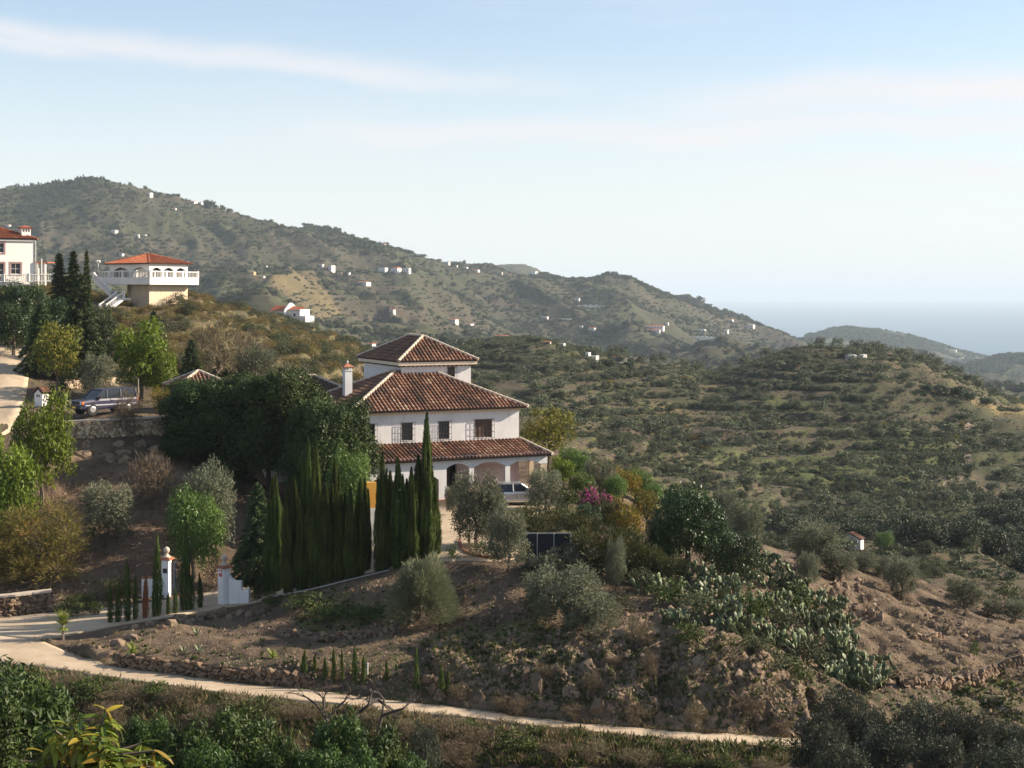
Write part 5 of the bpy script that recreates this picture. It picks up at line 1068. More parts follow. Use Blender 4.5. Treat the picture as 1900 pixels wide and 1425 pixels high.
for u, v, w, h in ((234,1168,14,9),(252,1168,18,10),(275,1164,22,14),(300,1168,16,10),(318,1160,20,14),(335,1152,24,16),(350,1160,16,14),(372,1150,26,18),(392,1148,24,22),(412,1143,26,20),(425,1150,14,12),(445,1142,14,14),(462,1146,16,16),(478,1142,12,10),(215,1200,30,16),(196,1218,26,12),(245,1186,26,12)):
    rock(u, v, w, h, 'rusty brown driveway boulder', 70, 'boulders edging the driveway', sink=.3)
rs_ = random.Random(5)
for i in range(165):
    t = rs_.random(); u = rs_.uniform(800, 1500); lo = np.interp(u, [800,1000,1200,1500], [1305,1322,1342,1372]); hi = np.interp(u, [800,900,1000,1100,1200,1280,1350,1430,1500], [1262,1238,1225,1200,1185,1180,1205,1235,1300]); v = hi+(lo-hi)*t
    big = rs_.random() < .25; w = rs_.uniform(18, 30) if big else rs_.uniform(6, 15); reg = 'under the big grey olive' if u < 1080 else ('under the first prickly pears' if u < 1290 else 'at the right-hand end')
    rock(u, v, w, w*rs_.uniform(.8, 1.7), ('big' if big else 'small')+' cliff rock', 62, 'rocks of the low cliff', sink=.56, ry=.7, tilt=1)
for u, v, w, h in ((995,1286,22,42),(978,1262,14,26),(1110,1330,30,40)): rock(u, v, w, h, 'tall upright rock slab', 62, 'upright slabs', sink=.2, ry=.5)
o = rock(1638, 1222, 13, 34, 'pale pointed slab stuck in the slope beside the cactus mass', 70, sink=.15, ry=.5); o.data = o.data.copy(); o.data.materials[0] = M_STONEP
for u, v, w, h in ((1330,1072,34,12),(1352,1090,26,16),(1372,1108,20,22),(1310,1060,24,9)): rock(u, v, w, h, 'sunlit brown ledge rock', 75, 'ledge rocks', sink=.45)
for i in range(60):
    u = rs_.uniform(1545, 1640); v = 1060+(u-1545)*.85+rs_.uniform(-10, 60); rock(u, v, rs_.uniform(6, 15), rs_.uniform(8, 20), 'brown rock of the eroded bank', 72, 'rocks of the eroded bank', sink=.4)
for i in range(30):
    u = rs_.uniform(1700, 1880); v = 1085+(u-1700)*.35+rs_.uniform(-5, 70); rock(u, v, rs_.uniform(6, 14), rs_.uniform(5, 13), 'small fallen terrace stone', 72, 'stones at the right terrace edge', sink=.4)
for i in range(14): rock(rs_.uniform(130, 320), rs_.uniform(826, 872), rs_.uniform(20, 48), rs_.uniform(14, 26), 'grey rock outcrop', 90, 'outcrop below the parapet', sink=.5)
def pebbles(name, label, n, box, yr, s0, s1, seed, mat, dens=None):
    rs = np.random.RandomState(seed); V = []; Fq = []; b = 0; tet = [(0,1,2),(0,2,3),(0,3,4),(0,4,1)]; got = 0; T = []
    us = rs.uniform(box[0], box[2], n); vs = rs.uniform(box[1], box[3], n)
    for u, v in zip(us, vs):
        p = hit(u, v, yr[0], yr[1])
        if not (yr[0] <= p.y <= yr[1]) or abs(VH-F*p.z/p.y-v) > 3: continue
        if surf(p.x, p.y, FLAT) > .1: continue
        s = rs.uniform(s0, s1)*(1 if rs.rand() > .06 else 2.2); a = rs.uniform(0, 6.28); q = np.array([[0,0,s*.8]]+[[s*math.cos(a+i*1.57)*rs.uniform(.6,1.1), s*math.sin(a+i*1.57)*rs.uniform(.6,1.1), -s*.25] for i in range(4)])+np.array(p)
        V.append(q); Fq += [(b+i, b+j, b+k) for i, j, k in tet]; b += 5
    o = link(mesh_np(name, np.concatenate(V), np.array(Fq), mat), name); return tag(o, label, kind='stuff')
def mat_pebble():
    t = NT('pebble_stone'); n = t.noise(t.pos(), 3.1, 3, .7); col = t.mix(t.ramp(n, .35, .65), (.09,.063,.043), (.30,.22,.155)); return t.fin(col, .95, .1)
M_PEB = mat_pebble()
pebbles('pebbles', 'stones and clods scattered over the bare soil near the track and terraces', 7500, (60,1060,1500,1340), (64,98), .03, .10, 3, M_PEB)
pebbles('pebbles', 'stones and clods scattered over the right-hand bare terraces', 3600, (1400,1020,1900,1400), (60,115), .03, .11, 4, M_PEB)
pebbles('pebbles', 'stones and clods on the reddish bank below the parapet', 1300, (60,860,420,1110), (84,108), .03, .09, 5, M_PEB)

# ---------------------------------------------------------------- gate, signs, fences
def gate():
    B = hit(416, 1122, 78, 92); k = B.y/F
    e = empty('gate_pillar', B, math.radians(45), 'white gate pillar with red sign and ball finial, curved wall attached', 'gate pillar'); s = .25; H_ = 2.08
    m = MB(); m.box(-s,s,-s,s,-.3,H_); m.build('shaft', M_WHITEG, e)
    m = MB(); m.box(-s-.12,s+.12,-s-.12,s+.12,H_+.002,H_+.07); m.box(-s-.06,s+.06,-s-.06,s+.06,H_+.072,H_+.14); m.build('cap', M_BRICK, e)
    m = MB(); m.lathe([(.27,H_+.142),(.20,H_+.2),(.10,H_+.3),(.09,H_+.36),(.16,H_+.44),(.185,H_+.54),(.16,H_+.64),(.08,H_+.71),(.02,H_+.74)], (0,0,0), 14); m.build('ball_finial', M_MORTAR, e, smooth=True)
    m = MB(); m.box(-s-.02,-s-.003,-.17,.15,1.60,1.98)
    sg = m.build('sign', M_RED, e); m = MB()
    m.box(-s-.028,-s-.022,-.12,.10,1.80,1.93); m.build('sign_panel', M_WHITEG, sg)
    w = empty('gate_wall', B, math.radians(-12), 'white curved-top wing wall beside the signed gate pillar', 'wall'); n = 8; x0 = .33; m = MB()
    top = [(x0, 1.75)]+[(x0+.5*(1-math.cos(math.pi/2*i/n)), 1.75-.38*math.sin(math.pi/2*i/n)) for i in range(1, n+1)]+[(1.05, 1.37)]
    for a, b in zip(top[:-1], top[1:]): m.prism([(a[0],-.3),(b[0],-.3),(b[0],b[1]),(a[0],a[1])], 1, -.14, .14)
    m.build('curved_wall', M_WHITEG, w); m = MB(); m.box(x0+.02,x0+.42,-.16,.16,1.42,1.47); m.build('brick_edge', M_BRICK, w) if False else None
    v = MB(); v.prism([(1.052,-.3),(1.5,-.3),(1.5,.95),(1.052,.88)], 1, -.13, .13); v.build('low_wall', M_WHITEG, w)
    A = hit(309, 1106, 80, 100); e = empty('gate_pillar', A, math.radians(78), 'white gate pillar in shade with ball finial and dark number plate', 'gate pillar'); s = .21; m = MB(); m.box(-s,s,-s,s,-.3,2.1); m.build('shaft', M_WHITEG, e); H_ = 2.1
    m = MB(); m.box(-s-.14,s+.14,-s-.14,s+.14,H_+.002,H_+.07); m.box(-s-.06,s+.06,-s-.06,s+.06,H_+.072,H_+.14); m.build('cap', M_BRICK, e)
    m = MB(); m.lathe([(.27,H_+.142),(.20,H_+.2),(.10,H_+.3),(.09,H_+.36),(.16,H_+.44),(.185,H_+.54),(.16,H_+.64),(.08,H_+.71),(.02,H_+.74)], (0,0,0), 14); m.build('ball_finial', M_MORTAR, e, smooth=True)
    m = MB(); m.box(-s-.02,-s-.003,-.13,.13,1.35,1.62); m.build('number_plate', M_IRON, e)
    w = empty('gate_wall', A+Vector((-.4,0,0)), math.radians(12), 'low white wall left of the shaded gate pillar', 'wall'); m = MB(); m.box(-1.0,0,-.12,.12,-.3,1.05); m.build('low_wall', M_WHITEG, w); m = MB(); m.box(-1.04,0,-.16,.16,1.052,1.12); m.build('coping', M_BRICK, w)
    g = empty('driveway_gate', A+Vector((.38,.1,.05)), math.radians(78), 'dark blue iron gate leaf folded back beside the shaded pillar', 'gate')
    m = MB(); m.box(0,.06,-.03,.03,0,1.9); m.box(1.6,1.66,-.03,.03,0,1.9); m.box(.06,1.6,-.025,.025,.05,.11); m.box(.06,1.6,-.025,.025,1.82,1.88); m.build('gate_frame', M_BLUE, g)
    for i in range(9): m = MB(); m.bar((.2+i*.16,0,.112),(.2+i*.16,0,1.818), .012, n=4); m.build('bar', M_BLUE, g)
    L = at(352, 1030, 90); L.z = float(surf(L.x, L.y)); l = empty('lamp_post', L, 0, 'black lantern on a post behind the two tall young cypresses', 'lamp post'); m = MB(); m.bar((0,0,-.3),(0,0,2.3), .04, n=6); m.build('post', M_IRON, l); m = MB(); m.lathe([(.04,2.3),(.12,2.36),(.15,2.62),(.18,2.64),(.03,2.8)], (0,0,0), 6); m.build('lantern', M_CREAM, l)
M_RED = mat_flat('red_sign', (.55,.12,.11), .6); M_BLUE = mat_flat('dark_blue_iron', (.015,.035,.08), .5, .2)
gate()
def mail_pillar():
    p = hit(77, 747, 98, 112); k = p.y/F; e = empty('meter_pillar', p, math.radians(-32), 'white masonry box with little tiled gable beside the upper road', 'pillar'); m = MB(); w = .42; m.box(-w,w,-.3,.3,-.4,1.05); m.prism([(-w,1.052),(w,1.052),(0,1.36)], 1, -.3, .3); m.build('body', M_WHITE, e)
    for s in (-1, 1): tiled([(s*(w+.1),-.36*s,1.0),(s*(w+.1),.36*s,1.0),(0,.36*s,1.40),(0,-.36*s,1.40)], 'roof_tiles', M_TILE, e, .2, .07, .3, seed=91)
    for x in (-.12, .1): m = MB(); m.box(x-.06,x+.06,-.315,-.302,.68,.86); m.build('opening', M_DARK, e)
mail_pillar()
def net_fence():
    a = hit(966, 1032, 80, 96); a = at(966, 1030, 81.5); b = at(1056, 1034, 83.5); a.z = min(a.z, float(surf(a.x, a.y))+.0); z1 = -(986-VH)/F*82; e = empty('screen_fence', (a.x,a.y,0), 0, 'dark netting fence with pale top rail between olive and hedge', 'fence'); d = b-a; d.z = 0
    m = MB(); m.box(0,d.x,-.03,.03,z1-.05,z1); m.build('top_rail', M_GREY, e); m = MB(); m.box(.02,d.x-.02,.0,.02,z1-1.7,z1-.052); m.build('netting', M_NET, e)
    for i in range(4): m = MB(); x = d.x*i/3; m.bar((x,-.04,z1-1.9),(x,-.04,z1+.02), .03, n=6); m.build('post', M_GREY, e)
M_NET = mat_flat('dark_netting', (.018,.022,.028), .9)
net_fence()
p = at(686, 1030, 85.5); e = empty('gate_wall', (p.x, p.y, float(surf(p.x, p.y))), math.radians(20), 'narrow ochre and white wall end glimpsed between two cypress clumps', 'wall'); m = MB(); m.box(-.35,.35,-.15,.15,2.3,3.75); m.build('ochre_panel', M_OCHRE, e); m = MB(); m.box(-.4,.45,-.16,.16,-.4,2.298); m.build('white_base', M_WHITE, e)
# hedge kerb: long pale edging under the cypress row
def edging():
    P = gline([(498,1112),(540,1104),(590,1094),(640,1081),(690,1069),(722,1061)], 76, 92); m = MB()
    for a, b in zip(P[:-1], P[1:]): a = a+Vector((0,0,.10)); b = b+Vector((0,0,.10)); m.bar(a, b, .035, n=5)
    tag(m.build('edging_pipe', M_GREY), 'long pale edging line under the row of cypresses', 'edging')
edging()
# curved brick kerb round the island bed in the court
def bed():
    P = gline([(852,1005),(855,1018),(866,1028),(885,1034),(910,1038),(935,1040)], 76, 95); m = MB(); e = empty('flower_bed_kerb', P[0], 0, 'curved terracotta kerb round the planting bed in the courtyard', 'kerb'); n = 0
    for a, b in zip(P[:-1], P[1:]):
        L = (b-a).length; c = max(1, int(L/.26)); d = (b-a).normalized()
        for i in range(c): q = a+(b-a)*((i+.5)/c)-P[0]; m = MB(); m.box(-L/c*.46,L/c*.46,-.09,.09,-.1,.17); o = m.build('brick', M_BRICK, e); o.location = q; o.rotation_euler = (0, 0, math.atan2(d.y, d.x))
bed()
def sheet_soil(): pass

# ---------------------------------------------------------------- cars
def car(name, loc, rz, L, W_, prof, glassz, wheels, paint, label, extra=None, wr=.36):
    """body lofted from a side profile [(x, z_lo, z_hi, half width)], cabin on top"""
    e = empty(name, loc, rz, label, 'car'); rings = []; m = MB()
    for x, z0, z1, hw in prof['body']:
        c = .09; rings.append([(x,-hw*.93,z0),(x,-hw,z0+.12),(x,-hw,z1-.16),(x,-hw*.95,z1-.03),(x,-hw*.8,z1),(x,hw*.8,z1),(x,hw*.95,z1-.03),(x,hw,z1-.16),(x,hw,z0+.12),(x,hw*.93,z0)])
    n = 10; V = [p for r in rings for p in r]; Fs = [(k*n+i, k*n+(i+1)%n, (k+1)*n+(i+1)%n, (k+1)*n+i) for k in range(len(rings)-1) for i in range(n)]+[tuple(range(n))[::-1], tuple(range((len(rings)-1)*n, len(rings)*n))]
    m.add(V, Fs); fixn(m.build('body', paint, e))
    m = MB(); c = prof['cabin']; V = []; 
    for x, z, hw in c: V += [(x,-hw,z),(x,hw,z)]
    b, t = prof['glass']; rr = prof['roof']
    # glasshouse: sides, windscreen, rear screen
    zb = b; m.add([(c[0][0],-c[0][2],zb),(c[1][0],-c[1][2],c[1][1]),(c[2][0],-c[2][2],c[2][1]),(c[3][0],-c[3][2],zb)]+[(c[0][0],c[0][2],zb),(c[1][0],c[1][2],c[1][1]),(c[2][0],c[2][2],c[2][1]),(c[3][0],c[3][2],zb)], [(0,3,2,1),(4,5,6,7),(0,1,5,4),(3,7,6,2),(1,2,6,5)])
    fixn(m.build('window_glass', M_CARG, e))
    m = MB(); x1, z1, h1 = c[1]; x2, z2, h2 = c[2]; m.box(min(x1,x2)-.06,max(x1,x2)+.05,-h1-.02,h1+.02,z1+.001,z1+.07); fixn(m.build('roof_panel', paint, e))
    for s in (-1, 1):
        for (xa, za), (xb, zb2) in prof['pillars']:
            m = MB(); ya = s*(c[0][2]+.012) ; yb = s*(h1+.012); m.bar((xa,ya,za),(xb,yb,zb2), .045, n=5); m.build('window_pillar', prof.get('pmat', paint), e)
        for x in wheels:
            y = s*(W_/2-.10); m = MB(); n2 = 18
            def disc(m, r, y0, y1, r1=None): m.bar((x,y0,wr),(x,y1,wr), r, r1 or r, n2)
            m = MB(); disc(m, wr, y-s*.12, y+s*.12); w = m.build('wheel', M_TYRE, e); m = MB(); disc(m, wr*.62, y+s*.121, y+s*.135, wr*.5); m.build('rim', M_RIM, w)
            m = MB(); disc(m, wr+.07, y-s*.13, y+s*.104); m.build('wheel_arch', M_DARK, e)
    if extra: extra(e)
    return e
M_NAVY = mat_paint('navy_car_paint', (.008,.013,.055), .3, .35); M_SILV = mat_paint('silver_car_paint', (.52,.53,.55), .22, .7, .6); M_CARG = mat_glass('car_glass', (.025,.03,.035)); M_TYRE = mat_flat('tyre_rubber', (.02,.02,.02), .85); M_RIM = mat_flat('alloy_rim', (.5,.5,.5), .35, .7)
M_ORL = mat_flat('amber_lens', (.75,.18,.03), .3); M_HL = mat_flat('headlight_lens', (.7,.72,.75), .1); M_PLATE = mat_flat('yellow_plate', (.75,.50,.03), .5); M_STRIP = mat_flat('grey_moulding', (.45,.47,.5), .4)
def suv_extra(e):
    m = MB(); m.box(2.20,2.245,-.55,.55,.72,.93); m.build('grille', M_TYRE, e)
    for s in (-1, 1):
        m = MB(); m.box(2.19,2.25,min(s*.58,s*.80),max(s*.58,s*.80),.74,.94); m.build('headlight', M_HL, e); m = MB(); m.box(2.10,2.235,min(s*.805,s*.90),max(s*.805,s*.90),.74,.94); m.build('indicator_lamp', M_ORL, e)
        m = MB(); m.box(-2.15,2.0,min(s*.905,s*.925),max(s*.905,s*.925),.62,.69); m.build('side_moulding', M_STRIP, e); m = MB(); m.box(.75,.95,min(s*.93,s*1.1),max(s*.93,s*1.1),1.12,1.28); m.build('wing_mirror', M_TYRE, e)
        m = MB(); m.box(-2.25,-2.2,min(s*.62,s*.85),max(s*.62,s*.85),.8,1.1); m.build('rear_light', M_ORL, e)
        m = MB(); m.box(.0,.02,min(s*.905,s*.915),max(s*.905,s*.915),.45,1.1); m.build('door_seam', M_TYRE, e); m = MB(); m.box(-.2,-.05,min(s*.905,s*.93),max(s*.905,s*.93),.93,.97); m.build('door_handle', M_TYRE, e)
    m = MB(); m.box(2.2,2.38,-.88,.88,.42,.62); m.box(-2.42,-2.2,-.88,.88,.42,.62); m.build('bumper', M_TYRE, e); m = MB(); m.box(2.385,2.395,-.26,.26,.46,.58); m.build('number_plate', M_PLATE, e)
p = at(193, 780, 107.3); zc = float(surf(p.x, p.y)); 
car('parked_car', (p.x, p.y, zc+.02), math.radians(180+46), 4.6, 1.82, dict(body=[(-2.22,.45,1.02,.86),(-2.1,.36,1.10,.90),(.85,.34,1.10,.905),(1.3,.34,1.06,.90),(2.1,.36,.98,.88),(2.21,.42,.93,.85)], cabin=[(1.15,1.05,.82),(.55,1.66,.72),(-2.02,1.68,.72),(-2.18,1.05,.82)], glass=(1.05,1.66), roof=0, pillars=[((1.15,1.08),(.55,1.68)),((.25,1.1),(.22,1.7)),((-.85,1.1),(-.87,1.7)),((-2.16,1.08),(-2.02,1.7))]), 0, (1.42,-1.38), M_NAVY, 'dark blue off-road estate car with yellow plate parked behind the stone parapet', suv_extra)
def sil_extra(e):
    for s in (-1, 1):
        m = MB(); m.box(2.0,2.12,min(s*.5,s*.78),max(s*.5,s*.78),.58,.74); m.build('headlight', M_HL, e); m = MB(); m.box(-2.12,-2.02,min(s*.5,s*.78),max(s*.5,s*.78),.7,.9); m.build('rear_light', M_ORL, e)
        m = MB(); m.box(-1.0,1.0,min(s*.845,s*.87),max(s*.845,s*.87),.34,.40); m.build('sill_strip', M_HL, e); m = MB(); m.box(.0,.02,min(s*.855,s*.862),max(s*.855,s*.862),.35,.85); m.build('door_seam', M_TYRE, e); m = MB(); m.box(.6,.78,min(s*.87,s*1.0),max(s*.87,s*1.0),.9,1.02); m.build('wing_mirror', M_SILV, e)
p = at(955, 934, 101); car('parked_car', (p.x, p.y, -14.05), math.radians(8), 4.2, 1.72, dict(body=[(-2.08,.35,.78,.75),(-1.9,.26,.90,.84),(.7,.24,.92,.855),(1.5,.25,.84,.84),(2.0,.28,.70,.76),(2.1,.34,.6,.66)], cabin=[(1.05,.9,.76),(.35,1.36,.62),(-1.25,1.38,.62),(-1.85,.9,.74)], glass=(.88,1.38), roof=0, pillars=[((1.05,.9),(.35,1.38)),((-.2,.92),(-.22,1.4)),((-1.8,.92),(-1.25,1.4))]), 0, (1.30,-1.28), M_SILV, 'silver car glinting behind the grey olive trees at the villa porch', sil_extra, .32)

# ---------------------------------------------------------------- trees and plants round the villa
P_ = plant
P_('dark',392,0,700,215,'broad dark carob tree under the parked car terrace, leftmost of the dark mass',Y=105.5,var=0)
P_('dark',500,0,684,240,'tallest dark carob tree left of the villa',Y=104,var=1)
P_('dark',608,0,738,185,'dark carob tree touching the villa roof corner',Y=99.5,var=0,rz=2)
P_('dark',345,0,800,100,'low dark tree right under the end of the stone parapet',Y=103,var=1,rz=1)
P_('green',648,1010,840,95,'lighter green leafy tree behind the cypress row at the villa wall',90,rz=4)
P_('olive',545,800,668,80,'grey olive rising behind the dark carobs left of the villa',112)
P_('olive',385,1030,862,110,'grey olive above the bright green citrus tree',92)
P_('green',362,1078,916,118,'rounded bright green citrus tree behind the gate',88)
P_('olive',200,1012,892,118,'grey olive alone on the reddish bank',86)
P_('brownbush',285,945,850,95,'leafless twiggy shrub on the bank left of the carobs',94)
P_('bright',78,935,738,112,'tall bright green tree at the left in front of the upper road',96,rz=0.5)
P_('bright',18,1040,815,118,'bright green tree cut by the left edge of the picture',90,rz=3)
P_('tamarisk',70,1090,935,170,'feathery golden-green tamarisk above the driveway wall',88)
P_('tamarisk',-15,1120,980,120,'feathery tamarisk cut by the left edge above the driveway wall',88,rz=2)
P_('yellow',40,1098,1005,62,'thin pale-trunked sapling in front of the tamarisk',88)
P_('yellow',108,742,592,98,'yellow-green deciduous tree beside the white meter pillar',100)
P_('olive',180,748,655,72,'grey-green olive just behind the parked blue car',110)
P_('bright',262,740,602,110,'bright yellow-green tree above the parked blue car',118,rz=1)
P_('bright',300,745,648,60,'small bright yellow-green tree left of the little outbuilding',116,rz=4)
P_('cedar',285,700,575,70,'young blue-green cedar on the slope under the pavilion',120)
P_('cedar',150,700,505,110,'broad dark cedar left of the pavilion stairs',125)
P_('cedar',75,700,560,90,'dark cedar behind the yellow-green tree at the upper left',125)
for u, t, w, l in ((110,468,34,'leftmost of the three dark conifer spires left of the pavilion'),(136,464,34,'middle one of the three dark conifer spires left of the pavilion'),(161,462,17,'thinnest of the three dark conifer spires, nearest the pavilion')): P_('pine',u,650,t,w*1.5,l,Y=172)
for i, (u, b, t, w, l) in enumerate(((12,640,520,90,'dark round tree below the tall left-edge house'),(55,650,525,80,'dark round tree beside the spires at the upper left'),(95,655,545,70,'dark tree under the leftmost conifer spire'),(25,660,560,80,'dark tree beside the upper concrete road'),(190,690,570,60,'dark green tree in front of the pavilion stairs'))): P_('avod',u,b,t,w,l,130)
P_('olive',75,655,590,60,'grey shrubby olive beside the upper road',118); P_('brownbush',400,715,595,100,'big brownish bush on the golden hillside right of the pavilion',130); P_('brownbush',460,700,620,70,'brown bush on the golden hillside above the outbuilding',135)
P_('cedar',355,720,628,60,'dark conifer above the little outbuilding',118); P_('olive',475,735,640,90,'pale olive shrub above the dark carob',118)
P_('cedar',410,712,640,46,'small dark conifer right above the outbuilding roof',120)
P_('bright',330,765,716,44,'small lime-green shrub beside the outbuilding',108,rz=3); P_('autumn',300,775,718,46,'orange-leaved shrub behind the end of the stone parapet',106)
P_('brownbush',235,812,735,56,'rust-brown shrub growing in front of the stone parapet',96)
# palm by the outbuilding
def palm(u, vb, vt, w, label, ymin, nf=9, mat=None):
    p = hit(u, vb, ymin); k = p.y/F; H = (vb-vt)*k; e = empty('palm', p, 0, label, 'palm'); m = MB(); m.bar((0,0,-.3),(0,0,H*.55), .08, .06, 6); m.build('trunk', M_BARKP, e)
    for i in range(nf):
        me = rosette(1, w*k*.62, w*k*.10, i*7+3, mat or L_BRIGHT, 'frond', 0, .8, 5, .55); o = link(me, 'frond', e); o.location = (0,0,H*.55); o.rotation_euler = (0, 0, i*2.4)
palm(256, 728, 672, 56, 'small palm with arching fronds left of the outbuilding', 112)
palm(870, 1012, 978, 26, 'young palm in the courtyard planting bed', 80, 7)
def yucca(u, vb, vt, w, label, ymin, mat=None, n=60, trunk=.35, up=1.0, bw=.10, cat='yucca', droop=.5):
    p = hit(u, vb, ymin); k = p.y/F; H = (vb-vt)*k; R = w*k*.6; e = empty(cat, p, 0, label, cat)
    if trunk: m = MB(); m.bar((0,0,-.2),(0,0,H*trunk+.1), .09, .07, 7); m.build('trunk', M_BARKP, e)
    link(rosette(n, max(R, H*(1-trunk)*.9), bw, 5, mat or L_YUC, 'blades', H*trunk, up, 4, droop), 'blades', e)
    if trunk > .3: link(rosette(n//2, R*.9, bw, 9, L_YUC, 'skirt', H*trunk*.75, .3, 3, 1.4), 'lower_blades', e)
yucca(117, 1187, 1122, 30, 'spiky yucca with bright green blades at the fork of the drive', 72, n=90, trunk=.42, bw=.07)
yucca(246, 1212, 1184, 26, 'yellow-green spiky agave on the bank below the cypresses', 68, n=30, trunk=0, bw=.09, cat='agave')
for u, v, l in ((341,1214,'left one of two small pale agaves above the low wall'),(369,1212,'right one of two small pale agaves above the low wall'),(365,1180,'small pale agave high on the bare bank')): yucca(u, v, v-22, 16, l, 68, L_AGAVE, 20, 0, bw=.07, cat='agave', droop=.2)
yucca(506, 1220, 1196, 24, 'green spiky agave at the right end of the low wall', 68, n=26, trunk=0, bw=.08, cat='agave')
yucca(1005, 1055, 1012, 44, 'grey agave below the dark netting fence', 78, L_AGAVE, 26, 0, bw=.12, cat='agave')
P_('weed',130,1145,1105,50,'yellow-speckled green shrub at the left end of the driveway',80); P_('weed',170,1140,1118,46,'low bright shrub beside the driveway',80); P_('weed',160,1128,1100,40,'shrub behind the low bright shrub by the driveway',84); P_('hedge',225,1120,1075,70,'dark shaded shrub at the driveway edge left of the gate',86)
P_('weed',505,1128,1100,40,'grass-green tuft at the foot of the cedar by the gate',78)
# big cedar by the gate and the cypress hedge
P_('cedar',478,1102,893,118,'dense dark cedar right of the signed gate pillar',78)
CYP = [(500,1108,886,26),(517,1106,883,30),(536,1104,905,24),(548,1100,890,26),(560,1098,930,24),(569,1096,817,30),(583,1092,814,30),(596,1089,905,26),(607,1087,900,26),(620,1083,852,28),(632,1080,921,24),(641,1078,915,26),(651,1076,905,28),(660,1073,930,24),(668,1071,890,28),(677,1068,888,20)]
ORD = ['first','second','third','fourth','fifth','sixth','seventh','eighth','ninth','tenth','eleventh','twelfth','thirteenth','fourteenth','fifteenth','last']
for i, (u, b, t, w) in enumerate(CYP): P_('cyp',u,b-4-(i%2)*5,t,w*1.05,'%s cypress from the left in the long row right of the cedar' % ORD[i],78,'cypresses in the long row')
CY2 = [(708,1062,840,28),(722,1060,876,28),(740,1056,850,32),(752,1054,890,26),(762,1050,868,28),(776,1048,845,30),(789,1042,768,32),(802,1038,868,28)]
for i, (u, b, t, w) in enumerate(CY2): P_('cyp',u,b-2-(i%2)*5,t,w*1.05,('tallest cypress, rising in front of the villa windows' if u == 789 else '%s cypress from the left in the clump before the porch' % ORD[i]),78,'cypresses in front of the villa')
YC_ = [(205,1157,1082,13),(220,1156,1080,13),(236,1155,1040,16),(251,1152,1070,13),(293,1145,997,22),(313,1142,1100,10),(325,1140,1090,11),(340,1135,973,21),(356,1133,1068,13),(371,1129,1065,13)]
for i, (u, b, t, w) in enumerate(YC_): P_('cyps',u,b,t,w,'%s young green cypress from the left along the driveway edge' % ORD[i],72,'young cypresses along the driveway')
P_('cypd',270,1149,1066,12,'dead orange-brown young cypress among the green ones',72); p = hit(283, 1146, 72); m = MB(); m.bar((0,0,-.1),(0,0,.95), .05, .035, 6); tag(m.build('stake', M_BARKP, None, loc=p), 'short pale stake beside the dead orange cypress', 'stake')
Y2 = [(564,1256,1206,12),(584,1242,1214,9),(603,1261,1220,11),(620,1264,1198,10),(635,1263,1206,9),(657,1267,1198,11),(675,1269,1216,10),(717,1262,1224,10),(735,1258,1232,9),(773,1282,1203,13),(819,1290,1234,14),(832,1292,1242,10)]
for i, (u, b, t, w) in enumerate(Y2): P_('cyps',u,b,t,w,'%s small cypress from the left in the row above the track' % ORD[i],66,'small cypresses above the track')
p = hit(682, 1252, 66); m = MB(); m.bar((0,0,-.1),(0,0,.55), .03, n=6); tag(m.build('marker_post', M_WHITE, None, loc=p), 'thin white marker post among the small cypresses above the track', 'post')
# garden in front and right of the villa
P_('olive',885,1015,872,112,'grey olive hiding the silver car, left one',84,var=0); P_('olive',945,1062,942,92,'pale grey olive in front of the courtyard bed',78,var=1); P_('olive',912,1020,905,80,'grey olive between the courtyard bed and the silver car',84,var=3); P_('olive',840,960,900,34,'slim olive sapling beside the iron gate of the porch',96,var=2)
P_('olive',1012,948,868,82,'round olive with visible trunk right of the silver car',92,var=2); P_('olive',1112,925,850,76,'round olive behind the bougainvillea',96,var=0)
P_('yellow',1020,885,752,110,'olive-green leafy tree behind the right corner of the villa',115,rz=1); P_('yellow',985,880,790,60,'leafy tree peeking past the porch roof corner',118,rz=2)
P_('green',1062,900,832,64,'fresh green shrub behind the round olives',108); P_('bright',1045,905,850,50,'bright shrub beside the porch corner pillar',106)
for u, v, t, w, l in ((1095,890,832,60,'left tuft of broad-leaved banana plants in the garden'),(1130,890,838,56,'middle tuft of broad-leaved banana plants in the garden'),(1155,900,862,50,'right tuft of broad-leaved banana plants in the garden')): yucca(u, v, t, w, l, 106, L_BRIGHT, 16, .2, .8, .38, 'banana_plant')
P_('green',1185,930,872,60,'green shrub at the right end of the garden',100,rz=2); P_('autumn',1158,932,868,62,'orange and yellow autumn shrub behind the bougainvillea',98); P_('pink',1108,975,908,72,'magenta bougainvillea below the round olive',88)
P_('autumn',1168,1015,935,66,'yellow-leaved shrub right of the bougainvillea',86,var=0,rz=2); P_('yellow',1200,990,905,60,'thin yellowish shrub beside the dark avocado tree',88); P_('autumn',1140,960,918,40,'small orange shrub between bougainvillea and the yellow shrub',92)
P_('hedge',1020,990,935,130,'olive-brown clipped hedge mound above the netting fence',84); P_('hedge',965,975,945,60,'low hedge mound beside the silver car',88,rz=2); P_('hedge',1085,1000,955,70,'hedge mound left of the feathery dark hedge',84,rz=3)
P_('hedge',1110,1075,978,120,'dark feathery hedge below the bougainvillea, left half',80,rz=1); P_('hedge',1165,1085,985,90,'dark feathery hedge below the yellow shrub',80,rz=2); P_('hedge',1205,1085,1010,60,'dark feathery hedge beside the dark avocado tree',80,rz=4)
P_('dolive',1060,1065,1010,90,'dark shaded bush under the netting fence',78); P_('olive',1142,1100,998,44,'slim grey olive in front of the feathery hedge',78,var=1)
P_('olive',1050,1200,1045,160,'big grey olive on the shaded terrace, its left half',73,var=0); P_('olive',1100,1225,1100,120,'grey olive branch mass reaching towards the cliff',71,var=3); P_('olive',1015,1160,1062,110,'grey olive crown above the shaded terrace',75,var=2)
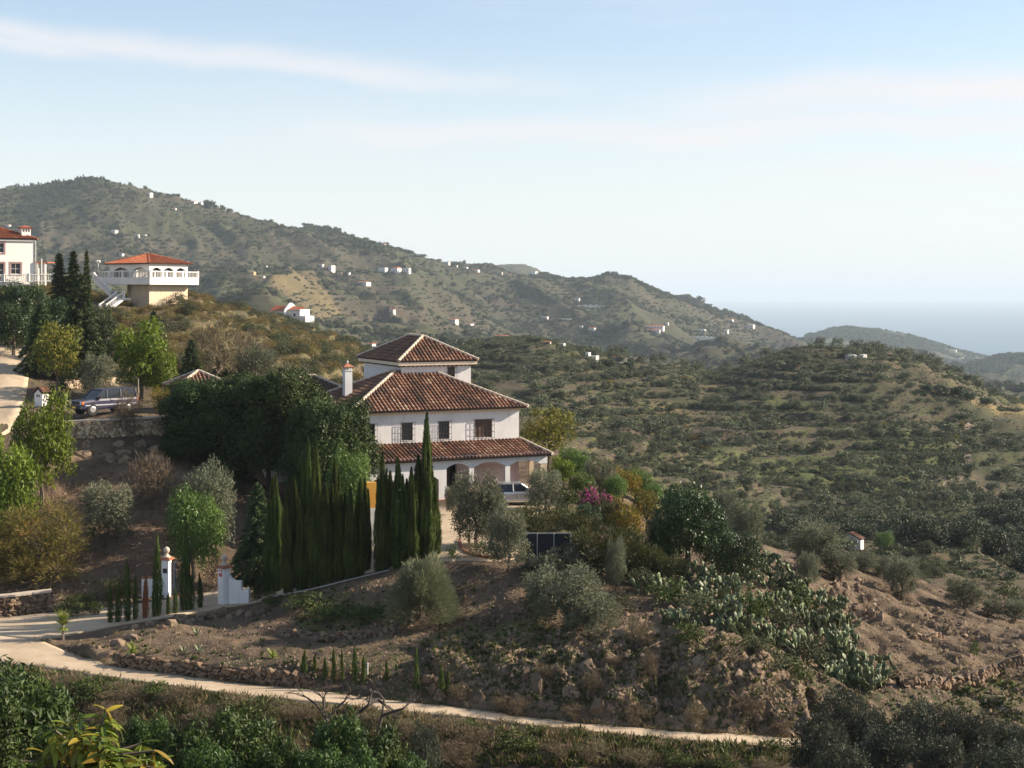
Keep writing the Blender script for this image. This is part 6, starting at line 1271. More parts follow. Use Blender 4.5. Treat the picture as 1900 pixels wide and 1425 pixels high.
e = empty('broom_shrub', hit(780, 1150, 74), 0, 'large pale feathery broom shrub in front of the cypress clump', 'shrub'); k = e.location.y/F
link(strands(112*k, 66*k, 5, L_PALE, 20000, .15, .016, 'plume', fill=.5, droop=.2), 'plumes', e); m = MB(); m.bar((0,0,-.2),(0,0,.8), .1, .05, 6); m.build('stem', M_BARK, e)
P_('avod',1275,1060,893,145,'large dark avocado tree right of the garden',80,var=0); P_('avod',1370,1105,985,105,'dark avocado tree behind the ledge rocks',80,var=1); P_('avod',1330,1065,960,80,'dark avocado tree between its two larger neighbours',84,var=0,rz=2); P_('avod',1225,1050,960,70,'dark leafy tree left of the large avocado',82,var=1,rz=1)
P_('olive',1385,1040,925,75,'grey olive rising behind the dark avocado trees',92); P_('olive',1345,990,905,60,'pale olive top just behind the large dark avocado',95)
for u, b, t, w, l in ((1512,1058,966,112,'large olive on the terrace edge left of the valley hut'),(1500,1088,1024,50,'small upright olive in front of the large terrace olive'),(1558,1072,1020,74,'olive on the terrace just below the valley hut'),(1602,1062,1024,62,'low olive right of the valley hut'),(1672,1112,1030,76,'olive with forked trunk on the eroded bank'),(1640,1075,1030,50,'small olive behind the forked olive'),(1790,1132,1072,78,'round olive on the right-hand terrace'),(1840,1142,1112,44,'small olive right of the round terrace olive'),(1885,1152,1112,60,'olive cut by the right edge above the terrace')): P_('olive',u,b,t,w,l,84)
P_('weed',1808,1218,1190,20,'small dark shrub alone on the bare right slope',70); P_('weed',1870,1115,1080,50,'light green shrub at the right edge of the valley',100)
for kd, u, b, t, w, l, ym in (('green',1080,935,878,52,'small fresh green shrub under the banana plants',98),('weed',1055,945,905,50,'low green shrub between the two round olives',96),('green',1140,935,885,50,'leafy green shrub beside the round olive behind the bougainvillea',98),('hedge',1130,985,925,60,'dark green bush at the foot of the bougainvillea, right side',88),('weed',1180,1040,985,60,'dark green undergrowth below the yellow-leaved shrub',84),
 ('avod',1090,990,935,60,'dark green leafy bush under the bougainvillea',86),('yellow',1145,1010,948,50,'pale yellow-green shrub under the bougainvillea',86),('green',1210,955,900,46,'green shrub on the garden edge above the dark avocado',96),('hedge',990,1000,955,70,'olive-brown hedge end above the netting fence',86),('dolive',1005,1075,1030,90,'shaded grey bush left under the netting fence',78),
 ('bush',905,1040,1005,50,'low dark plants inside the brick-kerbed bed',80),('brownbush',880,1035,1005,44,'reddish brown plants inside the brick-kerbed bed',80),('hedge',1240,1085,1030,70,'dark undergrowth below the large avocado',80),('olive',1300,985,915,60,'pale olive behind the crown of the large avocado',98),('weed',838,1040,1012,22,'small green shrub at the court corner beside the cypresses',78),
 ('brownbush',1180,920,885,60,'brown leafless shrub behind the garden',108),('avod',1075,880,835,50,'dark green tree behind the banana plants',112),('weed',560,1130,1100,70,'mat of green creeping plants under the cypress row, left',74),('weed',610,1150,1122,90,'mat of green creeping plants above the curved terrace wall',72),('weed',680,1150,1125,80,'mat of green creeping plants beside the pale broom',72)):
    P_(kd, u, b, t, w, l, ym)
# bottom of the picture
for i, (u, Y, t, w, l, kd) in enumerate(((45,47,1222,180,'large avocado tree in the bottom left corner','avo'),(-20,45,1250,120,'avocado tree cut by the left edge at the bottom','avo'),(120,44,1330,110,'avocado tree behind the large yellow leaves','avo'),(275,46,1322,66,'slim avocado tree, leftmost of the row at the bottom','avo'),(345,45,1345,80,'low avocado tree, second of the row at the bottom','avo'),(455,46,1316,104,'tallest avocado tree of the row at the bottom','avo'),(400,44,1372,90,'low avocado crown between two taller ones','avo'),(520,44,1375,80,'low avocado crown left of the dead trees','avo'),(628,46,1322,78,'avocado tree below the forked dead tree','avo'),(585,44,1380,70,'low avocado crown at the bottom edge','avo'),(700,45,1352,80,'avocado tree right of the forked dead tree','avo'),(660,43,1390,70,'low dark avocado crown at the bottom edge','avo'),(765,45,1398,60,'last small avocado of the bottom row','avo'))):
    P_(kd,u,0,t,w*(1.45 if i > 2 else 1.15),l,Y=Y)
for i, (u, Y, t, w, l) in enumerate(((1560,58,1288,105,'dark olive tree above the end of the track'),(1520,56,1330,110,'dark olive tree hiding the end of the track'),(1618,57,1305,80,'dark olive crown second from the end of the track'),(1700,57,1308,100,'dark olive tree in the middle of the lower right grove'),(1650,53,1345,120,'dark olive tree at the front of the lower right grove'),(1775,57,1312,100,'dark olive tree right of the middle of the grove'),(1840,56,1335,100,'dark olive tree near the lower right corner'),(1745,52,1362,110,'dark low olive at the bottom of the grove'),(1850,50,1372,130,'dark olive at the lower right corner'),(1560,51,1375,110,'dark olive at the bottom below the track end'),(1905,55,1350,80,'dark olive cut by the right edge at the bottom'))): P_('dolive',u,0,t,w,l,Y=Y)
def dead_tree(u, vb, Y, pts, label, r=.09, seed=1):
    rs = random.Random(seed); b = at(u, vb, Y); b.z = min(b.z, float(surf(b.x, b.y))); e = empty('dead_tree', b, 0, label, 'tree'); m = MB(); k = Y/F
    def grow(p, q, r, g):
        mid = p.lerp(q, .5)+Vector((rs.uniform(-1,1), rs.uniform(-1,1), rs.uniform(-.5,1)))*(q-p).length*.13; m.bar(p, mid, r, r*.8, 5); m.bar(mid, q, r*.8, r*.6, 5)
        if g < 5:
            for _ in range(3 if g > 1 else 2):
                d = (q-p).normalized()+Vector((rs.uniform(-1,1), rs.uniform(-1,1), rs.uniform(-.35,.6)))*.85; grow(q, q+d.normalized()*(q-p).length*rs.uniform(.5,.8), r*.55, g+1)
    prev = Vector((0,0,-.2))
    for chain in pts:
        c = [Vector(((a-u)*k, rs.uniform(-.3,.3), -(v-VH)*k-b.z)) for a, v in chain]
        for i, (p, q) in enumerate(zip(c[:-1], c[1:])): m.bar(p, q, r*(1-i*.18), r*(1-(i+1)*.18), 6)
        d = c[-1]-c[-2]
        for _ in range(3): grow(c[-1], c[-1]+(d.normalized()+Vector((rs.uniform(-1,1), rs.uniform(-1,1), rs.uniform(-.2,.5)))*.8).normalized()*18*k, r*.4, 2)
    m.build('branches', M_DEAD, e)
dead_tree(612, 1385, 62, [[(612,1400),(610,1360),(607,1335),(600,1310)],[(607,1335),(590,1305),(570,1295)],[(607,1335),(625,1315),(640,1300)],[(600,1310),(600,1295)]], 'pale-trunked leafless tree with spreading twigs below the track', .06, 3)
dead_tree(650, 1350, 62, [[(648,1355),(665,1325),(685,1305),(690,1280),(715,1268)],[(685,1305),(700,1300),(715,1310)],[(690,1280),(680,1290)]], 'dark twisted leafless tree leaning over the track', .09, 8)
dead_tree(700, 1352, 61, [[(700,1360),(708,1330),(712,1300),(705,1285)],[(708,1330),(735,1318),(750,1312)]], 'dark leafless tree right of the twisted one', .07, 12)
# large leaves close to the viewer
def big_leaves():
    Y = 11.5; rs = random.Random(4); k = Y/F; b = at(165, 1500, Y); b.z = float(surf(b.x, b.y)); e = empty('loquat_branch', b, 0, 'nearby tree top with big yellow-green leaves at the bottom left', 'tree')
    def leafm(seed, mat):
        m = MB(); r = random.Random(seed); n = 6; V = []; L = 1.0
        for i in range(n+1):
            t = i/n; w = .14*math.sin(math.pi*min(1, t*.93+.05))**.8; z = -.35*t*t; V += [(t*L,-w,z+.05),(t*L,0,z),(t*L,w,z+.05)]
        m.add(V, [q for i in range(n) for q in ((3*i,3*i+3,3*i+4,3*i+1),(3*i+1,3*i+4,3*i+5,3*i+2))], r.rand() if hasattr(r,'rand') else r.random()); return m.mesh('leaf', mat, smooth=True)
    LM = [leafm(i, L_BIG) for i in range(5)]+[leafm(i+9, L_BIGY) for i in range(1)]
    m = MB(); m.bar((0,0,-.5),(0,.1,-(1440-VH)*k-b.z), .07, .04, 7); c = []
    tips = [(150,1338),(110,1362),(185,1350),(225,1372),(140,1378),(205,1395),(90,1392),(170,1402),(250,1395),(120,1412),(165,1350),(75,1410),(215,1365),(240,1385),(265,1412),(55,1422),(195,1385),(285,1425),(100,1375),(130,1350),(160,1380),(80,1395),(180,1330),(245,1400),(220,1425),(110,1345),(140,1425),(280,1400),(40,1410),(205,1350),(175,1360)]
    st = Vector((0,.1,-(1440-VH)*k-b.z))
    for u, v in tips:
        q = Vector(((u-165)*k, rs.uniform(-.35,.35), -(v-VH)*k-b.z)); m.bar(st, st.lerp(q, .5)+Vector((0,0,.05)), .02, .014, 5); m.bar(st.lerp(q, .5)+Vector((0,0,.05)), q, .014, .008, 5)
        for i in range(15):
            a = i*2.4+rs.uniform(-.3,.3); el = rs.uniform(-.9,.5); o = link(rs.choice(LM), 'leaf', e); s = rs.uniform(.12,.19); d = Vector((math.cos(a)*math.cos(el), math.sin(a)*math.cos(el), math.sin(el)))
            o.matrix_local = Matrix.Translation(q+Vector((0,0,-i*.012)))@Matrix.Rotation(a, 4, 'Z')@Matrix.Rotation(-el, 4, 'Y')@Matrix.Rotation(rs.uniform(-.6,.6), 4, 'X')@Matrix.Scale(s, 4)
    m.build('stem', M_BARK, e)
big_leaves()
# prickly pears
cs = [(1205,1050,30,1.2,1.1),(1225,1062,30,1.4,1.2),(1250,1072,40,1.8,1.0),(1290,1080,44,2.0,1.1),(1325,1095,50,2.2,1.2),(1350,1112,50,2.2,1.2),(1300,1118,40,2,1.0),(1385,1135,40,1.8,1.1),(1245,1105,34,2,.9),(1170,1075,22,1.3,.9),(1205,1100,26,1.6,.9),(1340,1150,44,2,1.1),(1375,1170,44,2,1.1),(1320,1185,36,1.6,1.1),(1345,1215,26,1.2,.9),(1258,1180,30,1.4,.9),(1265,1165,20,1.1,.8),
 (1435,1090,44,2,1.1),(1465,1100,50,2.2,1.2),(1495,1120,50,2.2,1.2),(1525,1135,50,2.2,1.2),(1430,1130,36,1.8,1.0),(1470,1150,44,2,1.1),(1510,1165,50,2.2,1.2),(1545,1165,44,2,1.2),(1530,1200,50,2.2,1.2),(1565,1205,44,2,1.2),(1585,1235,44,2,1.2),(1550,1240,50,2.2,1.2),(1605,1260,40,1.8,1.1),(1575,1275,44,2,1.2),(1620,1285,30,1.5,1.0),(1540,1285,40,1.8,1.1),(1640,1250,16,.9,.8),(1600,1300,24,1.2,.9),(1425,1050,26,1.4,1.0),(1440,1060,24,1.3,.9),(1475,1068,16,1.1,.7),(1020,1060,26,1.8,.9),(1045,1066,20,1.5,.8),(1120,1060,12,.9,.9),(1450,1200,26,1.5,1.0),(1480,1215,22,1.4,.9),(1195,940,16,.9,1.3),(1205,960,16,1.1,1.1),(1420,1165,26,1.6,1.0),(1400,1195,26,1.6,1.0)]
for i, (u, v, n, sp, h) in enumerate(cs):
    reg = 'between the dark avocado trees and the cliff' if u < 1400 and u > 1150 else ('climbing down the slope right of the cliff' if u >= 1400 else 'in the shade below the netting fence')
    if u in (1195, 1205) and v < 1000: reg = 'in the garden beside the yellow shrubs'
    cactus(hit(u, v, 70), min(int(n*1.9), 95), sp*.85, h*.85, 'pale-rimmed prickly pear cactus', 50+i, 'prickly pears')
for i, (u, v, w, h) in enumerate(((1240,1120,80,40),(1300,1140,90,40),(1190,1095,60,40),(1400,1160,70,60),(1450,1180,80,50),(1500,1235,70,50),(1470,1130,80,40),(1400,1225,60,50),(1430,1270,90,60),(1480,1290,60,60),(1380,1260,50,50),(1530,1170,60,40),(1280,1195,60,36),(1150,1130,60,30))): P_('bush' if i%3 else 'weed', u, v, v-h, w, 'dark green scrub bush', 68, 'bushes among the prickly pears')
for i, (u, v, w, h) in enumerate(((1185,1200,60,50),(1205,1260,34,50),(1100,1290,40,40),(1290,1350,50,40),(930,1320,46,30),(1390,1330,50,36),(850,1300,40,30),(960,1330,40,36),(1060,1335,50,30),(1180,1345,50,36),(1450,1365,50,30),(1010,1260,36,26),(1140,1245,30,30))): P_('brownbush', u, v, v-h, w, 'brown dry bush on the cliff', 62, 'dry bushes on the low cliff')
for i, (u, v, w, h) in enumerate(((470,1345,100,80),(440,1320,60,50),(520,1340,60,60),(560,1330,70,40),(170,1290,90,60),(130,1280,70,50),(230,1300,80,50),(330,1300,70,46),(290,1290,60,40),(820,1360,70,50),(880,1380,80,50),(760,1365,60,50),(960,1390,80,50),(1030,1400,60,40),(1100,1400,70,40),(1180,1410,70,36),(1260,1415,60,36),(200,1340,80,60),(380,1340,70,50),(850,1415,80,60),(1340,1420,60,30),(1420,1425,60,30),(700,1345,60,50))): P_('brownbush' if i%4 else 'weed', u, v+8, v+8-h*.72, w, 'dry shrub below the track', 58, 'dry shrubs below the track')
P_('weed',1440,1400,1370,60,'bright green bush under the right end of the track',60); P_('dolive',790,1420,1340,60,'grey-green broom bush below the track',Y=58)
# low cover: tufts of grass and weeds
TU = [t[0] for t in TRK]; TL = [t[1] for t in TRK]
def tufts(name, label, n, box, yr, seed, mat, h0, h1, blades=7, wd=.012, spread=.35, maskf=None):
    rs = np.random.RandomState(seed); C = []; 
    for u, v in zip(rs.uniform(box[0], box[2], n), rs.uniform(box[1], box[3], n)):
        p = hit(u, v, yr[0], yr[1])
        if not (yr[0] <= p.y <= yr[1]) or abs(VH-F*p.z/p.y-v) > 4 or surf(p.x, p.y, FLAT) > .1 or (box[3] == 1425 and (v < np.interp(u, TU, TL)+3.5 or u > 1560)): continue
        if maskf is not None and rs.rand() > maskf(p, u, v): continue
        C.append(tuple(p))
    if not C: return
    C = np.array(C); N = len(C); hh = rs.uniform(h0, h1, N); d = rvec(rs, N*blades); d[:, 2] = abs(d[:, 2])+.6; d = unit(d); h = np.repeat(hh, blades)*rs.uniform(.6, 1.1, N*blades); c = np.repeat(C, blades, 0)+rs.normal(size=(N*blades, 3))*[1,1,.1]*np.repeat(hh, blades)[:, None]*spread*.4
    V, F_ = leaves(c+d*h[:, None]*.5, d, rvec(rs, N*blades), h*.55, wd*(1+h)); o = link(mesh_np(name, V, F_, mat, rs.rand(len(F_))), name); return tag(o, label, kind='stuff')
nz = lambda s, t: (lambda p, u, v: 1.0 if fbm(np.array([p.x/s]), np.array([p.y/s]), 3, 12)[0] > t else .12)
tufts('dry_grass', 'tall dry grass and dead stalks on the bank below the track', 3000, (0,1235,1500,1425), (52,74), 21, L_DRY, .2, .6, 9, .012)
tufts('weeds', 'green weeds on the bank below the track', 4200, (0,1235,1500,1425), (52,74), 22, L_WEED, .15, .45, 10, .03)
tufts('scrub', 'dry brown scrub on the bank below the track', 1500, (0,1240,1900,1425), (52,74), 26, L_BROWN, .2, .55, 12, .012)
tufts('dry_grass', 'sparse dry grass on the bare soil above the track', 1800, (100,1060,1500,1330), (66,98), 23, L_DRY, .1, .3, 7, .012, maskf=nz(4, .5))
tufts('weeds', 'patches of low green weeds on the terraces above the track', 3800, (100,1080,1500,1310), (66,98), 24, L_WEED, .06, .2, 9, .03, maskf=lambda p, u, v: .12+float(surf(p.x, p.y, ZG))*1.8)
tufts('dry_grass', 'sparse dry grass on the right-hand terraces', 1400, (1500,1040,1900,1400), (60,115), 25, L_DRY, .1, .28, 7, .012, maskf=nz(5, .5))
tufts('weeds', 'green weeds on the right-hand terraces', 1400, (1500,1240,1900,1400), (60,100), 27, L_WEED, .08, .22, 8, .03, maskf=lambda p, u, v: .15+float(surf(p.x, p.y, ZG))*1.6)
tufts('dry_grass', 'dry growth on the reddish bank below the parapet', 800, (60,840,420,1110), (84,108), 28, L_BROWN, .12, .35, 8, .012)

tufts('dry_grass', 'dry stalks growing between the rocks of the low cliff', 900, (800,1180,1500,1370), (62,80), 31, L_BROWN, .15, .4, 9, .012)
tufts('weeds', 'green weeds growing between the rocks of the low cliff', 900, (780,1180,1500,1370), (62,80), 32, L_WEED, .08, .28, 9, .025)

def verge(name, label, mat, n, off, h0, h1, seed):
    rs = np.random.RandomState(seed); C = []
    for i in range(n):
        u = rs.uniform(60, 1490); side = rs.rand() < .5; v = np.interp(u, TU, TL)+rs.uniform(-2.5, 4) if side else np.interp(u, TU, [t[2] for t in TRK])+rs.uniform(-4, 1.5)
        if vnoise(np.array([u/35.]), np.array([side*9.+seed]), 3)[0] < .42: continue
        p = hit(u, v, 60, 90); C.append(tuple(p))
    C = np.array(C); N = len(C); b = 8; hh = rs.uniform(h0, h1, N); d = rvec(rs, N*b); d[:, 2] = abs(d[:, 2])+.5; d = unit(d); h = np.repeat(hh, b)*rs.uniform(.6, 1.1, N*b); c = np.repeat(C, b, 0)+rs.normal(size=(N*b, 3))*.06*[1, 1, .1]
    V, F_ = leaves(c+d*h[:, None]*.5, d, rvec(rs, N*b), h*.55, .012*(1+h)); tag(link(mesh_np(name, V, F_, mat, rs.rand(len(F_))), name), label, kind='stuff')
verge('weeds', 'green weeds along both edges of the concrete track', L_WEED, 700, 0, .06, .2, 41)
verge('dry_grass', 'dry grass along both edges of the concrete track', L_DRY, 700, 0, .1, .35, 42)

# ---------------------------------------------------------------- hillside vegetation
def scatter(name, label, src, P, S, seed):
    """one object: copies of one real plant spread over the points P with sizes S"""
    rs = np.random.RandomState(seed); me = bpy.data.meshes.new(name); me.vertices.add(len(P)); me.vertices.foreach_set('co', np.asarray(P, np.float32).ravel())
    for nm, v in (('sc', S), ('rz', rs.uniform(0, 6.28, len(P)))): a = me.attributes.new(nm, 'FLOAT', 'POINT'); a.data.foreach_set('value', np.asarray(v, np.float32))
    o = link(me, name); tag(o, label, kind='stuff'); ng = bpy.data.node_groups.new(name, 'GeometryNodeTree')
    ng.interface.new_socket('Geometry', in_out='INPUT', socket_type='NodeSocketGeometry'); ng.interface.new_socket('Geometry', in_out='OUTPUT', socket_type='NodeSocketGeometry')
    N, L = ng.nodes, ng.links; i = N.new('NodeGroupInput'); out = N.new('NodeGroupOutput'); inst = N.new('GeometryNodeInstanceOnPoints'); oi = N.new('GeometryNodeObjectInfo'); oi.inputs['Object'].default_value = src; oi.transform_space = 'ORIGINAL'; oi.inputs['As Instance'].default_value = True
    def at_(nm): n = N.new('GeometryNodeInputNamedAttribute'); n.data_type = 'FLOAT'; n.inputs['Name'].default_value = nm; return n.outputs['Attribute']
    cb = N.new('ShaderNodeCombineXYZ'); L.new(at_('rz'), cb.inputs[2]); L.new(i.outputs[0], inst.inputs['Points']); L.new(oi.outputs['Geometry'], inst.inputs['Instance']); L.new(cb.outputs[0], inst.inputs['Rotation']); L.new(at_('sc'), inst.inputs['Scale']); L.new(inst.outputs[0], out.inputs[0])
    md = o.modifiers.new('scatter', 'NODES'); md.node_group = ng; return o
def field(n, u0, u1, y0, y1, seed, mask=None, power=.5):
    """random ground points between two depths; power .5 gives an even spread over the ground"""
    rs = np.random.RandomState(seed); y = (y0**2+(y1**2-y0**2)*rs.rand(n))**power if power == .5 else y0*(y1/y0)**rs.rand(n)
    u = rs.uniform(u0, u1, n); x = (u-U0)/F*y; z = surf(x, y); v = VH-F*z/y; k = surf(x, y, FLAT) < .05
    if mask is not None: k &= mask(x, y, z, u, v, rs)
    return np.stack([x, y, z-.1], -1)[k]
def rowmask(h, a=.45):
    return lambda z, x, y: ((z/h+.8*fbm(x/60, y/60, 2, 91)) % 1) < a
# golden hillside under the pavilion
gb = [P_('gbush', u, v, v-h, w, 'golden dry hillside bush', 150, 'golden bushes on the pavilion slope') for u, v, w, h in ((420,610,30,20),(450,640,34,22),(500,650,30,20),(540,680,34,22),(580,660,28,18),(620,690,30,20),(380,600,28,18),(480,620,26,16),(560,640,26,16),(640,670,26,16),(360,650,36,22),(520,700,36,22),(600,640,24,14))]
gsrc = [c for c in bpy.data.objects if c.parent == gb[0] and c.name.startswith('crown')][0]
gr = [P_('bush', u, v, v-h, w, 'dark green hillside bush', 140, 'green bushes on the pavilion slope') for u, v, w, h in ((345,615,30,22),(440,600,26,16),(520,665,44,24),(600,652,40,18),(640,640,40,20),(335,600,24,16),(470,660,34,20),(560,620,26,14),(380,640,30,20),(300,610,30,24),(260,620,34,26),(230,600,30,22),(540,605,40,18),(500,600,30,14),(575,612,40,16))]
bsrc = [c for c in bpy.data.objects if c.parent == gr[0] and c.name.startswith('crown')][0]
g1 = field(10000, -60, 880, 128, 430, 1, lambda x, y, z, u, v, rs: (v < 790) & ((u > 330) | (y > 140)) & (fbm(x/7, y/7, 3, 61) > .40))
scatter('scrub', 'golden dry scrub covering the slope between pavilion and villa', gsrc, g1, np.random.RandomState(2).uniform(.3, 1.0, len(g1)), 3)
g2 = field(3400, -60, 900, 118, 430, 4, lambda x, y, z, u, v, rs: (v < 790) & (fbm(x/9, y/9, 3, 65) > .53))
scatter('scrub', 'green bushes dotted through the golden slope', bsrc, g2, np.random.RandomState(3).uniform(.4, 1.1, len(g2)), 4)
# garden fringe and the slope falling to the valley behind it
g3 = field(2200, 1080, 2000, 118, 330, 7, lambda x, y, z, u, v, rs: (fbm(x/9, y/9, 3, 62) > .5) & ~inpoly(u, v, [(1562,992),(1625,992),(1625,1050),(1562,1050)]))
scatter('scrub', 'mixed scrub on the slope and valley floor right of the garden', bsrc, g3, np.random.RandomState(5).uniform(.3, 1.1, len(g3)), 5)
# middle ridge: olives as individuals, nearest first, low scrub as one object
def midmask(x, y, z, u, v, rs):
    return (fbm(x/30, y/30, 3, 66) > .49) & ~inpoly(u, v, [(1370,722),(1480,732),(1560,752),(1450,758)]) & ~inpoly(u, v, [(1790,735),(1980,740),(1980,820),(1850,805)])
RG = [('low on the opposite ridge', 150, 300), ('halfway up the opposite ridge', 300, 390), ('high on the opposite ridge', 390, 640)]
vis = field(3800, 780, 1990, 200, 640, 8, midmask); cnt = 0; hsrc = None; rest = []
vis = vis[np.argsort(vis[:, 1])]; taken = []
for p in vis:
    if any((p[0]-q[0])**2+(p[1]-q[1])**2 < 44 for q in taken[-160:]): continue
    u = U0+F*p[0]/p[1]; v = VH-F*p[2]/p[1]
    q = hit(u, v, 100)
    if abs(q.y-p[1]) > 10: continue
    taken.append(p)
    if cnt < 285:
        reg = [r[0] for r in RG if r[1] <= p[1] < r[2]][0]; w = random.uniform(.65, 1.15); sz = 'large' if w > 1 else ('small' if w < .8 else 'mid-sized'); sd = 'left of the green meadow' if u < 1370 else ('towards the dirt road' if u > 1600 else 'below the green meadow'); e = plant_at('hillolive', Vector(p), 3.0*w*random.uniform(.7, 1.1), 2.1*w, sz+' grey ridge olive', 'olives on the opposite ridge'); cnt += 1
        if hsrc is None: hsrc = [c for c in bpy.data.objects if c.parent == e and c.name.startswith('crown')][0]
    else: rest.append(p)
rest = np.array(rest); scatter('olive_trees', 'the smaller farther olive trees of the ridge across the valley', hsrc, rest, np.random.RandomState(6).uniform(.6, 1.2, len(rest)), 6)
ls, lt = lib('lowscrub', 0)
pp = hit(1250, 800, 200); lo = empty('low_bush', pp, 0, 'low dark scrub bush on the ridge right of the villa', 'bush'); lsrc = link(ls, 'crown', lo); link(lt, 'trunk', lo)
rm = rowmask(2.0, .5)
m1 = field(44000, 760, 2000, 190, 640, 9, lambda x, y, z, u, v, rs: ((fbm(x/12, y/12, 4, 67) > .53) | (rm(z, x, y) & (fbm(x/60, y/60, 2, 68) > .45))) & ~inpoly(u, v, [(1380,726),(1480,734),(1540,750),(1450,752)]))
scatter('low_scrub', 'low scrub and vine rows covering the ridge across the valley', lsrc, m1, np.random.RandomState(7).beta(1.4, 3, len(m1))*.9+.15, 7)
m3 = field(30000, 760, 2000, 190, 640, 19, lambda x, y, z, u, v, rs: fbm(x/20, y/20, 3, 69) > .46)
scatter('low_scrub', 'fine low scrub between the olives of the opposite ridge', lsrc, m3, np.random.RandomState(17).uniform(.1, .34, len(m3)), 17)
m4 = field(34000, 780, 1640, 280, 560, 20, lambda x, y, z, u, v, rs: (np.abs((z/2.2+.8*fbm(x/60, y/60, 2, 91)) % 1-.3) < .07) & (fbm(x/45, y/45, 3, 70) > .42))
scatter('orchard_rows', 'rows of small dark orchard trees along the terraces of the opposite ridge', hsrc, m4, np.random.RandomState(18).uniform(.28, .5, len(m4)), 18)
m5 = field(16000, 1600, 1830, 300, 480, 23, lambda x, y, z, u, v, rs: inpoly(u, v, [(1625,800),(1800,800),(1800,885),(1640,885)]) & (rs.rand(len(x)) < .55))
scatter('low_scrub', 'low scrub beside the dirt road of the opposite ridge', lsrc, m5, np.random.RandomState(24).uniform(.2, .75, len(m5)), 24)
# valley floor woods
m2 = field(800, 1350, 2000, 215, 330, 10, lambda x, y, z, u, v, rs: inpoly(u, v, [(1430,975),(1500,985),(1650,975),(1780,985),(1870,930),(2000,880),(2000,1110),(1870,1080),(1800,1030),(1650,1003),(1450,1003)]))
vt_ = P_('valley',1760,1012,985,34,'dark bushy tree on the valley floor behind the hut',200); vsrc = [c for c in bpy.data.objects if c.parent == vt_ and c.name.startswith('crown')][0]
scatter('valley_trees', 'dark trees crowding the valley floor at the right', vsrc, m2, np.random.RandomState(8).uniform(.4, 1.0, len(m2)), 8)
# valley between ridge and far hill, then the far hills
fb, ft = lib('farbush', 0); pp = hit(700, 620, 900); fo = empty('far_tree', pp, 0, 'dark bushy tree at the foot of the far hill above the villa tower', 'tree'); fsrc = link(fb, 'crown', fo); link(ft, 'trunk', fo)
rf = rowmask(6.0, .28)
def farmask(x, y, z, u, v, rs):
    d = fbm(x/110, y/110, 4, 72); r = fbm(x/260, y/260, 3, 37) > .47
    bare = inpoly(u, v, [(455,500),(520,515),(640,590),(600,598),(540,590),(480,560)]) | inpoly(u, v, [(712,512),(790,520),(800,530),(708,522)])
    gl = ridged((x+60*(fbm(x/300, y/300, 3, 71)-.5)*2)*.95/230+y*.25/230, y*.95/620-x*.25/620, 55, 2)
    return ~bare & ((r & rf(z, x, y)) | (d > .50) | (gl < .50)) & (rs.rand(len(x)) < np.clip((d-.30)*4, .15, 1))
f1 = field(60000, -60, 2000, 640, 2600, 11, farmask)
scatter('far_trees', 'trees and bushes thickly dotting the far hills', fsrc, f1, np.random.RandomState(9).beta(1.3, 2.6, len(f1))*1.3+.2, 9)
f2 = field(26000, -60, 2000, 640, 2600, 15, lambda x, y, z, u, v, rs: fbm(x/70, y/70, 3, 75) > .45)
scatter('far_scrub', 'small scrub scattered on the far hills', lsrc, f2, np.random.RandomState(10).uniform(.7, 2.2, len(f2)), 12)
f4 = field(90000, -60, 1600, 760, 2300, 21, lambda x, y, z, u, v, rs: (np.abs((z/5.0+.8*fbm(x/60, y/60, 2, 91)) % 1-.3) < .055) & (fbm(x/130, y/130, 3, 76) > .46))
scatter('orchard_rows', 'rows of orchard trees following the terraces of the far hill', fsrc, f4, np.random.RandomState(19).uniform(.28, .5, len(f4)), 19)
f3 = field(20000, 1300, 2000, 2600, 4700, 12, lambda x, y, z, u, v, rs: fbm(x/160, y/160, 3, 73) > .44)
scatter('far_trees', 'dark scrub on the coastal hills', fsrc, f3, np.random.RandomState(12).uniform(.7, 2.2, len(f3)), 10)
# skyline trees and conifers one can tell apart
def skyline(u, h, w, label, kind='farbush', dv=0):
    ys = YC[(YC > 1700) & (YC < 3300)]; xs = (u-U0)/F*ys; vv = VH-F*surf(xs, ys)/ys; i = int(np.argmin(vv)); y = ys[max(0, i-1)]; p = Vector(((u-U0)/F*y, y, float(surf((u-U0)/F*y, y))-1)); k = y/F
    cm, tm = lib(kind, 0); h0, r0 = NOM[kind]; e = empty('skyline_tree', p, random.random()*6, label, 'tree', 'trees on the skyline of the far hill'); c = link(cm, 'crown', e); c.scale = (w*k/2/r0,)*2+(h*k/h0,); link(tm, 'trunk', e).scale = (w*k/2/r0,)*2+(h*k/h0,)
rs_ = random.Random(3)
for i in range(26): skyline(30+i*5.2+rs_.uniform(-1, 1), rs_.uniform(5, 9), 3.5, 'small upright summit tree')
for u, h, w in ((160,8,10),(168,9,9),(178,8,8),(186,9,8),(193,10,4),(200,8,8),(223,5,6),(330,6,8),(380,12,16),(388,13,18),(397,9,12),(413,10,12),(425,7,10),(440,6,8),(664,8,10),(676,7,12),(690,8,10),(705,12,7),(716,9,12),(735,7,8),(760,8,12),(776,7,10),(784,6,12),(800,5,8),(1128,6,10),(1140,7,12),(1155,6,10),(1160,8,8),(1080,5,8),(1300,9,12),(1352,9,12),(1362,7,8),(1455,6,8),(605,5,8),(625,4,6),(560,4,8),(500,4,8),(460,5,8),(845,6,10),(861,7,8),(950,4,12),(1010,5,10)): skyline(u, h, w, 'dark round skyline tree')
for u, v, w, h, l in ((1640,1022,40,34,'rounded bright green pine beside the valley hut'),): P_('green', u, v, v-h, w, l, 150)
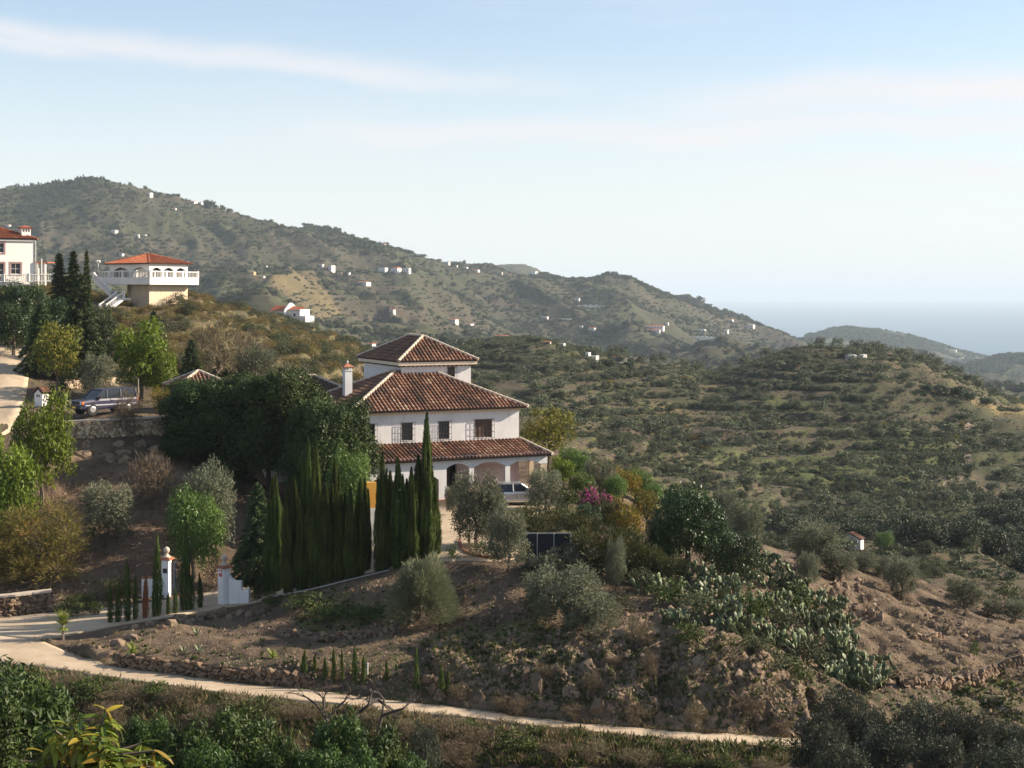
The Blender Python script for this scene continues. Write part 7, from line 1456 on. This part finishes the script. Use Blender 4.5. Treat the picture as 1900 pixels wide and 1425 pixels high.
for u, v, w, h, l in ((1720,728,24,16,'left one of the bright green tree clump on the right ridge'),(1750,735,26,20,'middle of the bright green tree clump on the right ridge'),(1780,738,24,22,'tall tree of the clump on the right ridge'),(1800,745,24,18,'right one of the tree clump on the right ridge'),(1770,735,18,16,'small tree of the clump on the right ridge'),(1830,752,26,14,'low green tree at the edge of the ochre field'),(1780,778,34,10,'dark hedge below the ochre field')): P_('avod', u, v, v-h, w, l, 380)
for u, v, w, h in ((1575,656,12,8),(1600,652,10,7),(1660,672,14,10)): P_('hillolive', u, v, v-h, w, 'small knoll tree', 380, 'trees by the knoll huts')
for u, v, w, h in ((1105,668,10,12),(1165,690,30,20),(1130,684,24,18),(1118,680,18,14)): P_('avod', u, v, v-h, w, 'green farmhouse tree', 400, 'trees by the bright farmhouse')
# ochre gorse patches, dirt road on the right ridge
for i, (u, v, w, h) in enumerate(((1100,656,16,6),(1062,660,14,5),(1130,712,16,7),(1160,700,14,8),(1270,705,18,8),(1240,735,16,10),(1225,780,20,12),(1200,795,16,9),(1290,820,26,14),(1270,800,20,12),(1785,792,10,12),(1775,815,10,8),(1640,790,12,7),(1305,835,20,10),(1850,830,12,7))): P_('autumn', u, v, v-h, w, 'yellow-orange gorse patch', 200, 'yellow gorse patches')
def dirt_road():
    P = [(1760,930),(1745,915),(1770,895),(1790,870),(1796,850),(1785,830),(1775,812),(1790,800),(1806,786)]; m = MB(); pr = None
    q = []
    for a, b in zip(P[:-1], P[1:]):
        for i in range(12): q.append((a[0]+(b[0]-a[0])*i/12, a[1]+(b[1]-a[1])*i/12))
    pts = [hit(u, v, 180, 600) for u, v in q]
    for i in range(1, len(pts)-1):
        d = (pts[i+1]-pts[i-1]); d.z = 0
        if d.length < .01: continue
        d.normalize(); n = Vector((-d.y, d.x, 0))*1.0; c = pts[i]; L_, R_ = [Vector((w.x, w.y, float(surf(w.x, w.y))+.12)) for w in (c+n, c-n)]
        if pr: m.add([pr[0], pr[1], R_, L_], [(0,1,2,3)])
        pr = (L_, R_)
    tag(m.build('dirt_road', M_DIRT), kind='structure')
M_DIRT = mat_flat('dirt_road_soil', (.17,.125,.09), .95)
dirt_road()
for nm in ('ground',):
    pass

# ---------------------------------------------------------------- labels: say where each look-alike stands
MARKS = [(117,1187,'the spiky yucca'),(416,1120,'the signed gate pillar'),(270,1149,'the dead orange cypress'),(612,1385,'the pale dead tree'),(655,1340,'the twisted dead tree'),(780,1120,'the pale broom shrub'),
 (773,1270,'the lone small cypress'),(995,1286,'the upright slab'),(1055,1150,'the big grey olive'),(1110,1330,'the pale slab at the cliff foot'),(1275,990,'the large avocado'),(1370,1050,'the ledge avocado'),(1340,1080,'the ledge rocks'),(1638,1222,'the pale pointed slab'),
 (1512,1030,'the large terrace olive'),(1672,1090,'the forked olive'),(1790,1110,'the round terrace olive'),(1586,1005,'the valley hut'),(1808,1210,'the lone dark shrub'),(1490,1380,'the end of the track'),(1460,740,'the green meadow'),(1145,670,'the bright farmhouse'),(1590,662,'the knoll huts'),
 (1790,840,'the dirt road bend'),(1860,780,'the ochre field'),(960,640,'the terraced knoll'),(972,750,'the villa roof corner'),(1020,800,'the yellowish garden tree'),(300,575,'the pavilion base'),(530,600,'the farmhouse'),(368,705,'the little outbuilding'),(640,690,'the villa chimney'),
 (230,810,'the stone parapet'),(1010,990,'the netting fence'),(1160,960,'the bougainvillea'),(1720,1275,'the curving dry wall'),(350,1250,'the low dry wall'),(650,1185,'the curved terrace wall'),(170,328,'the hill summit'),(380,372,'the pale skyline building'),(704,450,'the skyline conifers'),
 (870,500,'the ridge hamlet'),(950,492,'the round knoll'),(1150,512,'the second hump'),(1300,566,'the lone seaward tree'),(1440,625,'the seaward end'),(880,1380,'the lower bank middle'),(1200,1400,'the lower bank right part'),(1250,780,'the gorse slope'),(1500,840,'the shaded mid slope'),(1700,900,'the lower dirt road')]
def relabel():
    seen = {}; tops = [o for o in SC.objects if o.parent is None and o.get('group') and o.get('category')]
    for o in tops: seen.setdefault(o['label'], []).append(o)
    for lab, os_ in seen.items():
        if len(os_) < 2: continue
        by = {}
        for o in os_:
            p = o.location; u = U0+F*p.x/p.y; v = VH-F*p.z/p.y; ds = sorted(((u-a)**2+(v-b)**2*1.5, a, b, n) for a, b, n in MARKS)
            for d, a, b, n in ds[:4]:
                dx, dy = u-a, v-b; r = math.hypot(dx, dy)
                if abs(dx) > abs(dy)*2: w = 'left of' if dx < 0 else 'right of'
                elif abs(dy) > abs(dx)*2: w = 'above' if dy < 0 else 'below'
                else: w = ('up' if dy < 0 else 'down')+' and '+('left of' if dx < 0 else 'right of')
                q = ('just ' if r < 30 else ('' if r < 75 else 'far '))+w+' '+n
                if q not in by: break
            if q in by: q = [k for k in by if k.endswith(n)][0] if False else q
            by.setdefault(q, []).append((u, o))
        for q, l in by.items():
            l.sort(key=lambda t: t[0])
            for i, (u, o) in enumerate(l):
                base = lab; pre = '' if len(l) == 1 else (ORDX[i]+' from left, ' if i < len(ORDX) else 'right end, ')
                o['label'] = base+', '+pre+q
                ws = o['label'].split()
                if len(ws) > 16: o['label'] = base+', '+pre+q.replace('just ', '').replace('far ', '').replace('up and ', '').replace('down and ', '')
                while len(o['label'].split()) > 16 and len(base.split()) > 1: base = ' '.join(base.split()[1:]); o['label'] = base+', '+pre+q.replace('just ', '').replace('far ', '').replace('up and ', '').replace('down and ', '')
ORDX = ['first','second','third','fourth','fifth','sixth','seventh','eighth','ninth','tenth','eleventh','twelfth','thirteenth','fourteenth','fifteenth','sixteenth','seventeenth','eighteenth','nineteenth','twentieth']
relabel()
